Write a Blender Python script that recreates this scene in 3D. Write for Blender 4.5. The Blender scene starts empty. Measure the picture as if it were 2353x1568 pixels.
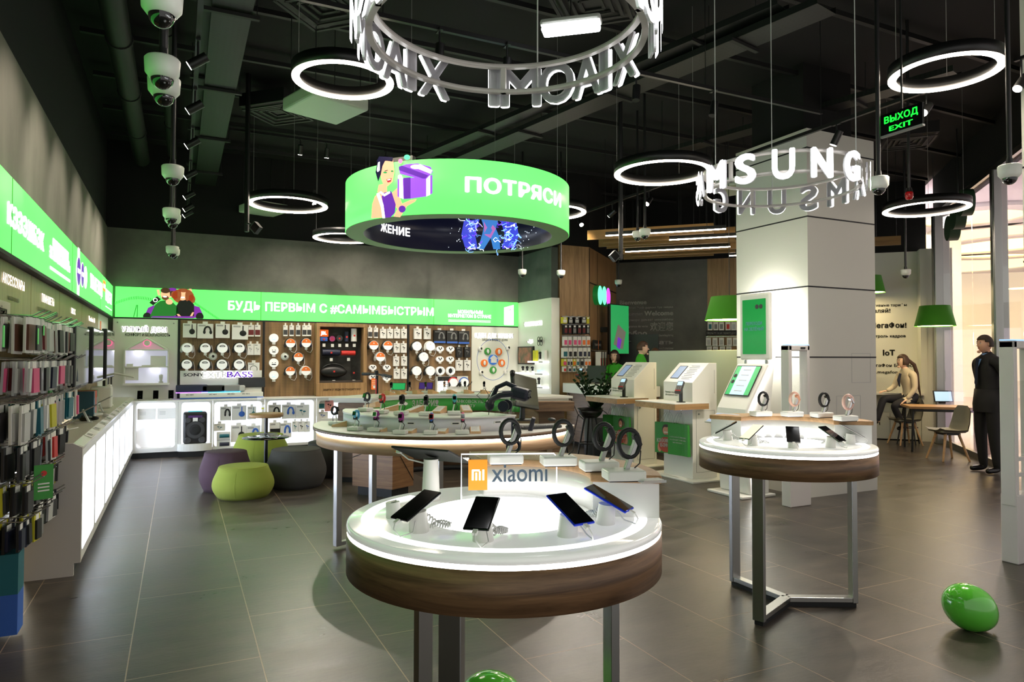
import bpy, bmesh, math, random
from mathutils import Vector, Matrix, Euler
D = bpy.data; S = bpy.context.scene; COL = S.collection
random.seed(7)
PI = math.pi; R = math.radians
# ---------------------------------------------------------------- camera, world, exposure
CAMZ = 1.55; FPX = 1588.0; YAW = 0.4490723; PIT = 0.0246102; ROL = 0.0016886
fw = Vector((math.sin(YAW)*math.cos(PIT), math.cos(YAW)*math.cos(PIT), math.sin(PIT)))
rt = Vector((math.cos(YAW), -math.sin(YAW), 0)); up = rt.cross(fw)
rt, up = rt*math.cos(ROL)+up*math.sin(ROL), up*math.cos(ROL)-rt*math.sin(ROL)
cd = D.cameras.new('camera'); cam = D.objects.new('camera', cd); COL.objects.link(cam)
cd.sensor_width = 36; cd.lens = 36*FPX/2353; cd.clip_end = 200
cam.matrix_world = Matrix(((rt.x, up.x, -fw.x, 0), (rt.y, up.y, -fw.y, 0), (rt.z, up.z, -fw.z, CAMZ), (0, 0, 0, 1)))
S.camera = cam
vs = S.view_settings; vs.view_transform = 'Standard'; vs.look = 'None'; vs.exposure = 0.12; vs.gamma = 1; vs.use_curve_mapping = False
wd = D.worlds.new('World'); S.world = wd; wd.use_nodes = True
wd.node_tree.nodes['Background'].inputs[0].default_value = (1, .97, .93, 1)
wd.node_tree.nodes['Background'].inputs[1].default_value = .72
S.cycles.max_bounces = 6; S.cycles.diffuse_bounces = 3; S.cycles.glossy_bounces = 3; S.cycles.transmission_bounces = 5
S.cycles.transparent_max_bounces = 10; S.cycles.caustics_reflective = False; S.cycles.caustics_refractive = False
S.cycles.sample_clamp_indirect = 4

def spot(name, loc, to, power, deg=40, col=(1, .93, .82), size=.04, blend=.5, parent=None):
    l = D.lights.new(name, 'SPOT'); l.energy = power; l.spot_size = R(deg); l.spot_blend = blend; l.color = col; l.shadow_soft_size = size
    o = D.objects.new(name, l); COL.objects.link(o); o.location = loc
    o.rotation_euler = (Vector(to)-Vector(loc)).to_track_quat('-Z', 'Y').to_euler()
    if parent: o.parent = parent
    return o
# ---------------------------------------------------------------- picture ray -> place
CP = Vector((0, 0, CAMZ))
def ray(px, py): return fw+rt*((px-1176.5)/FPX)-up*((py-784)/FPX)
def PF(px, py, z=0.0):
    d = ray(px, py); return CP+d*((z-CAMZ)/d.z)
def PD(px, py, dep): return CP+ray(px, py)*dep
class Wall:
    def __init__(s, O, ux):
        s.O = Vector(O); s.u = Vector(ux).normalized(); s.n = s.u.cross(Vector((0, 0, 1)))
        s.M = Matrix(((s.u.x, 0, s.n.x, s.O.x), (s.u.y, 0, s.n.y, s.O.y), (0, 1, 0, s.O.z), (0, 0, 0, 1)))
    def hit(s, px, py, w=0):
        d = ray(px, py); o = s.O+s.n*w; return CP+d*((o-CP).dot(s.n)/d.dot(s.n))
    def uv(s, px, py, w=0):
        p = s.hit(px, py, w)-s.O; return p.dot(s.u), p.z
    def at(s, u, v, w=0): return s.M @ Matrix.Translation((u, v, w))
    def rect(s, x0, y0, x1, y1, w=0):
        a = s.uv(x0, y0, w); b = s.uv(x1, y1, w)
        return (a[0]+b[0])/2, (a[1]+b[1])/2, abs(b[0]-a[0]), abs(b[1]-a[1])
# ---------------------------------------------------------------- mesh builder
class MB:
    def __init__(s): s.v = []; s.f = []; s.mi = []; s.sm = []; s.M = None
    def add(s, vs, fs, m=0, sm=False):
        b = len(s.v)
        for v in vs:
            v = Vector(v); s.v.append(s.M @ v if s.M else v)
        for f in fs: s.f.append([i+b for i in f]); s.mi.append(m); s.sm.append(sm)
        return s
    def box(s, c, d, m=0, rot=None):
        x, y, z = d[0]/2, d[1]/2, d[2]/2; c = Vector(c)
        vs = [Vector(p) for p in ((-x,-y,-z),(x,-y,-z),(x,y,-z),(-x,y,-z),(-x,-y,z),(x,-y,z),(x,y,z),(-x,y,z))]
        if rot: q = Euler(rot).to_matrix(); vs = [q @ v for v in vs]
        return s.add([v+c for v in vs], [(0,3,2,1),(4,5,6,7),(0,1,5,4),(1,2,6,5),(2,3,7,6),(3,0,4,7)], m)
    def cyl(s, a, b, r0, r1=None, n=16, m=0, sm=True, cap=True, mc=None):
        a = Vector(a); b = Vector(b); r1 = r0 if r1 is None else r1; d = (b-a).normalized()
        e = d.orthogonal().normalized(); g = d.cross(e); vs = []
        for k in range(n):
            t = 2*PI*k/n; q = e*math.cos(t)+g*math.sin(t); vs += [a+q*r0, b+q*r1]
        s.add(vs, [(2*k, 2*((k+1) % n), 2*((k+1) % n)+1, 2*k+1) for k in range(n)], m, sm)
        if cap:
            mc = m if mc is None else mc
            s.add([vs[2*k] for k in range(n)], [list(range(n))[::-1]], mc); s.add([vs[2*k+1] for k in range(n)], [list(range(n))], mc)
        return s
    def lathe(s, prof, n=32, m=0, c=(0, 0, 0), sm=True, mm=None):
        c = Vector(c); L = len(prof); vs = []; fs = []
        for k in range(n):
            t = 2*PI*k/n
            for r, z in prof: vs.append(c+Vector((r*math.cos(t), r*math.sin(t), z)))
        b = len(s.v); s.add(vs, [], m)
        for k in range(n):
            k2 = (k+1) % n
            for i in range(L-1):
                f = [k*L+i, k2*L+i, k2*L+i+1, k*L+i+1]
                if prof[i][0] < 1e-6: f = [f[0], f[2], f[3]]
                elif prof[i+1][0] < 1e-6: f = f[:3]
                s.f.append([j+b for j in f]); s.mi.append(mm[i] if mm else m); s.sm.append(sm)
        return s
    def tube(s, pts, r, n=8, m=0, closed=False, cap=True):
        pts = [Vector(p) for p in pts]; N = len(pts); vs = []; prev = None
        for i, p in enumerate(pts):
            if closed: d = pts[(i+1) % N]-pts[i-1]
            else: d = pts[min(i+1, N-1)]-pts[max(i-1, 0)]
            d.normalize()
            if prev is None: e = d.orthogonal().normalized()
            else:
                e = prev-d*prev.dot(d)
                e = e.normalized() if e.length > 1e-6 else d.orthogonal().normalized()
            prev = e; g = d.cross(e); rr = r[i] if isinstance(r, (list, tuple)) else r
            for k in range(n):
                t = 2*PI*k/n; vs.append(p+(e*math.cos(t)+g*math.sin(t))*rr)
        fs = []
        for i in range(N if closed else N-1):
            j = (i+1) % N
            for k in range(n): fs.append((i*n+k, i*n+(k+1) % n, j*n+(k+1) % n, j*n+k))
        s.add(vs, fs, m, True)
        if cap and not closed:
            s.add(vs[:n], [list(range(n))[::-1]], m); s.add(vs[-n:], [list(range(n))], m)
        return s
    def prism(s, poly, z0, z1, m=0, mt=None):
        n = len(poly); vs = [(p[0], p[1], z0) for p in poly]+[(p[0], p[1], z1) for p in poly]
        s.add(vs, [(i, (i+1) % n, n+(i+1) % n, n+i) for i in range(n)]+[list(range(n))[::-1]], m)
        return s.add(vs[n:], [list(range(n))], m if mt is None else mt)
    def band(s, c, r0, r1, a0, a1, z0, z1, n=32, m=0, mt=None, mo=None, mi=None, ends=True):
        mt = m if mt is None else mt; mo = m if mo is None else mo; mi = m if mi is None else mi; vs = []
        full = abs(a1-a0-360) < 1e-6
        for k in range(n+1):
            t = R(a0+(a1-a0)*k/n); x, y = math.cos(t), math.sin(t)
            vs += [(c[0]+r0*x, c[1]+r0*y, z0), (c[0]+r1*x, c[1]+r1*y, z0), (c[0]+r1*x, c[1]+r1*y, z1), (c[0]+r0*x, c[1]+r0*y, z1)]
        b = len(s.v); s.add(vs, [], m)
        for k in range(n):
            i, j = 4*k+b, 4*k+4+b
            for f, q, w in (((i, j, j+1, i+1), m, False), ((i+1, j+1, j+2, i+2), mo, True), ((i+2, j+2, j+3, i+3), mt, False), ((i+3, j+3, j, i), mi, True)):
                s.f.append(list(f)); s.mi.append(q); s.sm.append(w)
        if ends and not full: s.f += [[b, b+1, b+2, b+3], [b+4*n+3, b+4*n+2, b+4*n+1, b+4*n]]; s.mi += [m, m]; s.sm += [False, False]
        return s
    def ball(s, c, r, n=16, m=0, q=None):
        r = (r, r, r) if not isinstance(r, (tuple, list)) else r; h = n//2; c = Vector(c); vs = []; fs = []
        vs.append(Vector((0, 0, -r[2])))
        for i in range(1, h):
            a = -PI/2+PI*i/h
            for k in range(n):
                t = 2*PI*k/n; vs.append(Vector((r[0]*math.cos(a)*math.cos(t), r[1]*math.cos(a)*math.sin(t), r[2]*math.sin(a))))
        vs.append(Vector((0, 0, r[2]))); T = len(vs)-1
        for k in range(n):
            k2 = (k+1) % n; fs.append((0, 1+k2, 1+k)); fs.append((T, T-n+k, T-n+k2))
            for i in range(h-2): fs.append((1+i*n+k, 1+i*n+k2, 1+(i+1)*n+k2, 1+(i+1)*n+k))
        if q: vs = [q @ v for v in vs]
        return s.add([v+c for v in vs], fs, m, True)
    def disc(s, c, r, n=24, m=0, z=0, ry=None):
        ry = ry or r
        return s.add([(c[0]+r*math.cos(2*PI*k/n), c[1]+ry*math.sin(2*PI*k/n), z) for k in range(n)], [list(range(n))], m)
    def poly(s, pts, z=0, m=0):
        return s.add([(p[0], p[1], z) for p in pts], [list(range(len(pts)))], m)
    def quad(s, a, b, c, d, m=0): return s.add([a, b, c, d], [(0, 1, 2, 3)], m)
    def mesh(s, me, M, m=0):
        return s.add([M @ v.co for v in me.vertices], [tuple(p.vertices) for p in me.polygons], m)
    def text(s, txt, x, y, h, z=.002, off=0.0, ext=0.0, m=0, al='l', w=None, M=None, line=1.0):
        # h = cap height; w = width to fit to; lies in the local xy plane
        me = text_mesh(txt, off, ext)
        xs = [v.co.x for v in me.vertices]
        if not xs: return s
        x0, x1 = min(xs), max(xs); k = h/.72; kx = k if w is None else w/(x1-x0)
        tw = (x1-x0)*kx; sx = {'l': 0, 'c': -tw/2, 'r': -tw}[al]
        T = Matrix.Translation((x+sx-x0*kx, y, z)) @ Matrix.Diagonal((kx, k, k, 1))
        return s.mesh(me, (M or Matrix()) @ T, m)
    def build(s, name, mats, parent=None, label=None, bev=0, seg=2, M=None, auto=None):
        me = D.meshes.new(name); me.from_pydata([tuple(v) for v in s.v], [], s.f)
        mats = mats if isinstance(mats, (list, tuple)) else [mats]
        for q in mats: me.materials.append(q)
        me.polygons.foreach_set('material_index', s.mi); me.polygons.foreach_set('use_smooth', s.sm); me.update()
        o = D.objects.new(name, me); COL.objects.link(o)
        if parent: o.parent = parent
        if M is not None: o.matrix_basis = M
        if label: o['label'] = label
        if bev:
            b = o.modifiers.new('bevel', 'BEVEL'); b.width = bev; b.segments = seg; b.limit_method = 'ANGLE'; b.angle_limit = R(50); b.harden_normals = False
        return o
TM = {}
def text_mesh(txt, off, ext):
    # letters are emboldened by laying slightly shifted copies over each other
    k = (txt, off, ext)
    if k in TM: return TM[k]
    c = D.curves.new('t', 'FONT'); c.body = txt; c.size = 1; c.extrude = ext; c.resolution_u = 2 if len(txt) > 12 else 4
    if off: c.space_character = 1+off*1.6
    o = D.objects.new('t', c); COL.objects.link(o); dg = bpy.context.evaluated_depsgraph_get()
    me = D.meshes.new_from_object(o.evaluated_get(dg)); D.objects.remove(o); D.curves.remove(c)
    if off:
        vs = [v.co.copy() for v in me.vertices]; fs = [tuple(p.vertices) for p in me.polygons]; V = []; Fc = []
        for i in range(8):
            d = Vector((off*math.cos(i*PI/4), off*.75*math.sin(i*PI/4), 0)); b = len(V); V += [v+d for v in vs]; Fc += [[j+b for j in f] for f in fs]
        me = D.meshes.new('t'); me.from_pydata([tuple(v) for v in V], [], Fc)
    TM[k] = me
    return me
def tag(o, label, cat, group=None):
    o['label'] = label; o['category'] = cat
    if group: o['group'] = group
    return o
def thing(name, label, cat, loc=(0, 0, 0), rz=0, group=None, M=None):
    o = D.objects.new(name, None); o.empty_display_size = .05; COL.objects.link(o)
    if M is not None: o.matrix_basis = M
    else: o.location = loc; o.rotation_euler = (0, 0, rz)
    return tag(o, label, cat, group)
def struct(o): o['kind'] = 'structure'; return o
def dup(root, label=None, loc=None, rz=None, M=None, group=None):
    def cp(o, p):
        c = o.copy(); COL.objects.link(c)
        if p: c.parent = p
        for ch in o.children: cp(ch, c)
        return c
    r = cp(root, None)
    if M is not None: r.matrix_basis = M
    if loc is not None: r.location = loc
    if rz is not None: r.rotation_euler = (0, 0, rz)
    if label: r['label'] = label
    if group: r['group'] = group
    return r
ORD = ['first', 'second', 'third', 'fourth', 'fifth', 'sixth', 'seventh', 'eighth', 'ninth', 'tenth', 'eleventh', 'twelfth', 'thirteenth', 'fourteenth', 'fifteenth', 'sixteenth', 'seventeenth', 'eighteenth', 'nineteenth', 'twentieth']
# ---------------------------------------------------------------- materials
def lin(c): return tuple(((x/255)/12.92 if x/255 <= .04045 else ((x/255+.055)/1.055)**2.4) for x in c[:3])+(1,)
MT = {}
def mat(name, col, rough=.5, metal=0, es=0, ecol=None, trans=0, alpha=1, coat=0, spec=.5, noise=0):
    if name in MT: return MT[name]
    m = D.materials.new(name); m.use_nodes = True; nt = m.node_tree; b = nt.nodes['Principled BSDF']; MT[name] = m
    b.inputs['Base Color'].default_value = lin(col); b.inputs['Roughness'].default_value = rough; b.inputs['Metallic'].default_value = metal
    b.inputs['Specular IOR Level'].default_value = spec
    if es: b.inputs['Emission Color'].default_value = lin(ecol or col); b.inputs['Emission Strength'].default_value = es
    if trans: b.inputs['Transmission Weight'].default_value = trans
    if alpha < 1: b.inputs['Alpha'].default_value = alpha
    if coat: b.inputs['Coat Weight'].default_value = coat; b.inputs['Coat Roughness'].default_value = .06
    if noise:
        tc = nt.nodes.new('ShaderNodeTexCoord'); n = nt.nodes.new('ShaderNodeTexNoise'); n.inputs['Scale'].default_value = noise; n.inputs['Detail'].default_value = 6
        bp = nt.nodes.new('ShaderNodeBump'); bp.inputs['Strength'].default_value = .25; bp.inputs['Distance'].default_value = .002
        nt.links.new(tc.outputs['Object'], n.inputs['Vector']); nt.links.new(n.outputs['Fac'], bp.inputs['Height']); nt.links.new(bp.outputs[0], b.inputs['Normal'])
    return m
def nodes(name, rough=.5):
    m = D.materials.new(name); m.use_nodes = True; MT[name] = m
    return m, m.node_tree, m.node_tree.nodes['Principled BSDF'], m.node_tree.nodes.new, m.node_tree.links.new
def wood(name, c1, c2, axis=2, sc=1.0, rough=.45, seam=0):
    m, nt, b, N, L = nodes(name); b.inputs['Roughness'].default_value = rough
    tc = N('ShaderNodeTexCoord'); mp = N('ShaderNodeMapping'); s = [14*sc, 14*sc, 14*sc]
    if axis == 3: s = [1.1*sc, 1.1*sc, 20*sc]
    else: s[axis] = .9*sc
    mp.inputs['Scale'].default_value = s; L(tc.outputs['Object'], mp.inputs[0])
    n = N('ShaderNodeTexNoise'); n.inputs['Scale'].default_value = 1.6; n.inputs['Detail'].default_value = 8; n.inputs['Roughness'].default_value = .65; n.inputs['Distortion'].default_value = .8
    L(mp.outputs[0], n.inputs['Vector'])
    r = N('ShaderNodeValToRGB'); r.color_ramp.elements[0].position = .3; r.color_ramp.elements[0].color = lin(c1); r.color_ramp.elements[1].position = .68; r.color_ramp.elements[1].color = lin(c2)
    L(n.outputs['Fac'], r.inputs[0]); L(r.outputs[0], b.inputs['Base Color'])
    bp = N('ShaderNodeBump'); bp.inputs['Strength'].default_value = .15; bp.inputs['Distance'].default_value = .002; L(n.outputs['Fac'], bp.inputs['Height']); L(bp.outputs[0], b.inputs['Normal'])
    return m
def mottled(name, c1, c2, sc=2.0, rough=.8, stretch=(1, 1, 1), det=8):
    m, nt, b, N, L = nodes(name); b.inputs['Roughness'].default_value = rough
    tc = N('ShaderNodeTexCoord'); mp = N('ShaderNodeMapping'); mp.inputs['Scale'].default_value = stretch; L(tc.outputs['Object'], mp.inputs[0])
    n = N('ShaderNodeTexNoise'); n.inputs['Scale'].default_value = sc; n.inputs['Detail'].default_value = det; n.inputs['Roughness'].default_value = .6; L(mp.outputs[0], n.inputs['Vector'])
    r = N('ShaderNodeValToRGB'); r.color_ramp.elements[0].position = .35; r.color_ramp.elements[0].color = lin(c1); r.color_ramp.elements[1].position = .7; r.color_ramp.elements[1].color = lin(c2)
    L(n.outputs['Fac'], r.inputs[0]); L(r.outputs[0], b.inputs['Base Color'])
    return m
def holes(name, base, hole, pitch, rad, ax=(0, 1), rough=.5, es=0):
    # perforated board: round dark holes on a square grid of the object's own coordinates; base = material maker args or colour
    m, nt, b, N, L = nodes(name); b.inputs['Roughness'].default_value = rough
    tc = N('ShaderNodeTexCoord'); sp = N('ShaderNodeSeparateXYZ'); L(tc.outputs['Object'], sp.inputs[0])
    def mth(op, a, bb=None):
        q = N('ShaderNodeMath'); q.operation = op
        for i, x in enumerate((a, bb)):
            if x is None: continue
            if isinstance(x, (int, float)): q.inputs[i].default_value = x
            else: L(x, q.inputs[i])
        return q.outputs[0]
    ds = []
    for a in ax:
        f = mth('FRACT', mth('DIVIDE', sp.outputs[a], pitch)); f = mth('SUBTRACT', f, .5); ds.append(mth('MULTIPLY', f, f))
    d = mth('LESS_THAN', mth('ADD', ds[0], ds[1]), (rad/pitch)**2)
    mx = N('ShaderNodeMix'); mx.data_type = 'RGBA'; L(d, mx.inputs['Factor']); mx.inputs['A'].default_value = lin(base); mx.inputs['B'].default_value = lin(hole)
    if not es:
        mp = N('ShaderNodeMapping'); s = [10, 10, 10]; s[ax[1]] = .8; mp.inputs['Scale'].default_value = s; L(tc.outputs['Object'], mp.inputs[0])
        n = N('ShaderNodeTexNoise'); n.inputs['Scale'].default_value = 1.5; n.inputs['Detail'].default_value = 7; L(mp.outputs[0], n.inputs['Vector'])
        r = N('ShaderNodeValToRGB'); r.color_ramp.elements[0].position = .3; r.color_ramp.elements[0].color = lin([c*.72 for c in base]); r.color_ramp.elements[1].position = .7; r.color_ramp.elements[1].color = lin(base)
        L(n.outputs['Fac'], r.inputs[0]); L(r.outputs[0], mx.inputs['A'])
    L(mx.outputs['Result'], b.inputs['Base Color'])
    if es: L(mx.outputs['Result'], b.inputs['Emission Color']); b.inputs['Emission Strength'].default_value = es
    return m
def floor_mat():
    m, nt, b, N, L = nodes('floor_tile')
    tc = N('ShaderNodeTexCoord'); sp = N('ShaderNodeSeparateXYZ'); L(tc.outputs['Object'], sp.inputs[0]); cb = N('ShaderNodeCombineXYZ')
    for i, (o, k) in enumerate(((1, -.118+.618), (0, .213))):
        a = N('ShaderNodeMath'); a.operation = 'ADD'; L(sp.outputs[o], a.inputs[0]); a.inputs[1].default_value = k; L(a.outputs[0], cb.inputs[i])
    br = N('ShaderNodeTexBrick'); L(cb.outputs[0], br.inputs['Vector']); br.offset = .5; br.offset_frequency = 2
    for k, v in (('Scale', 1), ('Mortar Size', .0035), ('Mortar Smooth', .3), ('Brick Width', 1.236), ('Row Height', .612), ('Bias', 0)): br.inputs[k].default_value = v
    mp = N('ShaderNodeMapping'); mp.inputs['Scale'].default_value = (.55, 1.6, 1); mp.inputs['Rotation'].default_value = (0, 0, -.25); L(tc.outputs['Object'], mp.inputs[0])
    n = N('ShaderNodeTexNoise'); n.inputs['Scale'].default_value = 3.2; n.inputs['Detail'].default_value = 10; n.inputs['Roughness'].default_value = .68; L(mp.outputs[0], n.inputs['Vector'])
    r = N('ShaderNodeValToRGB'); e = r.color_ramp.elements; e[0].position = .32; e[0].color = lin((47, 41, 36)); e[1].position = .75; e[1].color = lin((92, 83, 73)); L(n.outputs['Fac'], r.inputs[0])
    mx = N('ShaderNodeMix'); mx.data_type = 'RGBA'; L(br.outputs['Fac'], mx.inputs['Factor']); L(r.outputs[0], mx.inputs['A']); mx.inputs['B'].default_value = lin((150, 128, 104)); L(mx.outputs['Result'], b.inputs['Base Color'])
    n2 = N('ShaderNodeTexNoise'); n2.inputs['Scale'].default_value = 26; n2.inputs['Detail'].default_value = 8; n2.inputs['Roughness'].default_value = .7; L(mp.outputs[0], n2.inputs['Vector'])
    mr = N('ShaderNodeMapRange'); mr.inputs['To Min'].default_value = .2; mr.inputs['To Max'].default_value = .42; L(n.outputs['Fac'], mr.inputs['Value']); L(mr.outputs[0], b.inputs['Roughness'])
    ad = N('ShaderNodeMath'); ad.operation = 'MULTIPLY_ADD'; L(br.outputs['Fac'], ad.inputs[0]); ad.inputs[1].default_value = -.6; L(n2.outputs['Fac'], ad.inputs[2])
    bp = N('ShaderNodeBump'); bp.inputs['Strength'].default_value = .35; bp.inputs['Distance'].default_value = .004; L(ad.outputs[0], bp.inputs['Height']); L(bp.outputs[0], b.inputs['Normal'])
    b.inputs['Specular IOR Level'].default_value = .5
    return m
M_floor = floor_mat()
M_white = mat('white_laminate', (232, 230, 224), .35); M_panel = mat('pale_panel', (226, 226, 214), .5); M_slab = mat('acrylic_slab_added_glow', (238, 238, 234), .15, coat=.4, es=.3); M_gloss = mat('white_gloss', (235, 234, 230), .15, coat=.4)  # slab emission is added to brighten the tabletops; light put into the material
M_black = mat('black_metal', (18, 18, 18), .4); M_ceil = mat('ceiling_black', (6, 6, 6), .9); M_duct = mat('duct_black', (14, 15, 14), .6); M_blk = mat('matte_black', (14, 14, 15), .6)
M_glossb = mat('glass_black', (8, 8, 10), .08, spec=.6); M_steel = mat('brushed_steel', (168, 168, 165), .32, 1); M_chrome = mat('chrome', (210, 210, 210), .15, 1)
M_conc = mottled('plaster_grey', (96, 93, 84), (122, 119, 108), 1.6, .85, (1, 1, .35)); M_concd = mottled('plaster_dark', (92, 92, 86), (122, 121, 113), 1.3, .85)
M_oak = wood('oak_vertical', (140, 106, 68), (190, 152, 106), 2); M_oaky = wood('oak_panel', (122, 98, 58), (164, 138, 88), 2)
M_wal = wood('walnut_apron', (72, 50, 33), (140, 106, 75), 3, 1.3); M_walv = wood('walnut_dark', (80, 58, 40), (126, 96, 68), 3); M_oakx = wood('oak_flat', (150, 112, 72), (190, 150, 104), 0, .7); M_ash = wood('ash_block', (205, 160, 112), (226, 186, 140), 1, 1.5)
M_peg = holes('pegboard_oak', (150, 116, 76), (52, 36, 22), .026, .0052, rough=.55)
M_green = mat('green_lightbox', (70, 255, 80), .4, es=1.0, ecol=(108, 255, 114)); M_glow = mat('white_glow', (255, 255, 255), .5, es=6); M_wtext = mat('lit_white_text', (255, 255, 255), .5, es=1.6)
M_tglow = mat('table_glow', (255, 255, 255), .4, es=2.4); M_rglow = mat('ring_glow', (255, 255, 255), .4, es=1.3); M_strip = mat('led_strip', (255, 252, 245), .5, es=11); M_ringw = mat('ring_diffuser', (255, 246, 230), .5, es=30, ecol=(255, 238, 216)); M_lamp = mat('lamp_lens', (255, 250, 240), .5, es=45, ecol=(255, 244, 228))
M_niche = holes('lit_pegboard', (236, 240, 255), (205, 212, 232), .024, .005, es=2.1); M_purple = mat('purple_print', (98, 40, 165), .4, es=.85); M_skinp = mat('skin_print', (240, 178, 140), .4, es=.85)
M_greend = mat('green_fabric', (72, 150, 32), .85); M_shirt = mat('green_shirt', (62, 175, 42), .8); M_orange = mat('orange', (240, 120, 40), .5); M_red = mat('red', (205, 45, 38), .5); M_blue = mat('blue', (52, 100, 190), .5)
M_lime = mat('lime_wool', (138, 150, 58), .95, noise=260); M_plum = mat('plum_wool', (74, 54, 66), .95, noise=260); M_grayw = mat('grey_wool', (72, 70, 68), .95, noise=260)
M_glass = mat('clear_glass', (245, 250, 248), .03, trans=1, alpha=.14, spec=.5); M_acr = mat('acrylic', (240, 246, 248), .06, trans=1, alpha=.12); M_frost = mat('frosted_screen', (176, 186, 168), .45)
M_grey = mat('mid_grey', (128, 128, 126), .5); M_ltg = mat('light_grey', (190, 190, 186), .5); M_paper = mat('paper_white', (236, 234, 228), .7); M_dgrey = mat('dark_grey', (56, 56, 58), .55); M_ink = mat('black_ink', (22, 22, 22), .6)
M_navy = mat('navy', (24, 30, 56), .5); M_teal = mat('teal', (20, 100, 112), .5); M_yel = mat('yellow_box', (206, 200, 40), .55); M_pink = mat('pink', (220, 80, 130), .5); M_brown = mat('brown_leather', (92, 50, 34), .6); M_maroon = mat('maroon_leather', (106, 30, 30), .6)
M_skin = mat('skin', (222, 170, 140), .55); M_hair = mat('brown_hair', (62, 42, 30), .55); M_cable = mat('white_cable', (225, 225, 222), .5); M_greens = mat('green_screen', (40, 165, 95), .3, es=.55, ecol=(36, 170, 92)); M_blues = mat('pale_blue_screen', (170, 205, 230), .3, es=.75)
M_gprint = mat('green_print', (60, 150, 60), .55); M_clear = mat('clear_blister', (236, 238, 240), .08, alpha=.4)
M_scr = mat('screen_bluegrey', (150, 170, 205), .2, es=.35)
mat('camera_white', (222, 224, 214), .4); mat('dim_screen', (40, 42, 48), .2, es=.2)
CEIL = 5.0
# ---------------------------------------------------------------- walls as frames
WL = Wall((-1.0, 0, 0), (0, 1, 0)); WLS = Wall((-.945, 0, 0), (0, 1, 0)); WB = Wall((0, 12.45, 0), (1, 0, 0))
WR = Wall((6.14, 0, 0), (0, -1, 0)); WW = Wall((0, 11.1, 0), (1, 0, 0)); WD = Wall((8.66, 12.69, 0), (1, -1, 0)); WF = Wall((12.85, 8.25, 0), (-1, -1, 0))
WA = Wall((6.97, 11.1, 0), (1.69, 1.58, 0))
M_oak1 = wood('oak_wall_sheet', (128, 96, 58), (172, 136, 92), 1); M_oakl = wood('oak_left_sheet', (126, 106, 60), (158, 136, 84), 1, 1.6)
def slab(name, pts, z0, z1, m, bev=0):
    return struct(MB().prism(pts, z0, z1).build(name, m))
def wallseg(name, a, b, t, z0, z1, m):
    a = Vector(a); b = Vector(b); d = (b-a).normalized(); n = Vector((-d.y, d.x))*t
    return slab(name, [a, b, b+n, a+n], z0, z1, m)
# floor / ceiling
slab('floor', [(-1.2, -2.5), (2.1, -2.5), (14, 9.4), (14, 14), (-1.2, 14)], -.1, 0, M_floor)
slab('floor_mall', [(2.1, -2.5), (40, -2.5), (40, 40), (14, 40), (14, 9.4)], -.1, 0, mat('mall_floor', (214, 196, 188), .2))
slab('ceiling', [(-1.2, -1.5), (3.1, -1.5), (14, 9.4), (14, 14), (-1.2, 14)], 5.0, 5.1, M_ceil)
slab('ceiling_mall', [(3.1, -1.5), (40, -1.5), (40, 40), (14, 40), (14, 9.4)], 5.0, 5.1, mat('mall_ceiling', (226, 214, 224), .8))
slab('wall_left', [(-1.035, 0), (-1.035, 12.65), (-1.2, 12.65), (-1.2, 0)], 0, 3.6, M_conc)
slab('wall_left_upper', [(-1.06, 0), (-1.06, 12.65), (-1.2, 12.65), (-1.2, 0)], 3.6, 5, M_ceil)
slab('wall_back', [(-1.035, 12.5), (6.3, 12.5), (6.3, 12.65), (-1.035, 12.65)], 0, 3.6, M_concd)
slab('wall_back_upper', [(-1.06, 12.52), (6.3, 12.52), (6.3, 12.65), (-1.06, 12.65)], 3.6, 5, M_ceil)
slab('wall_right', [(6.16, 11.12), (6.3, 11.12), (6.3, 12.5), (6.16, 12.5)], 0, 3.6, mottled('plaster_green', (70, 80, 74), (96, 104, 96), 1.3, .85))
slab('wall_right_upper', [(6.18, 11.12), (6.3, 11.12), (6.3, 12.5), (6.18, 12.5)], 3.6, 5, M_ceil)
o = MB().prism([(6.33, 11.1), (6.96, 11.1), (6.96, 11.25), (6.33, 11.25)], 0, 3.65).build('wall_oak_front', M_oak); struct(o)
wallseg('wall_oak_angled', (6.97, 11.1), (8.66, 12.69), .12, 0, 3.65, M_oak)
a, b, c, d = (8.66, 12.69), (10.03, 11.32), (10.95, 10.4), (12.78, 8.57)
wallseg('wall_greeting', a, b, .12, 0, 3.65, M_concd); wallseg('wall_oak_diagonal', b, c, .12, 0, 3.65, M_oak); wallseg('wall_white_diagonal', c, d, .12, 0, 3.62, M_panel)
wallseg('wall_white_jog', (12.78, 8.57), (12.56, 8.36), .1, 0, 3.62, M_panel); wallseg('wall_white_return', (12.56, 8.36), (12.95, 8.0), .1, 0, 3.62, M_panel)
wallseg('wall_front_upper', (6.3, 11.12), (6.97, 11.12), .1, 3.65, 5, M_ceil); wallseg('wall_angled_upper', (6.98, 11.12), (8.66, 12.7), .1, 3.65, 5, M_ceil); wallseg('wall_diagonal_upper', (8.66, 12.7), (12.9, 8.46), .1, 3.62, 5, M_ceil)
# dark seams of the oak cladding
q = MB()
for u0, v0, u1, v1 in ((0, 2.98, .62, 2.98), (1.42, 2.98, 2.3, 2.98)): q.box(((u0+u1)/2, v0, 0), (u1-u0, .022, .004))
q.box((.62, 1.83, 0), (.012, 3.6, .004)); q.box((.006, 1.83, 0), (.02, 3.6, .006))
struct(q.build('trim_1', M_blk, M=WA.M.copy()))
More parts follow.
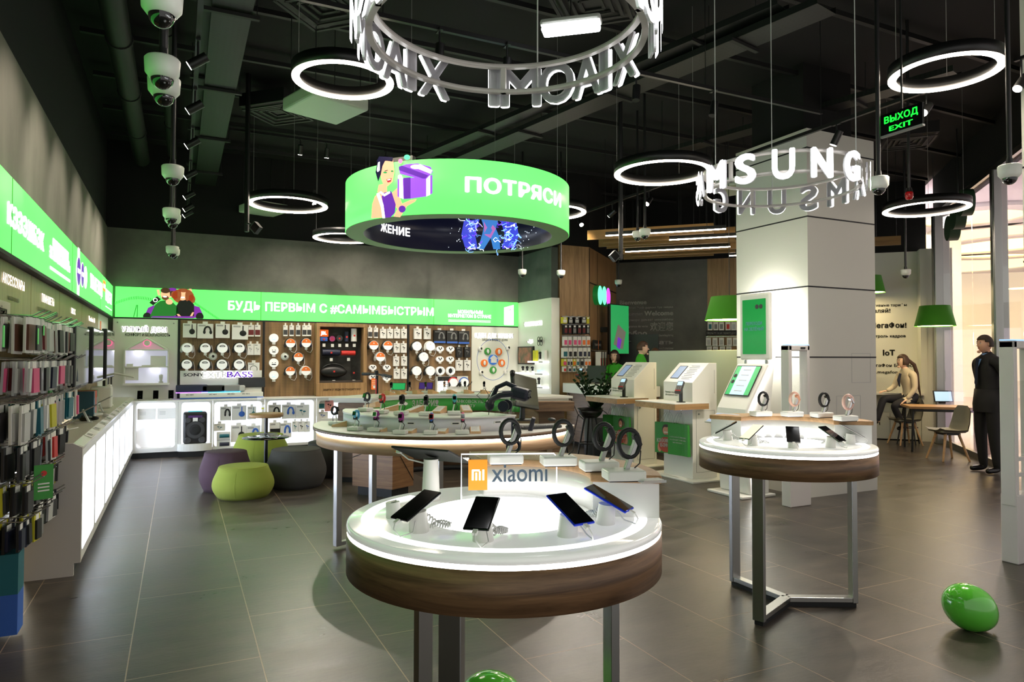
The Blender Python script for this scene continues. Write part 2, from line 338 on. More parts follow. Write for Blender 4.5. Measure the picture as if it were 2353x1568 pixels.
# white clad pillar
PX0, PX1, PY0, PY1 = 6.34, 7.46, 5.52, 6.62
pil = MB().box(((PX0+PX1)/2, (PY0+PY1)/2, 2.075), (PX1-PX0, PY1-PY0, 4.15)); struct(pil.build('wall_pillar', mat('pillar_panel', (222, 220, 210), .38)))
q = MB()
for z in (3.93, 3.15, 2.36, 1.565): q.box(((PX0+PX1)/2, (PY0+PY1)/2, z), (PX1-PX0+.004, PY1-PY0+.004, .016))
struct(q.build('trim_2', M_blk))
slab('wall_pillar_upper', [(6.5, 5.7), (7.3, 5.7), (7.3, 6.5), (6.5, 6.5)], 4.15, 5, M_ceil)
q = MB()   # service hatches on the pillar's right-hand face
for x, z, w, h in ((7.2, 1.44, .32, .34), (6.98, .86, .4, .52)):
    for dx, dz, ww, hh in ((-w/2, 0, .005, h), (w/2, 0, .005, h), (0, h/2, w, .005), (0, -h/2, w, .005)): q.box((x+dx, PY0, z+dz), (ww, .003, hh))
struct(q.build('trim_3', M_ltg))
e = Wall((6.34, 0, 0), (0, -1, 0)).hit(2356, 820)
slab('wall_pillar_right', [(6.34, e.y), (6.34, e.y-1.1), (7.4, e.y-1.1), (7.4, e.y)], 0, 4.6, MT['pillar_panel'])
q = MB()
for z in (3.93, 3.15, 2.36, 1.565): q.box((6.87, e.y-.55, z), (1.065, 1.105, .016))
struct(q.build('trim_4', M_blk))
# shop front: bulkhead, posts, panes
def onF(u, w=0): return WF.O+WF.u*u+WF.n*w
a = onF(-.1); b = onF(9)
slab('wall_facade_upper', [a.xy, b.xy, onF(9, -.12).xy, onF(-.1, -.12).xy], 4.2, 5, M_ceil)
def post(u, w, z1, name):
    q = MB().box((0, z1/2, 0), (w, z1, w)); q.box((w*.32, z1/2, w*.4), (.02, z1, w*.3)); struct(q.build(name, M_steel, M=WF.at(u, 0), bev=.01))
post(.38, .24, 4.2, 'trim_5'); post(3.58, .17, 4.2, 'trim_6'); post(6.4, .17, 4.2, 'trim_7')
q = MB().box((1.9, 4.24, 0), (3.6, .08, .1)); q.box((5, 4.24, 0), (2.8, .08, .1)); q.box((1.97, .05, 0), (3.2, .1, .06)); struct(q.build('trim_8', M_steel, M=WF.M.copy()))
for i, (u0, u1) in enumerate(((.5, 1.2), (1.22, 2.3), (2.32, 3.48), (3.7, 4.9))):
    struct(MB().box(((u0+u1)/2, 2.15, 0), (u1-u0, 4.08, .012)).build('window_%d' % (i+1), M_glass, M=WF.M.copy()))
# ---------------------------------------------------------------- the mall outside
M_cove = mat('cove_light', (255, 236, 170), .5, es=1.5, ecol=(255, 238, 175)); M_mallw = mat('mall_wall', (226, 218, 222), .6)
for i, (px, py, rr, rb) in enumerate(((2235, 497, 1.6, 1.1), (2258, 550, 3.0, 2.6), (2215, 605, 3.0, 2.7), (2340, 565, 2.6, 2.2))):
    p = PF(px, py, 4.98); t = thing('ceiling_cove', 'round glowing yellow ceiling recess in the mall, %s from the top' % ORD[i], 'ceiling light', (p.x, p.y, 4.9), 0, 'mall ceiling coves')
    MB().band((0, 0), rb, rr, 0, 360, 0, .1, 48).build('rim', M_mallw, t); MB().lathe([(0, .06), (rb, .06)], 48).build('diffuser', M_cove, t)
slab('wall_mall_far', [(20, 26), (38, 8), (38.2, 8.2), (20.2, 26.2)], 0, 5, mat('mall_far_shops', (236, 222, 196), .6, es=.5, ecol=(238, 218, 185)))
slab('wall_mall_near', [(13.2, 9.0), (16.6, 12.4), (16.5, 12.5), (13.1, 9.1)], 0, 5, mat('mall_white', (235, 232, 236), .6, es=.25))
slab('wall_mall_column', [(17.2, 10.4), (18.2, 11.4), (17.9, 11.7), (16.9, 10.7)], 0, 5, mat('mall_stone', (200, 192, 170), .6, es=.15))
t = thing('shop_booth', 'pink-white glowing shop wall with dark fascia seen through the right gate', 'shop', (16.5, 7.3, 0), R(-63))
MB().box((1, 0, 1.1), (4.4, .3, 2.2)).build('lit_wall', mat('pink_lightwall', (250, 225, 250), .5, es=.95, ecol=(250, 222, 252)), t); MB().box((1, 0, 2.4), (4.4, .34, .5)).build('fascia', mat('dark_brown', (66, 50, 44), .5), t)
q = MB(); q.lathe([(.28, 0), (.3, .0), (.3, .03), (.28, .03)], 32); q.v = [Vector((v.x, -.16-v.z, v.y)) for v in q.v]; q.v = [v+Vector((-.62, 0, 1.2)) for v in q.v]; q.build('ring_logo', M_ink, t)
p = onF(0); q = MB()
q.text('COZY HOME', 0, 0, .5, off=.03, m=0); q.build('neon_sign', mat('neon_blue', (200, 225, 255), .5, es=3, ecol=(190, 215, 255)), M=Matrix.Translation((19.3, 10.15, 1.95)) @ Matrix.Rotation(R(-63), 4, 'Z') @ Matrix.Rotation(PI/2, 4, 'X')); tag(D.objects['neon_sign'], 'blue-white glowing shop sign lettering far out in the mall', 'sign')
for i, (x, y, pw) in enumerate(((15, 9, 260), (19, 13, 260), (20, 7, 260))):
    l = D.lights.new('mall_downlight', 'AREA'); l.energy = pw; l.size = 2.5; l.color = (1, .94, .88); o = D.objects.new('mall_downlight', l); COL.objects.link(o); o.location = (x, y, 4.85)
# ---------------------------------------------------------------- long light-box signs
def ell(q, c, rx, ry, z, m, n=24): q.add([(c[0]+rx*math.cos(2*PI*k/n), c[1]+ry*math.sin(2*PI*k/n), z) for k in range(n)], [list(range(n))], m)
V1, V2 = 2.185, 2.665; VC = (V1+V2)/2
t = thing('light_box_sign', 'long green light-box sign along the left wall reading КЭЭЭШБЭК', 'sign', M=WLS.at(0, 0))
q = MB().box((6.2, VC, -.035), (12.5, V2-V1, .07), 0); [q.box((u, VC, 0), (.012, V2-V1, .003), 1) for u in (2.0, 5.2, 7.9, 10.6)]; q.build('light_panel', [M_green, M_greend], t)
MB().box((6.2, V1-.012, -.03), (12.5, .024, .08)).build('lower_edge', M_blk, t)
q = MB(); u0, v0 = WLS.uv(17, 513); u1, v1 = WLS.uv(100, 576); q.text('КЭЭЭШБЭК', u0, v0, WLS.uv(17, 462)[1]-v0, .004, .02, w=u1-u0); q.build('headline', M_wtext, t); q = MB()
for s, xa, ya, xb, yb, hh in (('МАКСИМУМ ВЫГОДЫ', 121, 575, 156, 619, .1), ('НА ТАРИФАХ «ВКЛЮЧИСЬ»', 114, 592, 160, 642, .1), ('УМНЫЕ ВЕЩИ', 207, 661, 234.5, 681, .17), ('ПОЛУЧИ', 242, 676, 256, 688, .08), ('ПОДАРОК', 242, 690, 256, 701, .08)):
    u0, v0 = WLS.uv(xa, ya); u1, v1 = WLS.uv(xb, yb); q.text(s, u0, v0, hh, .004, .008, w=u1-u0); q.build('caption', M_wtext, t); q = MB()
for k, (xa, ya, xb, yb) in enumerate(((114, 611, 160, 646), (114, 615, 160, 650), (242, 703, 256, 715))):
    u0, v0 = WLS.uv(xa, ya); u1, v1 = WLS.uv(xb, yb); q.box(((u0+u1)/2, v0-.005, .004), (u1-u0, .012, .001))
q.build('small_print', M_wtext, t)
q = MB()
for px, w2, hh, kk in ((179.5, 4.6, .145, 0), (188.5, 3.2, .125, 0), (196, 3.2, .115, 1)):
    a = WLS.uv(px-w2, 625)[0]; b = WLS.uv(px+w2, 625)[0]; c = ((a+b)/2, WLS.uv(px, {179.5: 624, 188.5: 632, 196: 638}[px])[1])
    if kk == 0 and px < 185: q.box((c[0], VC+.17, .004), ((b-a)*.5, .16, .001), 1); q.box((c[0], VC-.19, .004), ((b-a)*.5, .12, .001), 1)
    ell(q, c, (b-a)*.56, hh*1.08, .005, 1); ell(q, c, (b-a)*.48, hh, .0065, 1 if kk else 0)
    q.text('10:09' if px < 185 else 'OO', c[0], c[1]-.02, .05, .008, .01, 0, 0 if kk else 1, 'c', (b-a)*.6)
a = WLS.uv(236, 655); b = WLS.uv(241, 668)
q.box(((a[0]+b[0])/2, a[1], .006), (b[0]-a[0], .14, .002), 2); q.box(((a[0]+b[0])/2, a[1]-.005, .0075), ((b[0]-a[0])*.8, .06, .002), 1); q.build('printed_picture', [M_purple, M_wtext, mat('orange_print', (255, 120, 50), .5, es=.9)], t)
t = thing('light_box_sign', 'long green light-box sign on the back wall reading БУДЬ ПЕРВЫМ С #САМЫМБЫСТРЫМ', 'sign', M=WB.at(0, 0))
q = MB().box((2.61, VC, -.035), (7.04, V2-V1, .07)); [q.box((u, VC, 0), (.008, V2-V1, .003), 1) for u in (1.25, 4.35)]; q.build('light_panel', [M_green, M_greend], t)
MB().box((2.61, V1-.012, -.03), (7.06, .024, .08)).build('lower_edge', M_blk, t)
q = MB()
def wt(q, W, s, xa, ya, xb, yb, hp, off=.03, m=0, z=.004, ext=0):
    # lettering between two picture points on a wall, cap height hp pixels at the left end
    u0, v0 = W.uv(xa, ya); u1, v1 = W.uv(xb, yb); q.text(s, u0, v0, W.uv(xa, ya-hp)[1]-v0, z, off, ext, m, w=u1-u0)
wt(q, WB, 'БУДЬ ПЕРВЫМ С #САМЫМБЫСТРЫМ', 524, 712, 996, 725, 20, .024); q.build('headline', M_wtext, t); q = MB(); wt(q, WB, 'МОБИЛЬНЫМ', 1052, 720, 1109, 721, 7.5, .02); wt(q, WB, 'ИНТЕРНЕТОМ В СТРАНЕ', 1030, 729, 1128, 731, 7.5, .02)
for y in (735.5, 738.5): a = WB.uv(1030, y); b = WB.uv(1127, y+1); q.box(((a[0]+b[0])/2, a[1], .004), (b[0]-a[0], .009, .001))
a = WB.uv(1158, 747); b = WB.uv(1180, 747); c = WB.uv(1158, 707)[1]; e = WB.uv(1180, 701)[1]; q.quad((a[0], a[1], .004), (b[0], a[1], .004), (b[0], e, .004), (a[0], c, .004)); q.build('caption', M_wtext, t)
q = MB(); gx, gy, _, _ = WB.rect(1163, 709, 1175, 721)
q.tube([(gx+.045*math.cos(R(a)), gy+.045*math.sin(R(a)), .007) for a in range(-40, 221, 20)], .004, 6); q.tube([(gx, gy, .007), (gx+.03, gy+.03, .007)], .004, 6); q.build('gauge_icon', M_dgrey, t)
# picture on the sign: two people in a purple roller-coaster car
q = MB(); U = lambda x, y: WB.uv(x, y)
def pl(pts, z, m): q.add([U(*p)+(z,) for p in pts], [list(range(len(pts)))], m)
def el(x, y, rx, ry, z, m): c = U(x, y); k = 1/136; ell(q, c, rx*k, ry*k, z, m, 20)
for k in range(26):
    x = 262+k*3.9; y = 708-20*math.sin(k/25*2.2+.35)
    pl([(x, y), (x+1.4, y), (x+2.6, y-7), (x+1.4, y-7)], .003, 4)
    x = 446+k*2.3; y = 694+k*1.55; pl([(x, y+5), (x+1.2, y+5), (x+2.2, y), (x+1, y)], .003, 4)
pl([(306, 729), (308, 729), (315, 701), (313, 701)], .003, 4); pl([(314, 729), (316, 729), (317, 701), (315, 701)], .003, 4)
for x, y in ((363, 671), (437, 669)): pl([(x-3, y-5), (x+3, y-5), (x+5, y+8), (x, y+8)], .003, 1)
el(396, 668, 10, 6, .0035, 3); el(388, 677, 7, 8, .0036, 1); el(396, 675, 8, 6, .0037, 6)
el(421, 681, 22, 17, .004, 7); el(402, 678, 8, 9, .004, 7); el(440, 688, 8, 10, .004, 7)
pl([(337, 730), (462, 731), (466, 722), (458, 706), (444, 702), (352, 702), (340, 708), (334, 722)], .0045, 3)
pl([(344, 728), (357, 700), (368, 692), (382, 690), (396, 694), (408, 706), (410, 722), (392, 730)], .005, 5)
el(380, 677, 9, 13, .0055, 1); el(380, 668, 9.5, 6, .006, 6); el(380, 685, 7, 5, .006, 8); el(379, 682, 4, 1.6, .0065, 9)
pl([(343, 696), (361, 681), (370, 688), (352, 702)], .0062, 2); el(357, 690, 4.4, 4.4, .0064, 9); el(357, 690, 3.1, 3.1, .0066, 2); el(389, 694, 7, 6, .0062, 1)
pl([(404, 728), (406, 702), (412, 692), (424, 690), (436, 691), (446, 700), (446, 728)], .005, 2)
el(420, 679, 8.5, 11.5, .0055, 1); el(412, 677, 4, 11, .006, 7); el(430, 680, 4, 12, .006, 7); el(421, 668, 9, 4, .006, 7); el(420, 684, 4, 1.5, .0065, 9)
pl([(406, 722), (411, 722), (420, 731), (412, 731)], .0062, 1); pl([(446, 718), (442, 718), (434, 731), (440, 731)], .0062, 1)
pl([(350, 727), (446, 727), (446, 732), (350, 732)], .0064, 3); el(338, 728, 8, 9, .0048, 2); el(459, 728, 8, 9, .0048, 2)
q.v = [Vector((v.x, max(v.y, V1+.002), v.z)) for v in q.v]
q.build('printed_picture', [M_green, M_skinp, mat('print_black', (16, 16, 20), .5, es=.02), mat('print_violet', (130, 35, 170), .4, es=.6), mat('print_darkgreen', (30, 140, 45), .4, es=.5), mat('print_sweater', (30, 120, 40), .4, es=.45), mat('print_hair', (90, 50, 30), .5, es=.3), mat('print_curls', (170, 85, 45), .5, es=.5), mat('print_beard', (120, 70, 45), .5, es=.4), M_wtext], t)
# ---------------------------------------------------------------- round display tables
AZR = -25.73
def bar(q, a, b, w, h, m=0):
    a = Vector(a); b = Vector(b); d = b-a; q.box((a+b)/2, (d.length, w, h), m, (0, 0, math.atan2(d.y, d.x)))
def round_table(c, legs, sec, label):
    t = thing('display_table', label, 'table', (c[0], c[1], 0))
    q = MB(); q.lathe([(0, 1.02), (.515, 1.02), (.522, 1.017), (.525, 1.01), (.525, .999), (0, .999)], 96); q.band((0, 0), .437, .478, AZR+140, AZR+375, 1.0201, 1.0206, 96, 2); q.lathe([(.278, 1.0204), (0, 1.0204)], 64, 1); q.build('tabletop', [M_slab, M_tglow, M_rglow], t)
    MB().band((0, 0), .4, .5225, 0, 360, .984, .998, 96).build('light_strip', M_strip, t)
    q = MB(); q.lathe([(.50, .86), (.525, .86), (.525, .984), (.50, .984)], 96); q.lathe([(0, .87), (.505, .87)], 48); q.build('apron', M_wal, t)
    for lx, ly in legs:
        a = math.atan2(ly, lx); q = MB(); q.box((lx, ly, .4475), (.032, .07, .845), 0, (0, 0, a)); q.build('leg', M_steel, t, bev=.003)
        q = MB(); bar(q, (0, 0, .042), (lx*.97, ly*.97, .042), .06, .03); q.build('foot_bar', M_steel, t, bev=.003)
        q = MB(); bar(q, (0, 0, .013), (lx*1.02, ly*1.02, .013), .05, .026); q.build('rubber_pad', M_blk, t)
    q = MB(); q.band((0, 0), .30, .518, AZR+sec[0], AZR+sec[1], 1.021, 1.135, 48); q.build('riser', M_gloss, t)
    MB().band((0, 0), .292, .526, AZR+sec[0]-1, AZR+sec[1]+1, 1.135, 1.162, 48).build('riser_top', M_oakx, t, bev=.004)
    return t
XC = (1.007, 2.147); SC = (3.46, 3.20)
lg = [(p[0]-SC[0], p[1]-SC[1]) for p in ((3.06, 3.03), (3.83, 3.01), (3.455, 3.64))]
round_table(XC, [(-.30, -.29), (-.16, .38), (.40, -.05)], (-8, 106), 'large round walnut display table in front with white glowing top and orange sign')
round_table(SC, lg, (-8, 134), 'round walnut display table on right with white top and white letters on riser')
def rot_out(p, c): return math.atan2(p[1]-c[1], p[0]-c[0])+PI/2
# ---- phones on stands: local -Y is the front, base at z=0
def coil(q, a, b, sag, n, r, rr, m=0):
    a = Vector(a); b = Vector(b); pts = []; N = n*8
    for i in range(N+1):
        f = i/N; p = a.lerp(b, f)-Vector((0, 0, sag*math.sin(PI*f))); t = 2*PI*n*f; d = (b-a).normalized(); e = d.orthogonal().normalized(); g = d.cross(e); pts.append(p+e*r*math.cos(t)+g*r*math.sin(t))
    q.tube(pts, rr, 5, m)
def phone_stand(t, L=.155, W=.076, tilt=24, hh=.082, edge=M_glossb, scr=M_glossb, body=.031):
    T = R(tilt); M = Matrix.Translation((0, -.012, hh)) @ Matrix.Rotation(T, 4, 'X')
    q = MB(); q.cyl((0, .0, 0), (0, -.006, hh-.018), body, body*.86, 24); q.build('stand', M_white, t, bev=.002)
    q = MB(); q.M = M; q.box((0, 0, 0), (W, L, .008)); ph = q.build('phone', edge, t, bev=.0038, seg=3)
    q = MB(); q.M = M; q.box((0, 0, .0042), (W-.006, L-.008, .0006)); q.build('screen', scr, ph)
    y, z = M @ Vector((0, -L/2, 0)) and ((M @ Vector((0, -L/2, 0))).y, (M @ Vector((0, -L/2, 0))).z)
    q = MB(); q.M = M; q.box((.0, -L/2-.008, -.001), (.014, .018, .008)); q.build('plug', M_white, ph)
    q = MB(); q.tube([(0, y-.014, z-.004), (.006, y-.024, z*.55), (.02, y-.012, .006), (.03, y+.03, .012), (.018, y+.05, .04)], .0022, 6); q.build('short_cable', M_cable, t)
    q = MB(); coil(q, (.01, .02, hh*.6), (.05, .085, .012), .012, 9, .0075, .0024); coil(q, (.05, .085, .012), (.02, .03, .012), -.01, 8, .0075, .0024); q.build('coiled_cable', M_cable, t)
def on_table(name, label, cat, px, py, z, c, group=None, extra=0):
    p = PF(px, py, z); return thing(name, label, cat, p, rot_out(p, c)+extra, group)
G = 'demo phones on the front round table'
bluee = mat('blue_phone_edge', (30, 60, 220), .15, .3)
for px, py, lab, ed, ex in ((963, 1222, 'black smartphone on white stand at the left front of the orange-sign table', M_glossb, .12), (1110, 1243, 'black smartphone facing the camera at the near edge of the orange-sign table', M_glossb, -.05), (1304, 1232, 'blue-edged smartphone on white stand, nearer of the right two orange-sign table', bluee, .0), (1391, 1204, 'blue-edged smartphone on white stand before the white riser of the front table', bluee, -.1)):
    phone_stand(on_table('phone_stand', lab, 'phone', px, py, 1.02, XC, G, ex), edge=ed)
t = on_table('empty_stand', 'short empty white phone stand at the left edge of the orange-sign table', 'stand', 905, 1190, 1.02, XC)
q = MB(); q.cyl((0, 0, 0), (0, -.004, .052), .026, .023, 24); q.build('body', M_white, t); MB().cyl((0, -.004, .052), (0, -.0045, .0535), .014, None, 16).build('pad', M_grey, t)
# big tablet on a tall stand, seen from behind
def tablet_stand(t, L, W, H, tilt, body, back=M_blk, scr=M_scr, lean=0.0, rr=None):
    M = Matrix.Translation((0, -lean, H)) @ Matrix.Rotation(R(tilt), 4, 'X')
    q = MB(); q.cyl((0, .0, 0), (0, -lean*.8, H-.012), body, body*.8, 28); q.build('stand', M_white, t, bev=.003)
    q = MB(); q.M = M; q.box((0, 0, .004), (L, W, .008)); tb = q.build('tablet', back, t, bev=.0036, seg=3)
    q = MB(); q.M = M; q.box((0, 0, .0084), (L-.02, W-.02, .0006)); q.build('screen', scr, tb)
    q = MB(); q.tube([M @ Vector((L/2+.004, .02, 0)), M @ Vector((L/2-.03, .0, -.02)), Vector((body*.8, -lean*.7, H*.82)), Vector((body*.7, -lean*.6, H*.7))], .0032, 6); q.build('cable', M_cable, t)
    q = MB(); q.M = M; q.box((L/2+.006, .02, 0), (.02, .016, .01)); q.box((L/2+.02, .02, .0), (.006, .008, .006), 1); q.build('plug', [M_white, M_orange], t)
p = PF(990, 1150, 1.02); t = thing('tablet_stand', 'black tablet on tall white leaning stand at the back of the orange-sign table', 'tablet', p, R(AZR-28+180)); tablet_stand(t, .255, .17, .165, 22, .034, lean=-.0)
t.rotation_euler = (0, 0, R(AZR+152)); 
# acrylic sign
p = PF(1170, 1160, 1.021); t = thing('acrylic_sign', 'upright clear acrylic plate with orange logo square and grey lettering', 'sign', p, R(AZR+4))
q = MB(); q.box((0, 0, .062), (.272, .006, .124)); q.build('plate', M_acr, t, bev=.003)
q = MB(); q.tube([(-.137, 0, -.004), (-.137, 0, .126), (.129, 0, .126), (.137, 0, .118), (.137, 0, -.004)], .0018, 6); q.build('bright_edge', mat('edge_glow', (250, 245, 255), .3, es=1.0), t)
q = MB(); q.box((-.09, -.0045, .075), (.054, .002, .075), 0); MO = Matrix.Translation((-.09, -.006, .075)) @ Matrix.Rotation(PI/2, 4, 'X')
q.M = MO
for x, w, y, h in ((-.0145, .0055, 0, .026), (-.0045, .0055, -.0035, .019), (.0055, .0055, -.002, .022), (.0155, .0055, 0, .026)): q.box((x, y, .0005), (w, h, .001), 1)
q.box((-.005, .0112, .0005), (.02, .0045, .001), 1); q.M = None
q.build('logo_square', [mat('mi_orange', (255, 140, 20), .4, es=.35), M_wtext], t)
q = MB(); q.text('xiaomi', -.05, .058, .046, .0045, .012, w=.16, M=Matrix.Rotation(PI/2, 4, 'X')); q.build('lettering', mat('steel_grey_print', (120, 140, 160), .5), t)
for ch in t.children: ch.scale = (1.26, 1.26, 1.45)
# ---- watches on alarm stands
def watch_stand(t, case=M_blk, strap=M_blk, arm=M_steel, loop=True, s=1.0, dial=M_glossb):
    q = MB(); q.box((0, 0, .019), (.125, .085, .032)); q.build('base', M_white, t, bev=.007, seg=3)
    MB().box((0, 0, .0015), (.11, .07, .003)).build('rubber_foot', M_blk, t)
    q = MB(); q.box((.028, 0, .085), (.014, .02, .115), 0, (0, R(20), 0)); q.box((.021, .0, .085), (.006, .016, .1), 1, (0, R(20), 0)); q.build('arm', [arm, M_white], t, bev=.002)
    c = Vector((.045, 0, .135)); q = MB()
    if loop: q.tube([(c.x-.028+.034*math.cos(R(a)), -.002, c.z-.018+.044*math.sin(R(a))) for a in range(20, 380, 20)], [.008]*18, 8, closed=True); q.v = [Vector((v.x, v.y*1.5, v.z)) for v in q.v]
    q.build('strap', strap, t)
    q = MB(); q.box((c.x-.002, 0, c.z-.01), (.014, .03, .042), 0, (0, R(-28), 0)); cs = q.build('case', case, t, bev=.004); q = MB(); q.box((c.x+.0055, 0, c.z-.007), (.001, .025, .034), 0, (0, R(-28), 0)); q.build('dial', dial, cs)
    q = MB(); q.tube([(c.x, .0, c.z-.03), (.06, .01, .09), (.058, .015, .05), (.04, .012, .036)], .0022, 6); q.build('cable', M_black, t)
G = 'watches on the front table riser'
for px, py, lab in ((1161, 1074, 'dark fitness watch on white base, leftmost on the riser behind the acrylic plate'), (1283, 1078, 'black fitness watch on white base, second from left on the front table riser'), (1376, 1090, 'black fitness watch on white base, third from left on the front table riser'), (1433, 1112, 'black fitness watch on white base nearest the riser corner of the orange-sign table')):
    p = PF(px, py-8, 1.162); t = thing('smart_watch', lab, 'watch', p, R(AZR+8), G); watch_stand(t)
p = PF(1496, 1108, 1.162); t = thing('price_card', 'pale price card holder lying on the riser corner of the orange-sign table', 'card', p, R(AZR+15)); MB().box((0, 0, .004), (.08, .05, .008)).build('holder', M_clear, t); MB().box((0, 0, .0085), (.068, .04, .001)).build('card', M_paper, t)
# ---- the other round table
G = 'demo phones on the right round table'
for px, py, lab, ed, ex in ((1673, 1012, 'black smartphone at the left edge of the white-lettered round table', M_glossb, 0), (1730, 1024, 'smartphone with a bright reflecting screen, second from left on the white-lettered table', M_glossb, 0), (1822, 1030, 'black smartphone facing the camera at the middle of the white-lettered table', M_glossb, -.1), (1908, 1029, 'black smartphone right of the middle one on the white-lettered table', M_glossb, 0), (1953, 1021, 'grey-backed smartphone at the right end of the white-lettered table', M_steel, 0)):
    phone_stand(on_table('phone_stand', lab, 'phone', px, py, 1.02, SC, G, ex), edge=ed, tilt=30, scr=mat('painted_reflection', (250, 240, 210), .1, es=.6) if 'bright' in lab else M_glossb)  # the pale reflection on one screen is put in as emissive colour
p = PF(1660, 1000, 1.02); t = thing('tablet_stand', 'grey tablet on white stand rising behind the left phone of the white-lettered table', 'tablet', p, R(AZR-62)); tablet_stand(t, .215, .14, .11, 26, .026, back=M_ltg)
G = 'watches on the right table riser'
for px, py, lab, cs, st in ((1748, 957, 'black watch on white base, leftmost on the riser above the white letters', M_blk, M_blk), (1820, 958, 'rose-gold watch on white base, second from left above the white letters', mat('rose_gold', (222, 160, 130), .35, .3), mat('rose_strap', (226, 180, 160), .6)), (1888, 960, 'black watch with green-lit arm, third from left above the white letters', M_blk, M_blk), (1943, 968, 'pink-strapped watch on white base, rightmost on the riser of the white-lettered table', M_chrome, mat('pink_strap', (236, 190, 178), .6))):
    p = PF(px, py, 1.162); t = thing('smart_watch', lab, 'watch', p, R(AZR+14), G); watch_stand(t, cs, st, M_chrome)
t = thing('letter_sign', 'white standing letters reading SAMSUNG on the right round table', 'sign', (SC[0], SC[1], 1.021)); 
for i, ch in enumerate('SAMSUNG'):
    a = R(AZR+90+38-i*14.5); rr = .27; q = MB(); q.text(ch, 0, 0, .06, -.006, .03, .1, 0, 'c', .036 if ch != 'M' else .042, Matrix.Translation((rr*math.cos(a), rr*math.sin(a), .012)) @ Matrix.Rotation(a-PI/2, 4, 'Z') @ Matrix.Rotation(PI/2, 4, 'X')); q.box((rr*math.cos(a), rr*math.sin(a), .006), (.02, .01, .012), 0, (0, 0, a)); q.build('letter', M_wtext, t)
MB().band((0, 0), .25, .29, AZR+40, AZR+140, .0, .002, 24).build('base_plate', M_grey, t)
# ---------------------------------------------------------------- curved watch counter (middle)
MC = (2.24, 6.04)
t = thing('display_counter', 'curved white-topped counter with glowing oak apron in the middle of the shop', 'counter', (MC[0], MC[1], 0))
q = MB(); q.band((0, 0), .5, 1.19, 150, 323, .928, .953, 72, 1); q.band((0, 0), .5, 1.185, 150, 323, .953, .957, 72, 0); q.build('tabletop', [M_white, M_walv], t)
MB().band((0, 0), 1.0, 1.165, 151, 322.5, .905, .927, 72).build('light_strip', M_strip, t)
MB().band((0, 0), .9, 1.16, 151, 322.5, .80, .904, 72).build('apron', mat('oak_pale', (200, 165, 125), .5) if 0 else wood('oak_pale', (176, 140, 104), (206, 174, 138), 3, 1.2), t)
q = MB(); q.band((0, 0), .5, .93, 155, 287, .958, 1.066, 64, 1); q.band((0, 0), .5, .936, 154, 287.5, 1.066, 1.08, 64, 0)
for a in (232, 254, 276):
    x, y = .932*math.cos(R(a)), .932*math.sin(R(a)); q.box((x, y, 1.03), (.07, .004, .02), 0, (0, 0, R(a+90))); q.box((x*1.001, y*1.001, 1.03), (.05, .005, .009), 2, (0, 0, R(a+90)))
q.build('upper_step', [M_white, mat('step_riser', (224, 222, 228), .4), M_blk], t)
for px, dep in ((766, 0), (857, 6.15), (1010, 5.9), (1100, 6.5)):
    p = PF(775, 1262) if not dep else PD(px, 1000, dep); q = MB(); q.box((p.x-MC[0], p.y-MC[1], .42), (.05, .05, .79), 0, (0, 0, .4)); q.build('leg', M_steel, t, bev=.003)
a = PF(775, 1262); q = MB(); bar(q, (a.x-MC[0], a.y-MC[1], .042), (a.x-MC[0]+.62, a.y-MC[1]+.25, .042), .05, .03); q.build('foot_bar', M_steel, t, bev=.003)
q = MB(); q.box((.62, -.42, .41), (.42, .36, .77), 0, (0, 0, R(-37))); q.build('pedestal', M_walv, t)
# watches with price wedges
KID = [(M_blk, M_blk), (M_red, M_red), (M_blk, M_blk), (M_blk, M_dgrey), (mat('aqua', (70, 180, 190), .5), mat('aqua', 0))]
def kid_watch(t, case, strap, yaw=0):
    q = MB(); q.box((0, 0, .018), (.105, .09, .03)); q.build('base', M_white, t, bev=.006, seg=3)
    q = MB(); q.cyl((-.01, 0, .03), (.004, .0, .1), .006, .005, 8); q.box((.004, -.004, .102), (.03, .02, .022), 1); q.tube([(.01, 0, .1), (.03, .01, .07), (.015, .02, .034)], .003, 6, 1); q.build('alarm_arm', [M_white, M_black], t)
    q = MB(); q.tube([(.004+.0*a, .016+.03*math.cos(R(a)), .128+.034*math.sin(R(a))) for a in range(0, 360, 24)], .0085, 8, closed=True); q.v = [Vector((.004+(v.x-.004)*1.5, v.y, v.z)) for v in q.v]; q.build('strap', strap, t)
    q = MB(); q.box((.004, -.018, .14), (.036, .012, .042), 0, (R(-18), 0, 0)); cs = q.build('case', case, t, bev=.005)
    MB().box((.004, -.0245, .142), (.027, .001, .03), 0, (R(-18), 0, 0)).build('dial', M_glossb, cs)
def wedge(t, ang=0):
    q = MB(); L, W = .15, .085
    q.add([(-W/2, -L/2, 0), (W/2, -L/2, 0), (W/2, L/2, 0), (-W/2, L/2, 0), (-W/2, -L/2, .014), (W/2, -L/2, .014), (W/2, L/2, .055), (-W/2, L/2, .055)], [(0, 3, 2, 1), (4, 5, 6, 7), (0, 1, 5, 4), (1, 2, 6, 5), (2, 3, 7, 6), (3, 0, 4, 7)]); bk = q.build('block', M_ash, t, bev=.002)
    q = MB(); k = math.atan2(.041, L); q.M = Matrix.Translation((0, 0, .0355)) @ Matrix.Rotation(k, 4, 'X'); q.box((0, 0, 0), (W-.016, L-.02, .001), 0); [q.box((-.006 if j else 0, .04-j*.018, .0008), (.045 if j else .055, .004, .0004), 1) for j in range(5)]; q.build('price_card', [M_paper, M_ltg], bk)
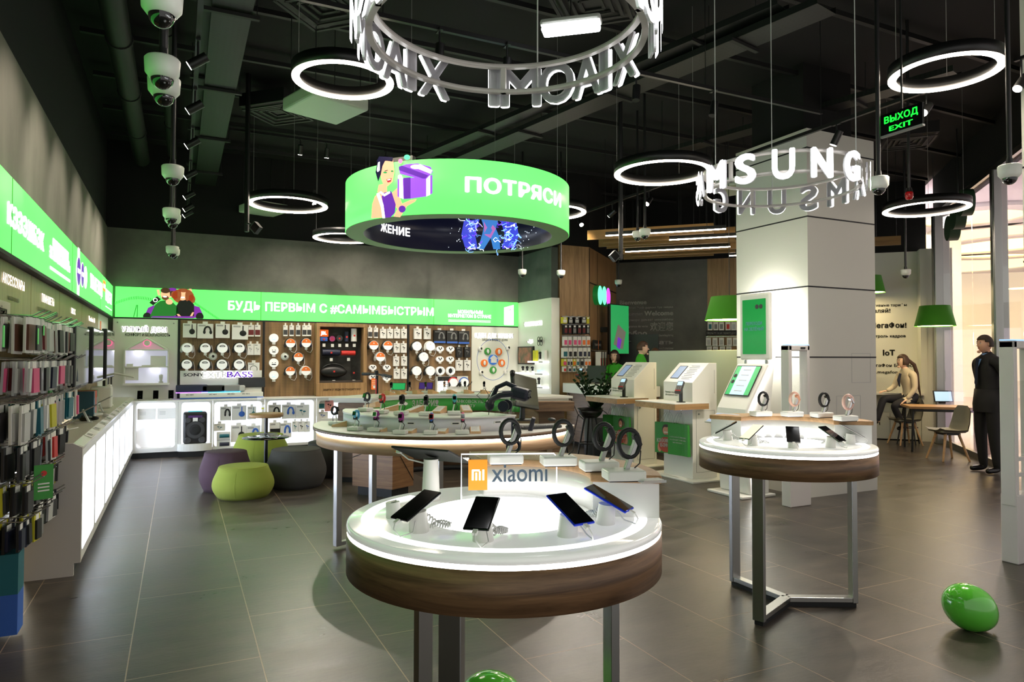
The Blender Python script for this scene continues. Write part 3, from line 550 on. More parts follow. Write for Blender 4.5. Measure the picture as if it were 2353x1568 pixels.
LOW = [(772, 977, 'black and orange', M_blk, M_blk), (816, 990, 'pale blue', mat('sky', (90, 170, 210), .5), MT['sky']), (862, 992, 'white and purple', M_white, mat('magenta', (150, 30, 130), .5)), (920, 998, 'purple', MT['magenta'], MT['magenta']), (990, 999, 'red and blue', M_red, M_blue), (1062, 998, 'white and pink', M_white, M_pink)]
HIGH = [(840, 946, 'black with orange', M_blk, M_blk), (876, 951, 'red', M_red, M_red), (922, 954, 'black round', M_blk, M_blk), (978, 956, 'all black', M_dgrey, M_blk), (1043, 954, 'turquoise', MT['aqua'], MT['aqua'])]
for rowi, (row, z, nm) in enumerate(((LOW, .957, 'lower'), (HIGH, 1.08, 'upper'))):
    for i, (px, py, colr, ca, st) in enumerate(row):
        p = PF(px, py, z); t = thing('smart_watch', '%s watch on white base, %s from left, %s level of curved counter' % (colr, ORD[i], nm), 'watch', p, rot_out(p, MC)*.5+R(AZR+2)*.5, 'watches on the %s counter level' % nm); kid_watch(t, ca, st)
for rowi, (pts, z, nm) in enumerate((([(783, 984), (830, 990), (885, 995), (948, 998), (1018, 999), (1092, 999)], .957, 'lower'), ([(855, 940), (896, 948), (952, 951), (1009, 953), (1071, 951)], 1.08, 'upper'))):
    for i, (px, py) in enumerate(pts):
        p = PF(px, py-4, z); a = rot_out(p, MC)-.25; t = thing('price_wedge', 'pale wooden wedge price holder, %s from left on the %s level of the curved counter' % (ORD[i], nm), 'price holder', p, a, 'price wedges on the %s counter level' % nm); wedge(t)
p = PF(818, 975, .957)
q = MB(); q.lathe([(.042, -.05), (.05, -.05), (.05, .05), (.042, .05), (.042, -.05)], 28); q.v = [Matrix.Rotation(PI/2, 4, 'X') @ v for v in q.v]; q.v = [Vector((v.x, v.y, v.z+.05)) for v in q.v]; o = q.build('roll_holder', M_white); o.location = p; o.rotation_euler = (0, 0, R(AZR+40)); tag(o, 'white hollow cylinder lying at the left end of the curved counter', 'holder')
# monitor, keyboard, mouse, VR set on the right end
p = PF(1200, 1000, .957); t = thing('monitor', 'tilted black computer monitor on the right end of the curved counter', 'monitor', PF(1206, 966, .957), R(AZR+62))
q = MB(); q.M = Matrix.Translation((0, .0, .27)) @ Matrix.Rotation(R(8), 4, 'Y') @ Matrix.Rotation(R(-10), 4, 'X'); q.box((0, 0, 0), (.50, .035, .31)); hs_ = q.build('housing', M_black, t, bev=.006); q2 = MB(); q2.M = q.M; q2.box((0, -.0185, .008), (.465, .002, .265)); q2.build('screen', mat('off_screen', (78, 76, 64), .12), hs_)
MB().cyl((0, .03, 0), (0, .02, .2), .03, .02, 12).build('neck', M_black, t); MB().lathe([(0, .012), (.1, .01), (.11, 0), (0, 0)], 32).build('foot', M_black, t)
t = thing('keyboard', 'black computer keyboard on the right end of the curved counter', 'keyboard', PF(1240, 984, .957), R(AZR+28)); MB().box((0, 0, .012), (.36, .14, .02)).build('case', M_dgrey, t, bev=.004)
q = MB()
for r_ in range(5):
    for c_ in range(16): q.box((-.165+c_*.022, -.05+r_*.025, .025), (.018, .02, .007))
q.build('keys', M_grey, t)
q = MB(); q.ball((0, 0, .014), (.032, .055, .018)); o = q.build('mouse', M_dgrey); o.location = PF(1268, 968, .957); tag(o, 'dark computer mouse behind the keyboard', 'mouse')
VR = PF(1170, 988, .957)
t = thing('headset_stand', 'clear acrylic head form holding the dark VR headset', 'stand', VR, R(AZR-10)); q = MB(); q.lathe([(.07, 0), (.075, .02), (.04, .05), (.035, .12), (.07, .18), (.085, .24), (.07, .32), (.03, .36), (0, .365)], 20); q.build('head_form', M_acr, t); MB().box((-.1, 0, .1), (.006, .2, .2)).build('clear_plate', M_acr, t)
t = thing('vr_headset', 'dark blue virtual-reality headset on the clear head form', 'headset', VR, R(AZR-10)); dk = mat('vr_navy', (24, 28, 48), .45)
q = MB(); q.box((.10, -.03, .30), (.15, .17, .1), 0, (0, R(14), 0)); vz = q.build('visor', dk, t, bev=.03, seg=4)
for dy, dz in ((-.06, .03), (0, .035), (.06, .03), (-.05, -.02), (.05, -.02)): MB().ball((.175, -.03+dy, .29+dz), .009, 8).build('sensor_dot', M_blk, vz)
q = MB(); q.tube([(.05, -.1, .3), (-.06, -.11, .29), (-.14, -.06, .25), (-.16, 0, .2)], .022, 10); q.tube([(.05, .05, .3), (-.06, .07, .29), (-.14, .04, .25), (-.16, 0, .2)], .022, 10); q.tube([(.06, -.02, .35), (-.02, -.02, .385), (-.1, -.02, .35), (-.15, 0, .24)], .02, 10); q.ball((-.165, 0, .2), (.04, .05, .05), 12); q.build('head_strap', dk, t)
for yy, aa in ((-.10, 0), (.07, 20)): q = MB(); q.cyl((-.03, yy-.012, .2), (-.03, yy+.012, .2), .045, None, 20); q.build('earphone', dk, t)
q = MB(); q.tube([(-.15, .02, .24), (-.22, .05, .34), (-.28, .02, .28), (-.2, -.02, .22), (-.12, -.05, .35)], .003, 6); q.tube([(-.16, -.02, .2), (-.17, -.06, .05), (-.14, -.1, -.05)], .003, 6); q.build('cable', M_black, t)
def vr_ctrl(lab, px, py, z, rx, rz):
    t = thing('vr_controller', lab, 'controller', PF(px, py, z), rz); M = Matrix.Rotation(rx, 4, 'X')
    q = MB(); q.M = M; q.tube([(0, 0, .16), (0, 0, .08), (0, -.005, 0)], [.016, .02, .017], 12); q.build('handle', dk, t); q = MB(); q.M = M; q.tube([(.045*math.cos(R(a)), -.02, -.045+.045*math.sin(R(a))) for a in range(0, 360, 20)], .013, 8, closed=True); q.build('ring', dk, t); q = MB(); q.M = M; q.disc((0, .1), .012, 16, 0, .021); q.v = [Vector((v.x, v.y, v.z)) for v in q.v]; q.build('touch_pad', M_blk, t)
vr_ctrl('dark ring-headed VR controller hanging left over the curved counter edge', 1180, 1010, .95, R(10), R(AZR)); vr_ctrl('dark ring-headed VR controller leaning right over the curved counter edge', 1215, 1000, .92, R(25), R(AZR+35))
# webcam on a post behind the headset
t = thing('motion_camera', 'small black motion camera on a post above the VR headset', 'camera', PF(1172, 985, .957), R(AZR)); MB().cyl((0, .12, 0), (.02, .12, .42), .008, None, 8).build('post', M_black, t); q = MB(); q.cyl((.02, .10, .45), (.02, .135, .47), .02, .024, 14); q.build('lens_head', M_blk, t)
# ---------------------------------------------------------------- far curved counter with green front
FC = (3.1, 8.0)
def far_hit(px, r=1.36, z=1.05):
    d = ray(px, 822).xy.normalized(); c = Vector(FC); b = d.dot(c); k = b+math.sqrt(max(b*b-c.dot(c)+r*r, 0)); return Vector((d.x*k, d.y*k, z))
t = thing('display_counter', 'far curved counter with green front reading ЗАБЕРИ and watches along its white top', 'counter', (FC[0], FC[1], 0))
MB().band((0, 0), 1.06, 1.6, -4, 152, 1.02, 1.05, 64).build('tabletop', M_white, t)
q = MB(); q.band((0, 0), 1.09, 1.12, 18, 140, .82, 1.0, 64, 0); q.build('green_front', mat('green_board', (62, 158, 62), .45), t)
q = MB(); q.band((0, 0), 1.075, 1.55, -3, 151, .99, 1.02, 64); q.build('white_edge', M_panel, t); MB().band((0, 0), 1.125, 1.5, -2, 150, .06, .985, 64).build('carcass', M_walv, t)
q = MB(); q.band((0, 0), 1.08, 1.5, -2, 150, .0, .06, 64); q.build('plinth', M_blk, t)
for z in (.10, .36): MB().band((0, 0), 1.02, 1.125, 120, 150, z, z+.03, 24).build('lit_ledge', M_strip, t)
q = MB()
for s, a0, a1, zz, hh in (('ЗАБЕРИ!', 103, 82, .885, .085), ('БАНКОВСКУЮ', 72, 49, .925, .04), ('КАРТУ', 66, 55, .865, .04)):
    n = len(s)
    for i, ch in enumerate(s):
        a = R(a0+(a1-a0)*(i+.5)/n); wch = 1.08*R(a0-a1)/n*.86; q.text(ch, 0, 0, hh, 0, .03, 0, 0, 'c', wch, Matrix.Translation((1.086*math.cos(a), 1.086*math.sin(a), zz)) @ Matrix.Rotation(a-PI/2, 4, 'Z') @ Matrix.Rotation(PI/2, 4, 'X'))
q.build('lettering', M_paper, t)
q = MB()
for a, z, r_ in ((114, .935, .03), (112, .95, .035), (110, .94, .034), (108, .93, .026)): q.ball((1.083*math.cos(R(a)), 1.083*math.sin(R(a)), z), (r_, .004, r_*.8), 12)
q.build('cloud_print', M_paper, t)
q = MB(); q.prism([(2.25-FC[0], 7.80-FC[1]), (1.79-FC[0], 7.88-FC[1]), (2.13-FC[0], 7.44-FC[1]), (2.42-FC[0], 7.60-FC[1])][::-1], .1, .80, 0)
q.build('pedestal', wood('oak_ped', (104, 70, 40), (150, 110, 70), 3, 1.0), t); q = MB(); q.prism([(2.25-FC[0], 7.80-FC[1]), (1.85-FC[0], 7.86-FC[1]), (2.14-FC[0], 7.50-FC[1]), (2.37-FC[0], 7.63-FC[1])][::-1], 0, .1, 0); q.build('pedestal_plinth', M_blk, t)
q = MB(); A, B, C_ = Vector((2.13-FC[0], 7.438-FC[1], 0)), Vector((1.79-FC[0], 7.878-FC[1], 0)), Vector((2.42-FC[0], 7.598-FC[1], 0))
def crack(q, P, Q, w=.008): q.tube([P, Q], w/2, 6)
for P, Q in ((A+Vector((0, 0, .62)), B+Vector((0, 0, .42))), (A+Vector((0, 0, .62)), C_+Vector((0, 0, .16)))): crack(q, P, Q)
q.build('pedestal_groove', M_blk, t)
q = MB(); q.box((1.3, -.1, .93), (.5, .36, .12), 0, (0, 0, R(-20))); q.build('oak_end', M_wal, t)
for i, (px, py, colr, ca) in enumerate(((893, 896, 'black', M_blk), (935, 894, 'black', M_blk), (972, 893, 'tan-strapped', M_brown), (1015, 892, 'pale gold', MT['rose_gold']), (1062, 893, 'black', M_blk), (1106, 893, 'black', M_blk))):
    p = far_hit(px+6); t = thing('smart_watch', '%s watch on white arm, %s from left on the far green-fronted counter' % (colr, ORD[i]), 'watch', p, R(AZR), 'watches on the far counter'); kid_watch(t, ca, ca)
for i, px in enumerate((898, 922, 961, 996, 1038, 1078, 1116)):
    p = far_hit(px, 1.22); t = thing('price_wedge', 'pale wooden wedge price holder, %s from left on the far green-fronted counter' % ORD[i], 'price holder', p, R(AZR+150), 'price wedges on the far counter'); wedge(t)
for i, (px, s_) in enumerate(((916, M_greens), (979, mat('purple_screen', (70, 50, 120), .2, es=.5)))):
    p = far_hit(px, 1.47); t = thing('tablet_stand', ['tablet with green screen standing at the left of the far counter', 'tablet with purple screen standing at the middle of the far counter'][i], 'tablet', p, R(AZR)); q = MB(); q.box((0, 0, .1), (.2, .008, .11), 0, (R(-30), 0, 0)); q.build('tablet', M_blk, t, bev=.003); MB().box((0, -.0045, .1), (.185, .002, .098), 0, (R(-30), 0, 0)).build('screen', s_, t); MB().box((0, .03, .04), (.04, .03, .08)).build('stand', M_ltg, t)
# ---------------------------------------------------------------- back wall: boards and their goods
WBF = Wall((0, 11.98, 0), (1, 0, 0)); ZT = .885
def za(x, y): return 230+x/4.706, 640+y/4.706
def zb(x, y): return 700+x/4.706, 680+y/4.706
def board(name, px0, px1, m, lab, cat, py0=738, z0=ZT, d=.03, grp=None):
    u0 = WB.uv(px0, 800)[0]; u1 = WB.uv(px1, 800)[0]; t = thing(name, lab, cat, M=WB.at((u0+u1)/2, 0), group=grp)
    MB().box((0, (z0+2.16)/2, -.0), (u1-u0, 2.16-z0, d)).build('board', m, t); return t, (u0+u1)/2, u1-u0
PEGL = 'oak pegboards on the back wall'
for i, (a, b) in enumerate(((414, 603), (608, 722), (835, 934.5), (940, 1082))): board('pegboard', a, b, M_peg, 'perforated oak board on the back wall, %s from left' % ORD[i], 'pegboard', grp=PEGL)
q = MB(); 
for px in (411, 605.5, 937.3): u = WB.uv(px, 800)[0]; struct(MB().box((0, (ZT+2.16)/2, 0), (.035, 2.16-ZT, .05)).build('trim_%d' % (20+int(px) % 10), M_blk, M=WB.at(u, 0)))
M_halo = mat('halo_white', (255, 255, 255), .5, es=1.5); M_pinkl = mat('letter_pinkwhite', (224, 196, 194), .6)
def halo(t, W, s, xa, ya, xb, yb, hp, ou, ov):
    u0, v0 = W.uv(xa, ya); u1, v1 = W.uv(xb, yb); h = W.uv(xa, ya-hp)[1]-v0
    q = MB(); q.text(s, u0-ou, v0-ov, h, .02, .09, w=u1-u0); q.build('glow_outline', M_halo, t); q = MB(); q.text(s, u0-ou, v0-ov, h, .04, .006, .008, w=u1-u0); q.build('lettering', M_pinkl, t)
t, uu, ww = board('wall_panel', 259, 408, M_panel, 'pale wall panel with glowing letters УМНЫЙ ДОМ beside the corner', 'wall panel')
halo(t, WB, 'УМНЫЙ ДОМ', 279, 762, 384, 764, 11, uu, 0)
u0, v0 = WB.uv(254, 772); u1, v1 = WB.uv(391, 772.5); q = MB(); q.text('КОМФОРТ И БЕЗОПАСНОСТЬ', u0+.2-uu, v0, .045, .017, .03, w=u1-u0-.2); q.build('caption', M_ink, t)
q = MB(); [q.cyl((x, z, .015), (x, z, .022), .01, None, 10) for x in (-ww/2+.06, ww/2-.06) for z in (2.1,)]; q.build('screw', M_grey, t)
# the little house of smart devices
t = thing('smart_house', 'white house-shaped lit shelf of smart home devices on the pale panel', 'shelf', M=WB.at(0, 0, .02))
hx0, hz0 = WB.uv(287, 883); hx1, hz1 = WB.uv(387, 805); cx = (hx0+hx1)/2; zr = WB.uv(338, 778)[1]; zm = (hz0+hz1)/2
q = MB()
for c, d in (((cx, hz0, .07), (hx1-hx0+.04, .03, .16)), ((cx, hz1, .07), (hx1-hx0, .02, .14)), ((cx, zm, .07), (hx1-hx0, .02, .14)), ((hx0, zm, .07), (.02, hz1-hz0, .14)), ((hx1, zm, .07), (.02, hz1-hz0, .14))): q.box(c, d)
q.build('frame', M_white, t)
q = MB(); q.tube([(hx0, hz1, .07), (cx, zr, .07), (hx1, hz1, .07)], .018, 6); q.build('roof', M_white, t)
MB().box((cx, zm, .005), (hx1-hx0, hz1-hz0, .01)).build('lit_back', mat('lilac_back', (215, 215, 235), .5, es=.35), t)
q = MB(); q.add([(hx0+.02, hz1, .02), (hx1-.02, hz1, .02), (cx, zr-.02, .02)], [(0, 1, 2)]); q.build('pink_gable', mat('pink_gable', (222, 176, 196), .5, es=.25), t)
q = MB(); q.cyl((cx, hz1+.11, .02), (cx, hz1+.11, .06), .045, None, 24); q.build('round_sensor', M_white, t); q = MB(); q.tube([(cx+.05*math.cos(R(a)), hz1+.11+.05*math.sin(R(a)), .03) for a in range(0, 360, 20)], .005, 6, closed=True); q.build('pink_ring', mat('pink_ring', (255, 90, 150), .4, es=1.5), t)
q = MB(); [q.box((x, z, .07), (.1, .012, .08)) for x, z in ((cx-.12, hz1-.02), (cx+.12, zm-.02))]; q.build('lamp', M_glow, t)
MB().box((cx+.16, zm+.09, .04), (.22, .17, .03)).build('info_card', M_paper, t); MB().box((hx0+.1, zm-.11, .05), (.18, .2, .02)).build('info_card', M_paper, t)
for nm, x, z, ob in (('small white device on the left of the house shelf', hx0+.07, zm+.03, 0), ('white lamp device on the lower right of the house shelf', hx1-.1, hz0+.07, 1), ('flat white device on the upper level of the house shelf', cx+.02, zm+.025, 2)):
    d_ = thing('smart_device', nm, 'device', M=WB.at(x, z-.02, .1)); q = MB()
    if ob == 1: q.lathe([(.035, 0), (.035, .02), (.018, .03), (.028, .09), (.028, .13), (.0, .14)], 16); q.v = [Vector((v.x, v.z-.035, v.y)) for v in q.v]
    else: q.box((0, .015, 0), (.09 if ob == 0 else .18, .05 if ob == 0 else .02, .08))
    q.build('body', M_white if ob != 1 else M_ltg, d_)
# hanging boxes
def pack(W, zf, zx, zy, zw, zh, lab, d=.05, base=M_paper, kind='phones', cat='box', grp=None, name='headphone_box', acc=M_blk, w0=.02, tab=True):
    a = zf(zx-zw/2, zy-zh/2); b = zf(zx+zw/2, zy+zh/2); u, v, w, h = W.rect(a[0], a[1], b[0], b[1])
    t = thing(name, lab, cat, M=W.at(u, v-h/2, w0), group=grp); ct = MB().box((0, h/2, d/2), (w, h, d)).build('carton', base, t)
    q = MB(); z = d+.001
    if kind == 'phones':
        q.tube([(.14*w+.2*w*math.cos(R(a)), h*.5+.3*h*math.sin(R(a)), z) for a in range(-10, 200, 21)], .012*h/.2, 6); q.ball((.14*w-.2*w, h*.42, z), (.09*w, .13*h, .006), 10); q.ball((.14*w+.2*w, h*.42, z), (.1*w, .14*h, .006), 10)
    elif kind == 'cup': q.box((.18*w, h*.72, z), (.07*w, .42*h, .004)); q.ball((.18*w, h*.42, z), (.22*w, .2*h, .008), 14)
    elif kind == 'pods': [q.ball((x*w, y*h, z), (.12*w, .06*h, .004), 8) for x, y in ((-.12, .6), (.12, .52))]; q.tube([(-.12*w, .55*h, z), (0, .25*h, z), (.14*w, .5*h, z)], .003, 5)
    elif kind == 'pic': q.box((0, h*.35, z), (w*.9, h*.45, .002))
    elif kind == 'loop': q.tube([(.3*w*math.cos(R(a)), h*.45+.28*h*math.sin(R(a)), z) for a in range(-60, 241, 25)], .004, 5)
    if kind: q.build('printed_picture', acc, ct)
    q = MB(); [q.box((-.2*w, h*y, z), (w*.45, h*.035, .001)) for y in (.9, .84)]; q.build('printed_text', M_grey, ct)
    if tab: MB().box((0, h+.018, d*.5), (w*.32, .04, .002)).build('hang_tab', M_paper, t)
    return t
GB = 'headphone boxes on the oak boards'
for i, (x, y, w, h, k) in enumerate(((967, 565, 142, 155, 'cup'), (1135, 572, 170, 160, 'phones'), (1322, 570, 150, 155, 'cup'), (1508, 583, 170, 162, 'cup'))): pack(WB, za, x, y, w, h, 'white headphone box on the top row of the first oak board, %s from left' % ORD[i], .09, kind=k, grp=GB)
for i, (x, y, w, h, k, ac) in enumerate(((1630, 567, 60, 126, 'pic', M_maroon), (1700, 567, 58, 126, 'pic', M_maroon), (1625, 768, 66, 122, 'pods', M_ltg), (1697, 768, 66, 122, 'pods', M_ltg), (1657, 972, 124, 122, 'loop', M_blk))): pack(WB, za, x, y, w, h, ['small white box with a portrait, left one at the right of the first oak board', 'small white box with a portrait, right one at the right of the first oak board', 'small white earphone box, left one on the middle row of the first oak board', 'small white earphone box, right one on the middle row of the first oak board', 'square white neckband box low at the right of the first oak board'][i], .04, kind=k, acc=ac, grp=GB)
for i, x in enumerate((2000, 2067, 2137, 2205, 2255)): pack(WB, za, x, 567, 46, 118, 'slim white box with orange top on the second oak board, %s from left' % ORD[i], .04, kind='pic', grp='slim orange-topped boxes', acc=M_dgrey, name='earphone_box'); 
for i, (x, y, lab) in enumerate(((700, 400, 'slim white box with dark picture, first on the third oak board'), (763, 402, 'slim white box with dark picture, second on the third oak board'))): pack(WB, zb, x, y, 45, 112, lab, .04, kind='pic', acc=M_dgrey, grp='slim orange-topped boxes', name='earphone_box')
rows = [[(840, 410, 64, 104), (915, 410, 62, 104), (990, 410, 62, 104), (1065, 410, 60, 104)], [(988, 565, 64, 104), (1062, 565, 60, 104)], [(982, 708, 62, 104), (1066, 706, 60, 104)], [(988, 843, 64, 108), (1065, 843, 60, 108)]]
for r_, row in enumerate(rows):
    for i, (x, y, w, h) in enumerate(row): pack(WB, zb, x, y, w, h, 'white earphone box, %s from left on the %s box row of the third oak board' % (ORD[i], ORD[r_]), .045, kind='pods', acc=M_blk, grp='earphone boxes on the third board', name='earphone_box')
for i, (x, y, w, h, b_, k, lab) in enumerate(((1212, 412, 78, 114, M_paper, 'pods', 'white box top left on the fourth oak board'), (1315, 412, 70, 118, M_paper, 'pods', 'white box second on the top row of the fourth oak board'), (1447, 443, 124, 142, M_ink, 'phones', 'black headphone box with blue foot, first of three on the fourth board'), (1580, 447, 116, 142, M_ink, 'phones', 'black headphone box with blue foot, second of three on the fourth board'), (1706, 452, 116, 142, M_ink, 'phones', 'black headphone box with blue foot, third of three on the fourth board'), (1660, 610, 64, 112, M_ink, 'pods', 'small dark box left on the second box row of the fourth board'), (1745, 610, 62, 112, M_ink, 'pods', 'small dark box right on the second box row of the fourth board'), (1660, 752, 70, 114, M_paper, 'pods', 'small white box left on the third box row of the fourth board'), (1745, 752, 66, 114, M_paper, 'pods', 'small white box right on the third box row of the fourth board'))):
    t = pack(WB, zb, x, y, w, h, lab, .06, b_, k, grp='boxes on the fourth board', acc=M_grey if b_ is M_ink else M_blk)
    if 'blue foot' in lab: a = WB.rect(*zb(x-w/2, y-h/2), *zb(x+w/2, y+h/2)); MB().box((.0, .02, .061), (a[2], .035, .002)).build('blue_band', M_blue, t)
# headphones worn on white discs
M_disc = mat('display_disc', (246, 246, 242), .4, es=.25)  # discs are no lamps; the strong light on them is put in as emission
def headphone(zf, zx, zy, zr, lab, shell, face=None, over=1.0, grp='headphones on white discs'):
    a = zf(zx-zr, zy); b = zf(zx+zr, zy); u, v, w, h = WB.rect(a[0], a[1], b[0], b[1]); r_ = w/2; t = thing('headphones', lab, 'headphones', M=WB.at(u, v, .011), group=grp)
    q = MB(); q.cyl((0, 0, 0), (0, 0, .12), r_*.8, r_, 28); q.cyl((0, 0, .12), (0, 0, .126), r_, r_*.97, 28); dd = q.build('display_disc', M_disc, t)
    q = MB()
    if face: pts = [(r_*.95*math.cos(R(a)), r_*.95*math.sin(R(a))) for a in range(0, 181, 12)]; q.poly(pts, .1268, 0); q.ball((0, r_*.45, .127), (r_*.16, r_*.16, .002), 10, 1)
    else: q.tube([(r_*.5*math.cos(R(a)), r_*.28+r_*.28*math.sin(R(a)), .1268) for a in range(0, 181, 15)], r_*.07, 5); q.box((0, r_*.28, .1272), (r_*1.0, r_*.12, .002))
    q.build('printed_face', [face or M_ink, M_white], dd)
    q = MB(); q.tube([(r_*1.12*over*math.cos(R(a)), r_*1.12*over*math.sin(R(a))-.01, .05) for a in range(-20, 201, 15)], r_*.14, 8); q.build('headband', shell, t)
    for s_ in (-1, 1): q = MB(); q.ball((s_*r_*1.05*over, -r_*.5, .05), (r_*.3, r_*.5, .045), 14); q.build('ear_cup', shell, t)
    MB().box((0, -r_*1.25, .1), (r_*.55, r_*.5, .003)).build('price_tag', M_paper, dd)
    q = MB(); q.tube([(r_*1.05, r_*.0, .03), (r_*1.2, r_*.6, .03), (r_*1.45, -r_*.4, .03), (r_*1.5, -r_*1.4, .03), (r_*1.1, -r_*2.1, .03), (r_*.4, -r_*1.9, .03), (.0, -r_*1.4, .04)], .005, 5); q.build('cord', M_cable, t)
for r_, (y, row) in enumerate(((755, (940, 1135, 1318, 1500)), (930, (937, 1130, 1313, 1497)))):
    for i, x in enumerate(row): headphone(za, x, y, 57, '%s headphones on white disc, %s from left, %s row of first oak board' % ('silver' if (r_, i) == (0, 0) else 'black', ORD[i], ['upper', 'lower'][r_]), M_ltg if (r_, i) == (0, 0) else M_black)
for x, y, lab, sh in ((2048, 702, 'black headphones on orange disc, top left on the second oak board', M_black), (2217, 700, 'navy headphones on orange disc, top right on the second oak board', M_navy), (2133, 852, 'black headphones on orange disc in the middle of the second oak board', M_black), (2045, 1002, 'black headphones on orange disc, bottom left on the second oak board', M_black), (2212, 1000, 'white headphones on orange disc, bottom right on the second oak board', M_white)): headphone(za, x, y, 50, lab, sh, M_orange)
for x, y, lab, sh, f in ((728, 537, 'black headphones on orange disc, left on the third oak board', M_black, M_orange), (880, 540, 'black headphones on orange disc, right on the third oak board', M_black, M_orange), (800, 662, 'silver headphones on orange disc, lower on the third oak board', M_ltg, M_orange), (1193, 547, 'black headphones on plain white disc, top left on the fourth oak board', M_black, M_disc), (1337, 547, 'white headphones on plain white disc, top right on the fourth oak board', M_white, M_disc), (1265, 662, 'black headphones on plain white disc in the middle of the fourth oak board', M_black, M_disc), (1190, 812, 'black headphones on plain white disc, bottom left on the fourth oak board', M_black, M_disc), (1337, 812, 'black headphones on plain white disc, bottom right on the fourth oak board', M_black, M_disc)): headphone(zb, x, y, 48, lab, sh, f)
def disc_face(zf, x, y, r, lab, kind):
    a = zf(x-r, y); b = zf(x+r, y); u, v, w, h = WB.rect(a[0], a[1], b[0], b[1]); r_ = w/2; t = thing('display_disc', lab, 'display disc', M=WB.at(u, v, .011), group='white display discs'); ry = r_*(.72 if kind == 'oval' else 1)
    q = MB()
    if kind == 'cup': q.lathe([(r_*.66, 0), (r_*.66, .1), (r_, .1), (r_, 0), (r_*.66, 0)], 28)
    else: q.cyl((0, 0, 0), (0, 0, .06), r_, None, 28); q.v = [Vector((v.x, v.y*ry/r_, v.z)) for v in q.v]
    q.build('disc', M_disc, t); q = MB()
    if kind == 'cup': q.lathe([(0, .01), (r_*.66, .012)], 24)
    elif kind == 'oval': q.tube([(-r_*.4, ry*.6, .065), (-.1*r_, -ry*.2, .07), (0, -ry*.5, .065), (.15*r_, 0, .07), (.4*r_, ry*.6, .065)], .006, 5); q.ball((-.35*r_, .3*ry, .065), .012, 8); q.ball((.35*r_, .3*ry, .065), .012, 8)
    else: [q.ball((s_*r_*.3, r_*.05, .062), (r_*.13, r_*.09, .004), 8) for s_ in (-1, 1)]; q.box((0, -r_*.35, .062), (r_*(.9 if kind == 'band' else .7), r_*.22, .004)); 
    q.build('printed_face' if kind != 'oval' else 'earphones', M_blk if kind in ('dark', 'cup', 'oval', 'band') else M_blues, t); MB().box((0, -ry*1.2, .05), (r_*.7, r_*.5, .003)).build('price_tag', M_paper, t)
for i, (y, k) in enumerate(((647, 'pale'), (779, 'dark'), (914, 'band'), (1047, 'pale'))): disc_face(za, 1874, y, 50, 'white disc with printed face, %s from the top on the second oak board' % ORD[i], k)
for x, y, lab in ((728, 775, 'white oval earphone disc, upper left low on the third oak board'), (880, 775, 'white oval earphone disc, upper right low on the third oak board'), (728, 880, 'white oval earphone disc, lower left on the third oak board'), (880, 892, 'white oval earphone disc, lower right on the third oak board'), (1453, 575, 'white oval earphone disc, upper left on the fourth oak board'), (1565, 577, 'white oval earphone disc, upper right on the fourth oak board'), (1452, 686, 'white oval earphone disc, lower left on the fourth oak board'), (1563, 686, 'white oval earphone disc, lower right on the fourth oak board')): disc_face(zb, x, y, 40, lab, 'oval')
for x, lab in ((1452, 'hollow white cup stand, left on the fourth oak board'), (1563, 'hollow white cup stand, right on the fourth oak board')): disc_face(zb, x, 812, 44, lab, 'cup')
for x, y, lab in ((1220, 843, 'round wall camera between the headphones of the first oak board'), (1997, 845, 'round wall camera in the middle of the second oak board')):
    p = za(x, y); u, v = WB.uv(*p); t = thing('wall_camera', lab, 'camera', M=WB.at(u, v, .015)); q = MB(); q.lathe([(.068, 0), (.06, .035), (.03, .055), (0, .055)], 24); q.build('housing', MT['camera_white'], t); MB().ball((0, 0, .045), (.026, .026, .02), 12).build('lens', M_glossb, t)
# orange hang tag
u, v, w, h = WB.rect(*zb(706, 893), *zb(780, 1010)); t = thing('hang_tag', 'orange printed tag hanging low on the third oak board', 'tag', M=WB.at(u, v, .1)); MB().box((0, 0, 0), (w, h, .004)).build('card', M_orange, t); q = MB(); [q.box((-.01, h*.3-k*.03, .003), (w*.7, .006, .001)) for k in range(4)]; q.box((w*.0, -h*.25, .003), (w*.45, h*.28, .001)); q.build('printed_text', M_paper, t)
# loudspeaker showcase
u0, v0 = WB.uv(722, 738); u1, v1 = WB.uv(835, 904); cx = (u0+u1)/2; W_ = u1-u0; t = thing('showcase', 'oak-framed dark showcase of loudspeakers between the oak boards', 'showcase', M=WB.at(cx, 0, 0))
q = MB(); zt = 2.15; zi0 = WB.uv(780, 879)[1]; zi1 = WB.uv(780, 753)[1]
for c, d in (((0, (zt+zi1)/2, .12), (W_, zt-zi1, .24)), ((0, (ZT+.0+zi0)/2, .13), (W_, zi0-ZT, .26)), ((-W_/2+.03, (zi0+zi1)/2, .12), (.06, zi1-zi0, .24)), ((W_/2-.03, (zi0+zi1)/2, .12), (.06, zi1-zi0, .24))): q.box(c, d)
q.build('frame', M_oak1, t, bev=.004); MB().box((0, (zi0+zi1)/2, .012), (W_-.1, zi1-zi0, .01)).build('dark_back', mottled('slate_back', (36, 34, 32), (62, 60, 56), 6, .7), t)
for zz in (787, 819): MB().box((0, WB.uv(780, zz)[1], .12), (W_-.12, .008, .18)).build('glass_shelf', M_acr, t)
MB().box((0, zi0+.02, .1), (W_-.13, .03, .16)).build('lower_ledge', mat('ledge', (70, 60, 54), .5), t)
q = MB(); q.text('ЗАЩИТА ОТ ВОДЫ ПО СТАНДАРТУ IPX7', 0, (ZT+zi0)/2-.02, .032, .262, .03, al='c', w=W_*.74); q.build('lettering', M_ink, t)
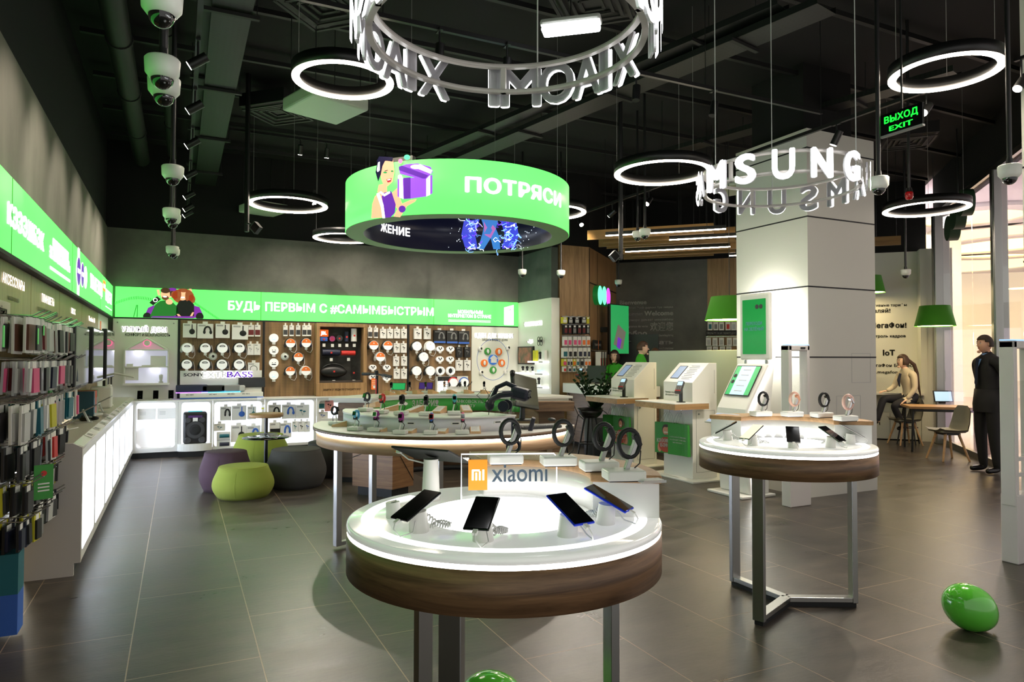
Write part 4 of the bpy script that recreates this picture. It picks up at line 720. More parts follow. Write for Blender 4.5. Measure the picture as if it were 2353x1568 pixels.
u, v, w, h = WB.rect(*zb(143, 368), *zb(243, 443)); t = thing('brand_plate', 'square orange plate with white letters at the top of the dark showcase', 'sign', M=WB.at(u, v, .1)); MB().box((0, 0, 0), (w, h, .03)).build('plate', mat('jbl_orange', (255, 105, 25), .4, es=.5), t); q = MB(); q.text('JBL', 0, -.025, .055, .017, .03, al='c', w=w*.62); q.build('lettering', M_wtext, t)
def spk(x, y, w, h, lab, shape, m, badge=M_red, w_=.11):
    u, v, ww, hh = WB.rect(*zb(x-w/2, y-h/2), *zb(x+w/2, y+h/2), w=w_); t = thing('loudspeaker', lab, 'loudspeaker', M=WB.at(u, v-hh/2, w_), group='loudspeakers in the showcase'); q = MB()
    if shape == 'tube': q.cyl((-ww/2, hh/2, 0), (ww/2, hh/2, 0), hh/2*.94, None, 24)
    elif shape == 'can': q.cyl((0, 0, 0), (0, hh, 0), ww/2, None, 24)
    elif shape == 'round': q.cyl((0, hh/2, -.02), (0, hh/2, .02), hh/2, None, 24)
    elif shape == 'boom': q.ball((0, hh*.42, 0), (ww/2, hh*.42, .07), 24)
    else: q.box((0, hh/2, 0), (ww, hh, .06))
    q.build('body', m, t, bev=.006 if shape in ('tube', 'can', 'box') else 0); zf = {'tube': hh/2*.95, 'can': ww/2, 'round': .021, 'boom': .07, 'box': .031}[shape]
    MB().box((0, hh*.45, zf), (.03, .03, .006)).build('badge', badge, t)
    if shape == 'boom': q = MB(); q.tube([(ww*.43*math.cos(R(a)), hh*.45+hh*.53*math.sin(R(a)), 0) for a in range(10, 171, 12)], .014, 8); q.build('handle', M_black, t)
    MB().box((0, -.07, .04), (.05, .055, .003)).build('price_tag', M_paper, t)
for a in ((205, 470, 80, 44, 'blue and red loudspeaker box, first on the top showcase shelf', 'box', M_blue), (297, 465, 50, 62, 'pink round loudspeaker, second on the top showcase shelf', 'round', mat('pink_purple', (170, 60, 120), .6)), (375, 460, 56, 70, 'dark round clip loudspeaker, third on the top showcase shelf', 'round', M_dgrey), (452, 441, 44, 106, 'dark blue upright loudspeaker, fourth on the top showcase shelf', 'can', M_navy), (532, 425, 60, 140, 'white upright loudspeaker, last on the top showcase shelf', 'can', M_white), (283, 612, 188, 72, 'dark blue tube loudspeaker on the middle showcase shelf', 'tube', M_navy), (470, 619, 150, 54, 'red tube loudspeaker on the middle showcase shelf', 'tube', M_red), (310, 810, 300, 150, 'large black loudspeaker with carrying handle on the showcase floor', 'boom', M_black), (528, 828, 44, 108, 'small clear bottle standing right on the showcase floor', 'can', M_acr)): spk(*a)
# stand of soundbars
u0, v0 = WB.uv(*za(862, 1268), w=.28); u1, v1 = WB.uv(*za(1762, 1268), w=.28); cx = (u0+u1)/2; W_ = u1-u0
t = thing('speaker_stand', 'white stand of small loudspeakers lettered SONY and EXTRA BASS with a blue edge', 'display stand', M=WB.at(cx, ZT, .02))
MB().box((0, .05, .14), (W_, .09, .27)).build('base', M_white, t, bev=.006); MB().box((0, .012, .277), (W_, .02, .006)).build('blue_edge', M_blue, t); MB().box((0, .24, .03), (W_, .42, .04)).build('back_panel', M_white, t)
q = MB(); q.text('SONY', -W_/2+.05, .36, .05, .052, .02, w=.3); q.build('lettering', M_navy, t); q = MB(); q.text('EXTRA', -W_*.24, .335, .1, .06, .07, w=.5); q.build('glow_outline', M_halo, t); q = MB(); q.text('EXTRA', -W_*.24, .335, .1, .075, .0, w=.5); q.build('outline_letters', M_ltg, t)
q = MB(); q.text('BASS', W_*.06, .335, .1, .06, .07, w=.4); q.build('glow_outline', M_halo, t); q = MB(); q.text('BASS', W_*.06, .335, .1, .075, .02, w=.4); q.build('color_letters', mat('bass_red', (120, 60, 190), .4, es=.5), t)
q = MB(); [q.text('SRS XB%d' % n, x, .06, .02, .276, .02) for n, x in ((41, -W_*.43), (31, -W_*.16), (21, W_*.06), (12, W_*.24))]; q.build('model_labels', M_ink, t)
for i, (x, w, h, m, g_) in enumerate(((-.36, .47, .12, M_navy, 1), (-.105, .36, .11, M_blk, 2), (.1, .3, .11, M_grey, 2), (.24, .1, .1, M_ltg, 0))):
    s_ = thing('soundbar', ['dark blue loudspeaker with glowing rim, left on the white stand', 'black loudspeaker with blue glow, second on the white stand', 'grey loudspeaker with blue glow, third on the white stand', 'small pale cylinder loudspeaker, fourth on the white stand'][i], 'loudspeaker', M=WB.at(cx+x*W_, ZT+.095, .2), group='loudspeakers on the white stand'); MB().box((0, h/2+.012, 0), (w, h, .09)).build('body', m, s_, bev=.02)
    if g_: MB().box((0, .006, .0), (w, .01, .1)).build('glow_rim', mat('rim_violet', (190, 120, 255), .4, es=2) if g_ == 1 else mat('rim_cyan', (90, 210, 255), .4, es=2), s_)
s_ = thing('tablet', 'black tablet leaning on the right end of the white loudspeaker stand', 'tablet', M=WB.at(cx+.37*W_, ZT+.25, .14)); MB().box((0, 0, 0), (.42, .17, .012), 0, (R(-15), 0, 0)).build('body', M_blk, s_, bev=.004); MB().box((0, 0, .007), (.39, .14, .002), 0, (R(-15), 0, 0)).build('screen', MT['dim_screen'], s_); MB().box((0, -.11, -.0), (.3, .1, .02)).build('foot', M_white, s_)
# headset stand on the fourth board
u0, v0 = WB.uv(*zb(1425, 1015), w=.1); u1, v1 = WB.uv(*zb(1760, 870), w=.1); cx = (u0+u1)/2; W_ = u1-u0; H_ = v1-ZT
t = thing('headset_stand', 'white illuminated stand with a black header and two gaming headsets', 'display stand', M=WB.at(cx, ZT, .02)); MB().box((0, H_/2, .06), (W_, H_, .1)).build('cabinet', M_white, t); MB().box((-W_*.17, H_-.045, .113), (W_*.62, .085, .006)).build('header', M_ink, t); q = MB(); q.text('SENNHEISER', -W_*.17, H_-.06, .03, .117, .02, al='c', w=W_*.36); q.build('lettering', M_paper, t)
q = MB(); [q.box((-W_*.32, .05+.045*k, .112), (W_*.28, .018, .004)) for k in range(6)]; q.build('light_bars', M_glow, t)
for x, lab, sh in ((1595, 'gaming headset with red band on the white lit stand', M_red), (1712, 'gaming headset with blue band and microphone on the white lit stand', M_blue)):
    a = zb(x-45, 937); b = zb(x+45, 937); u, v, w, h = WB.rect(a[0], a[1], b[0], b[1], w=.13); r_ = w/2; t = thing('headset', lab, 'headphones', M=WB.at(u, v, .13)); MB().cyl((0, 0, 0), (0, 0, .1), r_*.9, None, 28).build('display_disc', M_disc, t); q = MB(); q.tube([(r_*1.08*math.cos(R(a)), r_*1.1*math.sin(R(a)), .05) for a in range(0, 181, 15)], r_*.13, 8); q.build('headband', sh, t)
    for s_ in (-1, 1): MB().ball((s_*r_*.95, -r_*.45, .05), (r_*.3, r_*.55, .05), 14).build('ear_cup', M_black, t)
    q = MB(); q.tube([(r_*.9, -r_*.6, .06), (r_*1.4, -r_*.3, .1), (r_*1.6, r_*.2, .12)], .007, 6); q.build('microphone', M_black, t)
# right panel: ideas for life
t, uu, ww = board('wall_panel', 1083, 1190, M_panel, 'pale wall panel with glowing letters ИДЕИ ДЛЯ ЖИЗНИ and coloured sensor discs', 'wall panel', z0=.9)
halo(t, WB, 'ИДЕИ ДЛЯ ЖИЗНИ', 1090, 775.5, 1178, 776.5, 9, uu, 0); u0, v0 = WB.uv(1107, 783.5); u1, v1 = WB.uv(1166, 784); q = MB(); q.text('ЗАЩИТА ВАШЕГО ДОМА', u0-uu, v0, .04, .017, .03, w=u1-u0); q.build('caption', M_ink, t)
c = WB.uv(*zb(2033, 692)); q = MB(); q.tube([(c[0]-uu+.34*math.cos(R(a)), c[1]+.4*math.sin(R(a)), .016) for a in range(0, 360, 10)], .004, 5, closed=True); q.build('link_ring', M_blue, t)
for x, y, r_, m, lab in ((1973, 602, 35, M_gprint, 'green sensor disc upper left on the sensor panel'), (2093, 606, 36, M_orange, 'orange sensor disc upper right on the sensor panel'), (2033, 692, 50, mat('house_blue', (40, 110, 200), .4, es=.3), 'blue house disc in the centre of the sensor panel'), (1937, 728, 36, M_orange, 'orange sensor disc at the left on the sensor panel'), (2125, 728, 36, M_orange, 'orange sensor disc at the right on the sensor panel'), (2033, 804, 36, M_gprint, 'green sensor disc at the bottom of the sensor panel')):
    u, v, w, h = WB.rect(*zb(x-r_, y-r_), *zb(x+r_, y+r_)); t = thing('sensor_disc', lab, 'sensor', M=WB.at(u, v, .015), group='coloured sensor discs'); MB().cyl((0, 0, 0), (0, 0, .02), w/2, None, 28).build('disc', m, t)
    q = MB()
    if 'house' in lab: q.prism([(-.06, -.06), (.06, -.06), (.06, .02), (.085, .02), (0, .09), (-.085, .02), (-.06, .02)], .02, .05)
    else: q.ball((0, 0, .03), (w*.2, w*.34, .02), 12)
    q.build('device', M_white, t)
for x, y, lab in ((1890, 577, 'small white round camera upper left on the sensor panel'), (2188, 567, 'small white round camera upper right on the sensor panel'), (1900, 832, 'small white round camera lower left on the sensor panel'), (2165, 822, 'pale round puck lower right on the sensor panel')):
    u, v = WB.uv(*zb(x, y)); t = thing('mini_camera', lab, 'camera', M=WB.at(u, v, .015), group='small cameras on the sensor panel'); MB().ball((0, 0, .03), (.045, .05, .04), 14).build('body', M_white, t); MB().ball((.008, .01, .06), (.024, .028, .015), 10).build('lens', M_glossb if 'puck' not in lab else M_ltg, t)
# ---------------------------------------------------------------- lit cabinets under the worktop
def cell_front(q, x0, x1, z0, z1, hs, m=0):
    # panel with rounded openings stacked one above the other
    ys = [z0]+[(hs[i][3]+hs[i+1][1])/2 for i in range(len(hs)-1)]+[z1]
    for (a0, b0, a1, b1), yb, yt in zip(hs, ys[:-1], ys[1:]):
        cx, cy = (a0+a1)/2, (b0+b1)/2; rr = min(.05, (b1-b0)*.2); inner = []
        for sx, sy, s0 in ((1, 1, 0), (-1, 1, 90), (-1, -1, 180), (1, -1, 270)):
            for k in range(5): t_ = R(s0+22.5*k); inner.append((cx+sx*((a1-a0)/2-rr)+rr*math.cos(t_), cy+sy*((b1-b0)/2-rr)+rr*math.sin(t_)))
        outer = []
        for i, (x, y) in enumerate(inner):
            k = i % 5; c_ = ((x1, yt), (x0, yt), (x0, yb), (x1, yb))[i//5]
            if k == 2: outer.append(c_)
            elif (i//5) % 2 == 0: outer.append((c_[0], y) if k < 2 else (x, c_[1]))
            else: outer.append((x, c_[1]) if k < 2 else (c_[0], y))
        n = len(inner); vs = [(x, y, 0) for x, y in inner]+[(x, y, 0) for x, y in outer]+[(x, y, -.3) for x, y in inner]
        q.add(vs, [(i, n+i, n+(i+1) % n, (i+1) % n) for i in range(n)]+[(i, (i+1) % n, 2*n+(i+1) % n, 2*n+i) for i in range(n)], m)
bx = [WBF.uv(p, 985)[0] for p in (301, 409, 488.5, 608, 727, 868, 990, 1100)]+[6.1]
HOL = [[(312, 925, 403, 1033)], [(416, 924, 484, 1027)], [(491.5, 922, 602, 1028)], [(614, 919, 721.5, 1021)], [(733, 918, 862, 963), (733, 969, 862, 1013)], [(875, 917, 984, 1010)], [(996, 916, 1094, 1006)], [(1106, 915, 1182, 1003)]]
CN = ['with a large pale dome inside, in the corner', 'holding the black tower loudspeaker', 'holding headphone boxes, third from the corner', 'behind the small round table', 'with two stacked openings', 'behind the scooter', 'behind the curved counters, second from right', 'at the right end of the back wall']
for i, hs in enumerate(HOL):
    x0, x1 = bx[i], bx[i+1]; c_ = (x0+x1)/2; t = thing('wall_cabinet', 'white lit cabinet under the back worktop %s' % CN[i], 'cabinet', M=WBF.at(c_, 0), group='lit cabinets under the back worktop')
    hh = []
    for h in hs: a = WBF.uv(h[0], h[3]); b = WBF.uv(h[2], h[1]); hh.append((a[0]-c_, a[1], b[0]-c_, b[1]))
    hh.sort(key=lambda e: e[1]); q = MB(); cell_front(q, x0-c_+.002, x1-c_-.002, .09, .862, hh); q.build('front', M_white, t)
    MB().box((0, .475, -.31), (x1-x0-.01, .76, .01)).build('lit_back', M_niche, t)
    MB().box((0, .045, -.06), (x1-x0, .09, .02)).build('plinth', M_blk, t)
t = thing('worktop', 'long white worktop under the boards of the back wall', 'worktop', M=WBF.at((bx[0]+6.1)/2, 0)); MB().box((0, .873, -.22), (6.1-bx[0], .022, .47)).build('top', M_white, t, bev=.004)
def zc(x, y): return 280+x/4.525, 880+y/4.525
G = 'boxes in the lit cabinets'; W0 = -.16
for i, a in enumerate(((1085, 325, 116, 142, 'phones', 'white headphone box at the upper left of the third cabinet'), (1225, 318, 150, 146, 'cup', 'white headphone box lettered BASS at the upper middle of the third cabinet'), (1358, 318, 90, 130, 'cup', 'white box at the upper right of the third cabinet'), (1220, 535, 160, 170, 'cup', 'white headphone box at the lower middle of the third cabinet'), (1375, 535, 140, 160, 'phones', 'white headphone box at the lower right of the third cabinet'), (1020, 470, 120, 70, 'pods', 'small white box at the middle left of the third cabinet'), (1598, 305, 130, 140, 'phones', 'white headphone box, first on the top row of the fourth cabinet'), (1745, 305, 140, 145, 'phones', 'white headphone box, second on the top row of the fourth cabinet'), (1890, 305, 140, 140, 'pods', 'white box, third on the top row of the fourth cabinet'), (1600, 495, 110, 150, 'pic', 'dark-fronted box low at the left of the fourth cabinet'), (1712, 500, 122, 150, 'phones', 'white box with blue headphones low in the fourth cabinet'), (1812, 462, 60, 110, 'pods', 'small white earphone box, first of three in the fourth cabinet'), (1878, 462, 60, 110, 'pods', 'small white earphone box, second of three in the fourth cabinet'), (1940, 462, 56, 110, 'pods', 'small white earphone box, third of three in the fourth cabinet'), (2085, 230, 70, 100, 'pic', 'pale green box in the upper opening of the fifth cabinet'), (2170, 240, 90, 120, 'pods', 'pink and orange box in the upper opening of the fifth cabinet'), (2100, 345, 110, 70, 'pods', 'flat white box in the upper opening of the fifth cabinet'))): pack(WBF, zc, *a[:4], a[5], .06, kind=a[4], grp=G, w0=W0, acc=[M_blk, M_blue, M_teal][i % 3] if 'blue' not in a[5] else M_blue, base=M_paper if 'pink' not in a[5] else mat('pinkbox', (236, 160, 150), .5))
for y, m, lab in ((548, M_teal, 'teal boxed loudspeaker stacked low in the third cabinet'), (633, M_navy, 'dark blue boxed loudspeaker at the bottom of the third cabinet')):
    u, v, w, h = WBF.rect(*zc(985, y-42), *zc(1125, y+38), w=W0); t = thing('speaker_box', lab, 'box', M=WBF.at(u, v, W0), group=G); MB().box((0, 0, .05), (w, h*.92, .1)).build('carton', M_paper, t); q = MB(); q.cyl((-w*.3, 0, .1), (w*.4, 0, .1), h*.22, None, 14); q.build('printed_picture', m, t)
u, v, w, h = WBF.rect(*zc(165, 270), *zc(555, 370), w=W0)
for i, s_ in enumerate((-1, 1)): t = thing('device_box', 'pale flat box, %s one on the upper shelf of the corner cabinet' % ['left', 'right'][i], 'box', M=WBF.at(u+s_*w*.26, v-h/2, W0)); MB().box((0, h/2, .04), (w*.48, h, .08)).build('carton', M_paper, t); q = MB(); [q.box((-w*.1, h*(.7-.12*k), .081), (w*.16, .008, .001)) for k in range(3)]; q.build('printed_text', M_ltg, t)
u, v = WBF.uv(*zc(355, 560), w=-.2); t = thing('pale_dome', 'large pale round dome standing in the corner cabinet', 'dome', M=WBF.at(u, v, -.2)); MB().ball((0, 0, 0), (.3, .22, .07), 32).build('shell', mat('dome_white', (246, 246, 250), .4, es=.35), t); MB().box((0, -.2, 0), (.3, .05, .1)).build('foot', M_white, t)
# tower loudspeaker on a bulging plinth
u, v = WBF.uv(448, 1027, w=.05); t = thing('speaker_plinth', 'round-fronted white plinth under the black tower loudspeaker', 'plinth', M=WBF.at(u, 0, 0)); q = MB(); q.prism([(-.25, -.02)]+[(.25*math.sin(R(a)), .12*math.cos(R(a))) for a in range(-90, 91, 12)]+[(.25, -.02)], .09, .2); q.v = [Vector((v_.x, v_.z, v_.y)) for v_ in q.v]; q.f = [f[::-1] for f in q.f]; q.build('platform', M_white, t); MB().box((0, .045, .02), (.46, .09, .1)).build('base', M_blk, t)
hh = WBF.uv(448, 947, w=-.0)[1]-.2; t = thing('tower_loudspeaker', 'black tower loudspeaker standing on the white plinth in the second cabinet', 'loudspeaker', M=WBF.at(u, .2, -.08)); W_ = .34
MB().box((0, hh/2, 0), (W_, hh, .26)).build('cabinet', M_black, t, bev=.03); q = MB(); q.cyl((0, hh*.44, .13), (0, hh*.44, .14), .135, None, 32); q.cyl((0, hh*.44, .14), (0, hh*.44, .145), .085, .05, 28, 1); q.build('woofer', [M_dgrey, M_blk], t)
for s_ in (-1, 1):
    MB().cyl((s_*.1, hh*.12, .13), (s_*.1, hh*.12, .14), .05, .04, 20).build('bass_port', M_dgrey, t); MB().cyl((s_*.1, hh*.74, .13), (s_*.1, hh*.74, .14), .045, .035, 20).build('tweeter', M_dgrey, t)
MB().box((0, hh*.86, .131), (.2, .035, .004)).build('display', mat('violet_display', (60, 30, 80), .3, es=.4), t); MB().box((0, hh*.74, .133), (.07, .08, .002)).build('price_tag', M_paper, t); MB().box((0, hh+.004, 0), (.2, .02, .16)).build('control_panel', mat('glow_teal', (90, 200, 210), .3, es=.4), t)
for i, px in enumerate((322, 358, 393)):
    u, v = WB.uv(px, 908, w=.2); t = thing('phone_stand', 'small smartphone on white stand on the worktop below the house shelf, %s from left' % ORD[i], 'phone', M=Matrix.Translation((u, 12.22, .884)), group='phones on the back worktop'); phone_stand(t, tilt=55)
# ---------------------------------------------------------------- left wall: lettered oak panels
YP = [3.2, 6.2, 7.56, 9.2, 10.97]
TX_ = [('АКСЕССУАРЫ', (3, 648), (54, 679), 24, 'ВЫБЕРИ СВОЙ', (15, 688), (42, 700), 9), ('ПЛАНШЕТЫ', (94, 693), (123, 704), 19, 'БОЛЬШЕ ВОЗМОЖНОСТЕЙ ДЛЯ ТЕБЯ', (84, 713), (130, 727), 9), ('XBOX', (162, 720), (172, 724), 14, 'ПОЧУВСТВУЙ ИГРУ', (151, 734), (180, 742), 6), ('Redmi 8', (203, 737), (217, 742), 12, 'НОВИНКА', (199, 752), (219, 757), 4)]
for i, (s1, a1, b1, h1, s2, a2, b2, h2) in enumerate(TX_):
    y0, y1 = YP[i], YP[i+1]; t = thing('wall_panel', 'oak panel of the left wall with white letters %s' % (s1 if s1 not in ('XBOX', 'Redmi 8') else ['', '', 'above the first television', 'above the second television'][i]), 'wall panel', M=WL.at(0, 0), group='lettered oak panels')
    MB().box(((y0+y1)/2, 1.085, -.012), (y1-y0-.014, 2.17, .024)).build('board', M_oakl, t)
    q = MB(); wt(q, WL, s1, *a1, *b1, h1, .012, z=.006); q.build('lettering', mat('panel_letters', (250, 246, 242), .5, es=.6), t); q = MB(); wt(q, WL, s2, *a2, *b2, h2, .008, z=.006); q.build('caption', M_ltg, t)
struct(MB().box((7, 1.1, -.03), (8, 2.2, .008)).build('trim_30', M_blk, M=WL.M.copy()))
t = thing('wall_panel', 'pale wall panel with an orange stripe at the far end of the left wall', 'wall panel', M=WL.at(0, 0)); MB().box((11.7, 1.53, -.012), (1.44, 1.28, .024)).build('board', M_panel, t); MB().box((11.28, 1.75, .002), (.13, .62, .004)).build('orange_stripe', M_orange, t)
# ---------------------------------------------------------------- hooks full of phone cases
ROWS = [(1.79, 4.62, 6.5, .215), (1.54, 4.62, 6.65, .20), (1.30, 4.56, 6.62, .22), (1.07, 4.56, 6.0, .20), (.85, 4.6, 5.86, .17), (.64, 4.6, 5.86, .17)]
RN = ['top', 'second', 'third', 'fourth', 'fifth', 'lowest']
PAL = [[(M_paper, M_brown), (M_paper, M_dgrey), (M_paper, M_maroon), (M_paper, M_blk), (M_clear, M_blk), (M_ltg, M_grey), (M_clear, M_ltg), (M_paper, M_blk)],
       [(M_clear, M_ltg), (M_clear, M_pink), (M_clear, M_maroon), (M_clear, M_blk), (M_clear, M_grey), (M_ltg, M_grey), (M_clear, M_navy), (M_paper, M_ltg)],
       [(M_paper, M_ltg), (M_blk, M_dgrey), (M_paper, M_ltg), (M_teal, M_teal), (M_teal, M_teal), (M_paper, M_white), (M_paper, M_yel), (M_paper, M_pink)],
       [(M_dgrey, M_blk), (M_ltg, M_dgrey), (M_dgrey, M_blk), (M_ltg, M_navy), (M_paper, M_teal), (M_ltg, M_dgrey), (M_paper, M_ltg), (M_paper, M_red)],
       [(M_blk, M_dgrey), (M_yel, M_dgrey), (M_ltg, M_dgrey), (M_blk, M_navy), (M_blk, M_dgrey), (M_navy, M_blk), (M_blk, M_ltg), (M_paper, M_ltg)],
       [(M_blk, M_navy), (M_navy, M_blk), (M_yel, M_blk), (M_ltg, M_grey), (M_blk, M_blk), (M_dgrey, M_blk), (M_blk, M_ltg), (M_paper, M_dgrey)]]
CN_ = {id(M_brown): 'brown', id(M_dgrey): 'dark grey', id(M_maroon): 'maroon', id(M_blk): 'black', id(M_ltg): 'pale grey', id(M_grey): 'grey', id(M_pink): 'pink', id(M_navy): 'navy', id(M_teal): 'teal', id(M_white): 'white', id(M_yel): 'yellow', id(M_red): 'red', id(M_paper): 'white'}
rnd = random.Random(11); PK = {}
for ri, (z, y0, y1, ph) in enumerate(ROWS):
    n = int((y1-y0)/.125); rail = thing('hook_rail', 'row of metal display hooks on the left wall, %s row' % RN[ri], 'hook rail', (-.985, 0, z), 0, 'hook rows of the left wall')
    MB().box((.0, (y0+y1)/2, .0), (.02, y1-y0, .02)).build('rail', M_steel, rail)
    for k in range(n):
        y = y0+(k+.5)*(y1-y0)/n; L = .30+rnd.uniform(-.03, .03)
        q = MB(); q.tube([(0, y, 0), (L*.8, y, -.006), (L, y, .03)], .004, 6); q.build('hook', M_chrome, rail)
        for j in range(3):
            x = -.985+L-.07-j*.055-rnd.uniform(0, .01); card, prod = PAL[ri][(k+(j > 1)) % 8]; w = .1+rnd.uniform(-.008, .012); h = ph-.012+rnd.uniform(-.012, .008)
            key = (ri, k % 8, j > 1)
            q = MB(); q.box((0, 0, -h/2-.012), (.012, w, h), 0); q.box((.012, 0, -h*.56-.012), (.014, w*.8, h*.72), 1); q.box((.007, .0, -.03), (.002, w*.5, .04), 2)
            o = q.build('phone_case', [card, prod, M_paper]); o.location = (x, y, z-.004); o.rotation_euler = (rnd.uniform(-.03, .03), rnd.uniform(-.04, .04), rnd.uniform(-.25, .12))
            tag(o, '%s phone case, %s row of left wall, %s hook from front, %s' % (CN_.get(id(prod), 'grey'), RN[ri], ORD[k], ['outermost', 'middle', 'innermost'][j]), 'phone case', 'phone cases on the left wall hooks')
for px, py, s_ in ((9, 748, .1), (88, 755, .09), (101, 748, .06)):
    p = WL.hit(px, py, .28)-D.objects['hook_rail'].location; MB().box((p.x, p.y, p.z-s_/2), (.003, .035, s_)).build('price_strip', mat('lime_tag', (110, 230, 120), .6), D.objects['hook_rail'])
p = WL.hit(100, 1108, .3); t = thing('promo_card', 'green leaflet hanging from a hook before the counter end panel', 'leaflet', p); MB().box((0, 0, 0), (.1, .004, .2)).build('card', M_gprint, t); q = MB(); q.cyl((0, -.003, .05), (0, -.004, .05), .016, None, 16); q.build('red_dot', M_red, t); q = MB(); [q.box((0, -.0025, -.01-.02*k), (.06, .001, .008)) for k in range(3)]; q.build('printed_text', M_paper, t); t.rotation_euler = (0, 0, .5)
t = thing('header_card', 'beige rounded header card above the top hook row at the left frame edge', 'sign', M=WL.at(0, 0)); u, v = WL.uv(0, 716); MB().box((u-.2, v, .02), (.72, .13, .006)).build('card', mat('beige', (196, 188, 166), .6), t, bev=.002); q = MB(); q.text('Чехлы и плёнки', u-.5, v-.02, .05, .025, .02, w=.56); q.build('lettering', M_grey, t)
for i, (z, m) in enumerate(((.38, M_teal), (.14, M_blue))): o = tag(MB().box((0, 0, 0), (.2, .16, .22)).build('case_box', [m]), '%s boxed goods standing low at the left frame edge' % ['teal', 'blue'][i], 'box'); o.location = (-.88, 4.7, z+(.0 if i else -.02))
# taller packs on the panel before the televisions
for i, (px, py, h, m, m2, lab) in enumerate(((108, 795, .24, M_paper, M_blk, 'tall black tablet case pack, first beyond the case hooks'), (122, 790, .24, M_dgrey, M_ltg, 'tall grey tablet case pack, second beyond the case hooks'), (137, 790, .27, M_blk, M_ltg, 'tall silver pack, third beyond the case hooks'), (151, 775, .16, mat('deep_green', (20, 84, 56), .6), MT['deep_green'], 'dark green pouch hanging beside the first television'), (146, 825, .16, M_ltg, M_gprint, 'narrow green-edged pack left of the first television'), (110, 880, .2, M_ltg, M_gprint, 'pale tablet case pack on the lower row near the televisions'), (123, 878, .22, M_blk, M_grey, 'dark tablet case pack on the lower row near the televisions'), (139, 862, .26, M_ltg, M_paper, 'pale tall pack on the lower row near the televisions'))):
    p = WL.hit(px, py, .16); q = MB(); q.box((0, 0, 0), (.02, .17, h), 0); q.box((.014, 0, -.01), (.012, .13, h*.8), 1); q.tube([(-.15, 0, h/2-.02), (.03, 0, h/2-.02), (.05, 0, h/2+.01)], .004, 6, 2); o = q.build('tablet_case', [m, m2, M_chrome]); o.location = p; tag(o, lab, 'tablet case', 'tablet cases on the left wall')
# ---------------------------------------------------------------- lit counter along the left wall
WLF = Wall((-.615, 0, 0), (0, 1, 0)); Y0, Y1 = 5.81, 11.975; NU = 7
for i in range(NU):
    a, b = Y0+.02+(Y1-Y0-.02)*i/NU, Y0+.02+(Y1-Y0-.02)*(i+1)/NU; c_ = (a+b)/2; w2 = (b-a)/2; t = thing('counter_cabinet', 'bright lit white counter cabinet along the left wall, %s from the front' % ORD[i], 'cabinet', M=WLF.at(c_, 0), group='lit counter cabinets along the left wall')
    q = MB(); cell_front(q, -w2+.001, w2-.001, .09, .885, [(-w2+.035, .155, w2-.035, .835)]); q.build('front', M_white, t)
    MB().box((0, .49, -.3), (2*w2-.01, .78, .01)).build('lit_back', mat('counter_glow', (240, 246, 255), .5, es=9, ecol=(225, 236, 255)), t)
    q = MB(); q.box((w2*.33, .49, -.1), (.01, .68, .16)); q.build('divider', M_white, t)
    MB().box((0, .49, -.2), (w2*1.1, .66, .004)).build('hole_screen', mat('hole_screen', (236, 240, 255), .5, es=1.2, alpha=.25), t)
    MB().box((0, .045, -.06), (2*w2, .09, .02)).build('plinth', M_blk, t)
t = thing('worktop', 'long white counter top with sloped front lip along the left wall', 'worktop', (0, 0, 0)); q = MB(); prof = [(-.955, .888), (-.612, .888), (-.610, .908), (-.672, .935), (-.955, .935)]
q.add([(x, Y0+.02, z) for x, z in prof]+[(x, Y1+.3, z) for x, z in prof], [tuple(range(5))[::-1], tuple(range(5, 10))]+[(k, (k+1) % 5, 5+(k+1) % 5, 5+k) for k in range(5)]); q.f = [f[::-1] for f in q.f]; q.build('top', mat('counter_cream', (226, 220, 202), .25), t)
t = thing('end_panel', 'tall light grey end panel of the lit counter near the phone cases', 'panel', (0, 0, 0)); pr = [(-.945, 0), (-.655, 0), (-.655, .09), (-.612, .09), (-.612, .906), (-.672, .937), (-.945, .937)]; n = len(pr); q = MB()
q.add([(x, Y0-.02, z) for x, z in pr]+[(x, Y0+.02, z) for x, z in pr], [tuple(range(n)), tuple(range(n, 2*n))[::-1]]+[(k, n+k, n+(k+1) % n, (k+1) % n) for k in range(n)]); q.build('panel', mat('speckled_grey', (206, 200, 190), .5), t)
# televisions
for i, (ya, yb, x, zz) in enumerate(((6.32, 7.2, -.72, 1.56), (7.55, 8.5, -.72, 1.57), (8.9, 9.9, -.72, 1.59))):
    w = yb-ya; h = w*.56; t = thing('television', 'black television on the left wall, %s from the front' % ORD[i], 'television', M=Wall((x, 0, 0), (0, 1, 0)).at((ya+yb)/2, zz), group='televisions on the left wall'); MB().box((0, 0, -.03), (w, h, .05)).build('housing', M_black, t, bev=.008); MB().box((0, 0, -.004), (w-.03, h-.03, .002)).build('screen', mat('tv_glass', (30, 34, 44), .03, spec=1.0), t); MB().box((0, 0, -.15), (.25, .2, .2)).build('bracket', M_blk, t)
def CZ(px, py, z=.935): return PF(px, py, z)
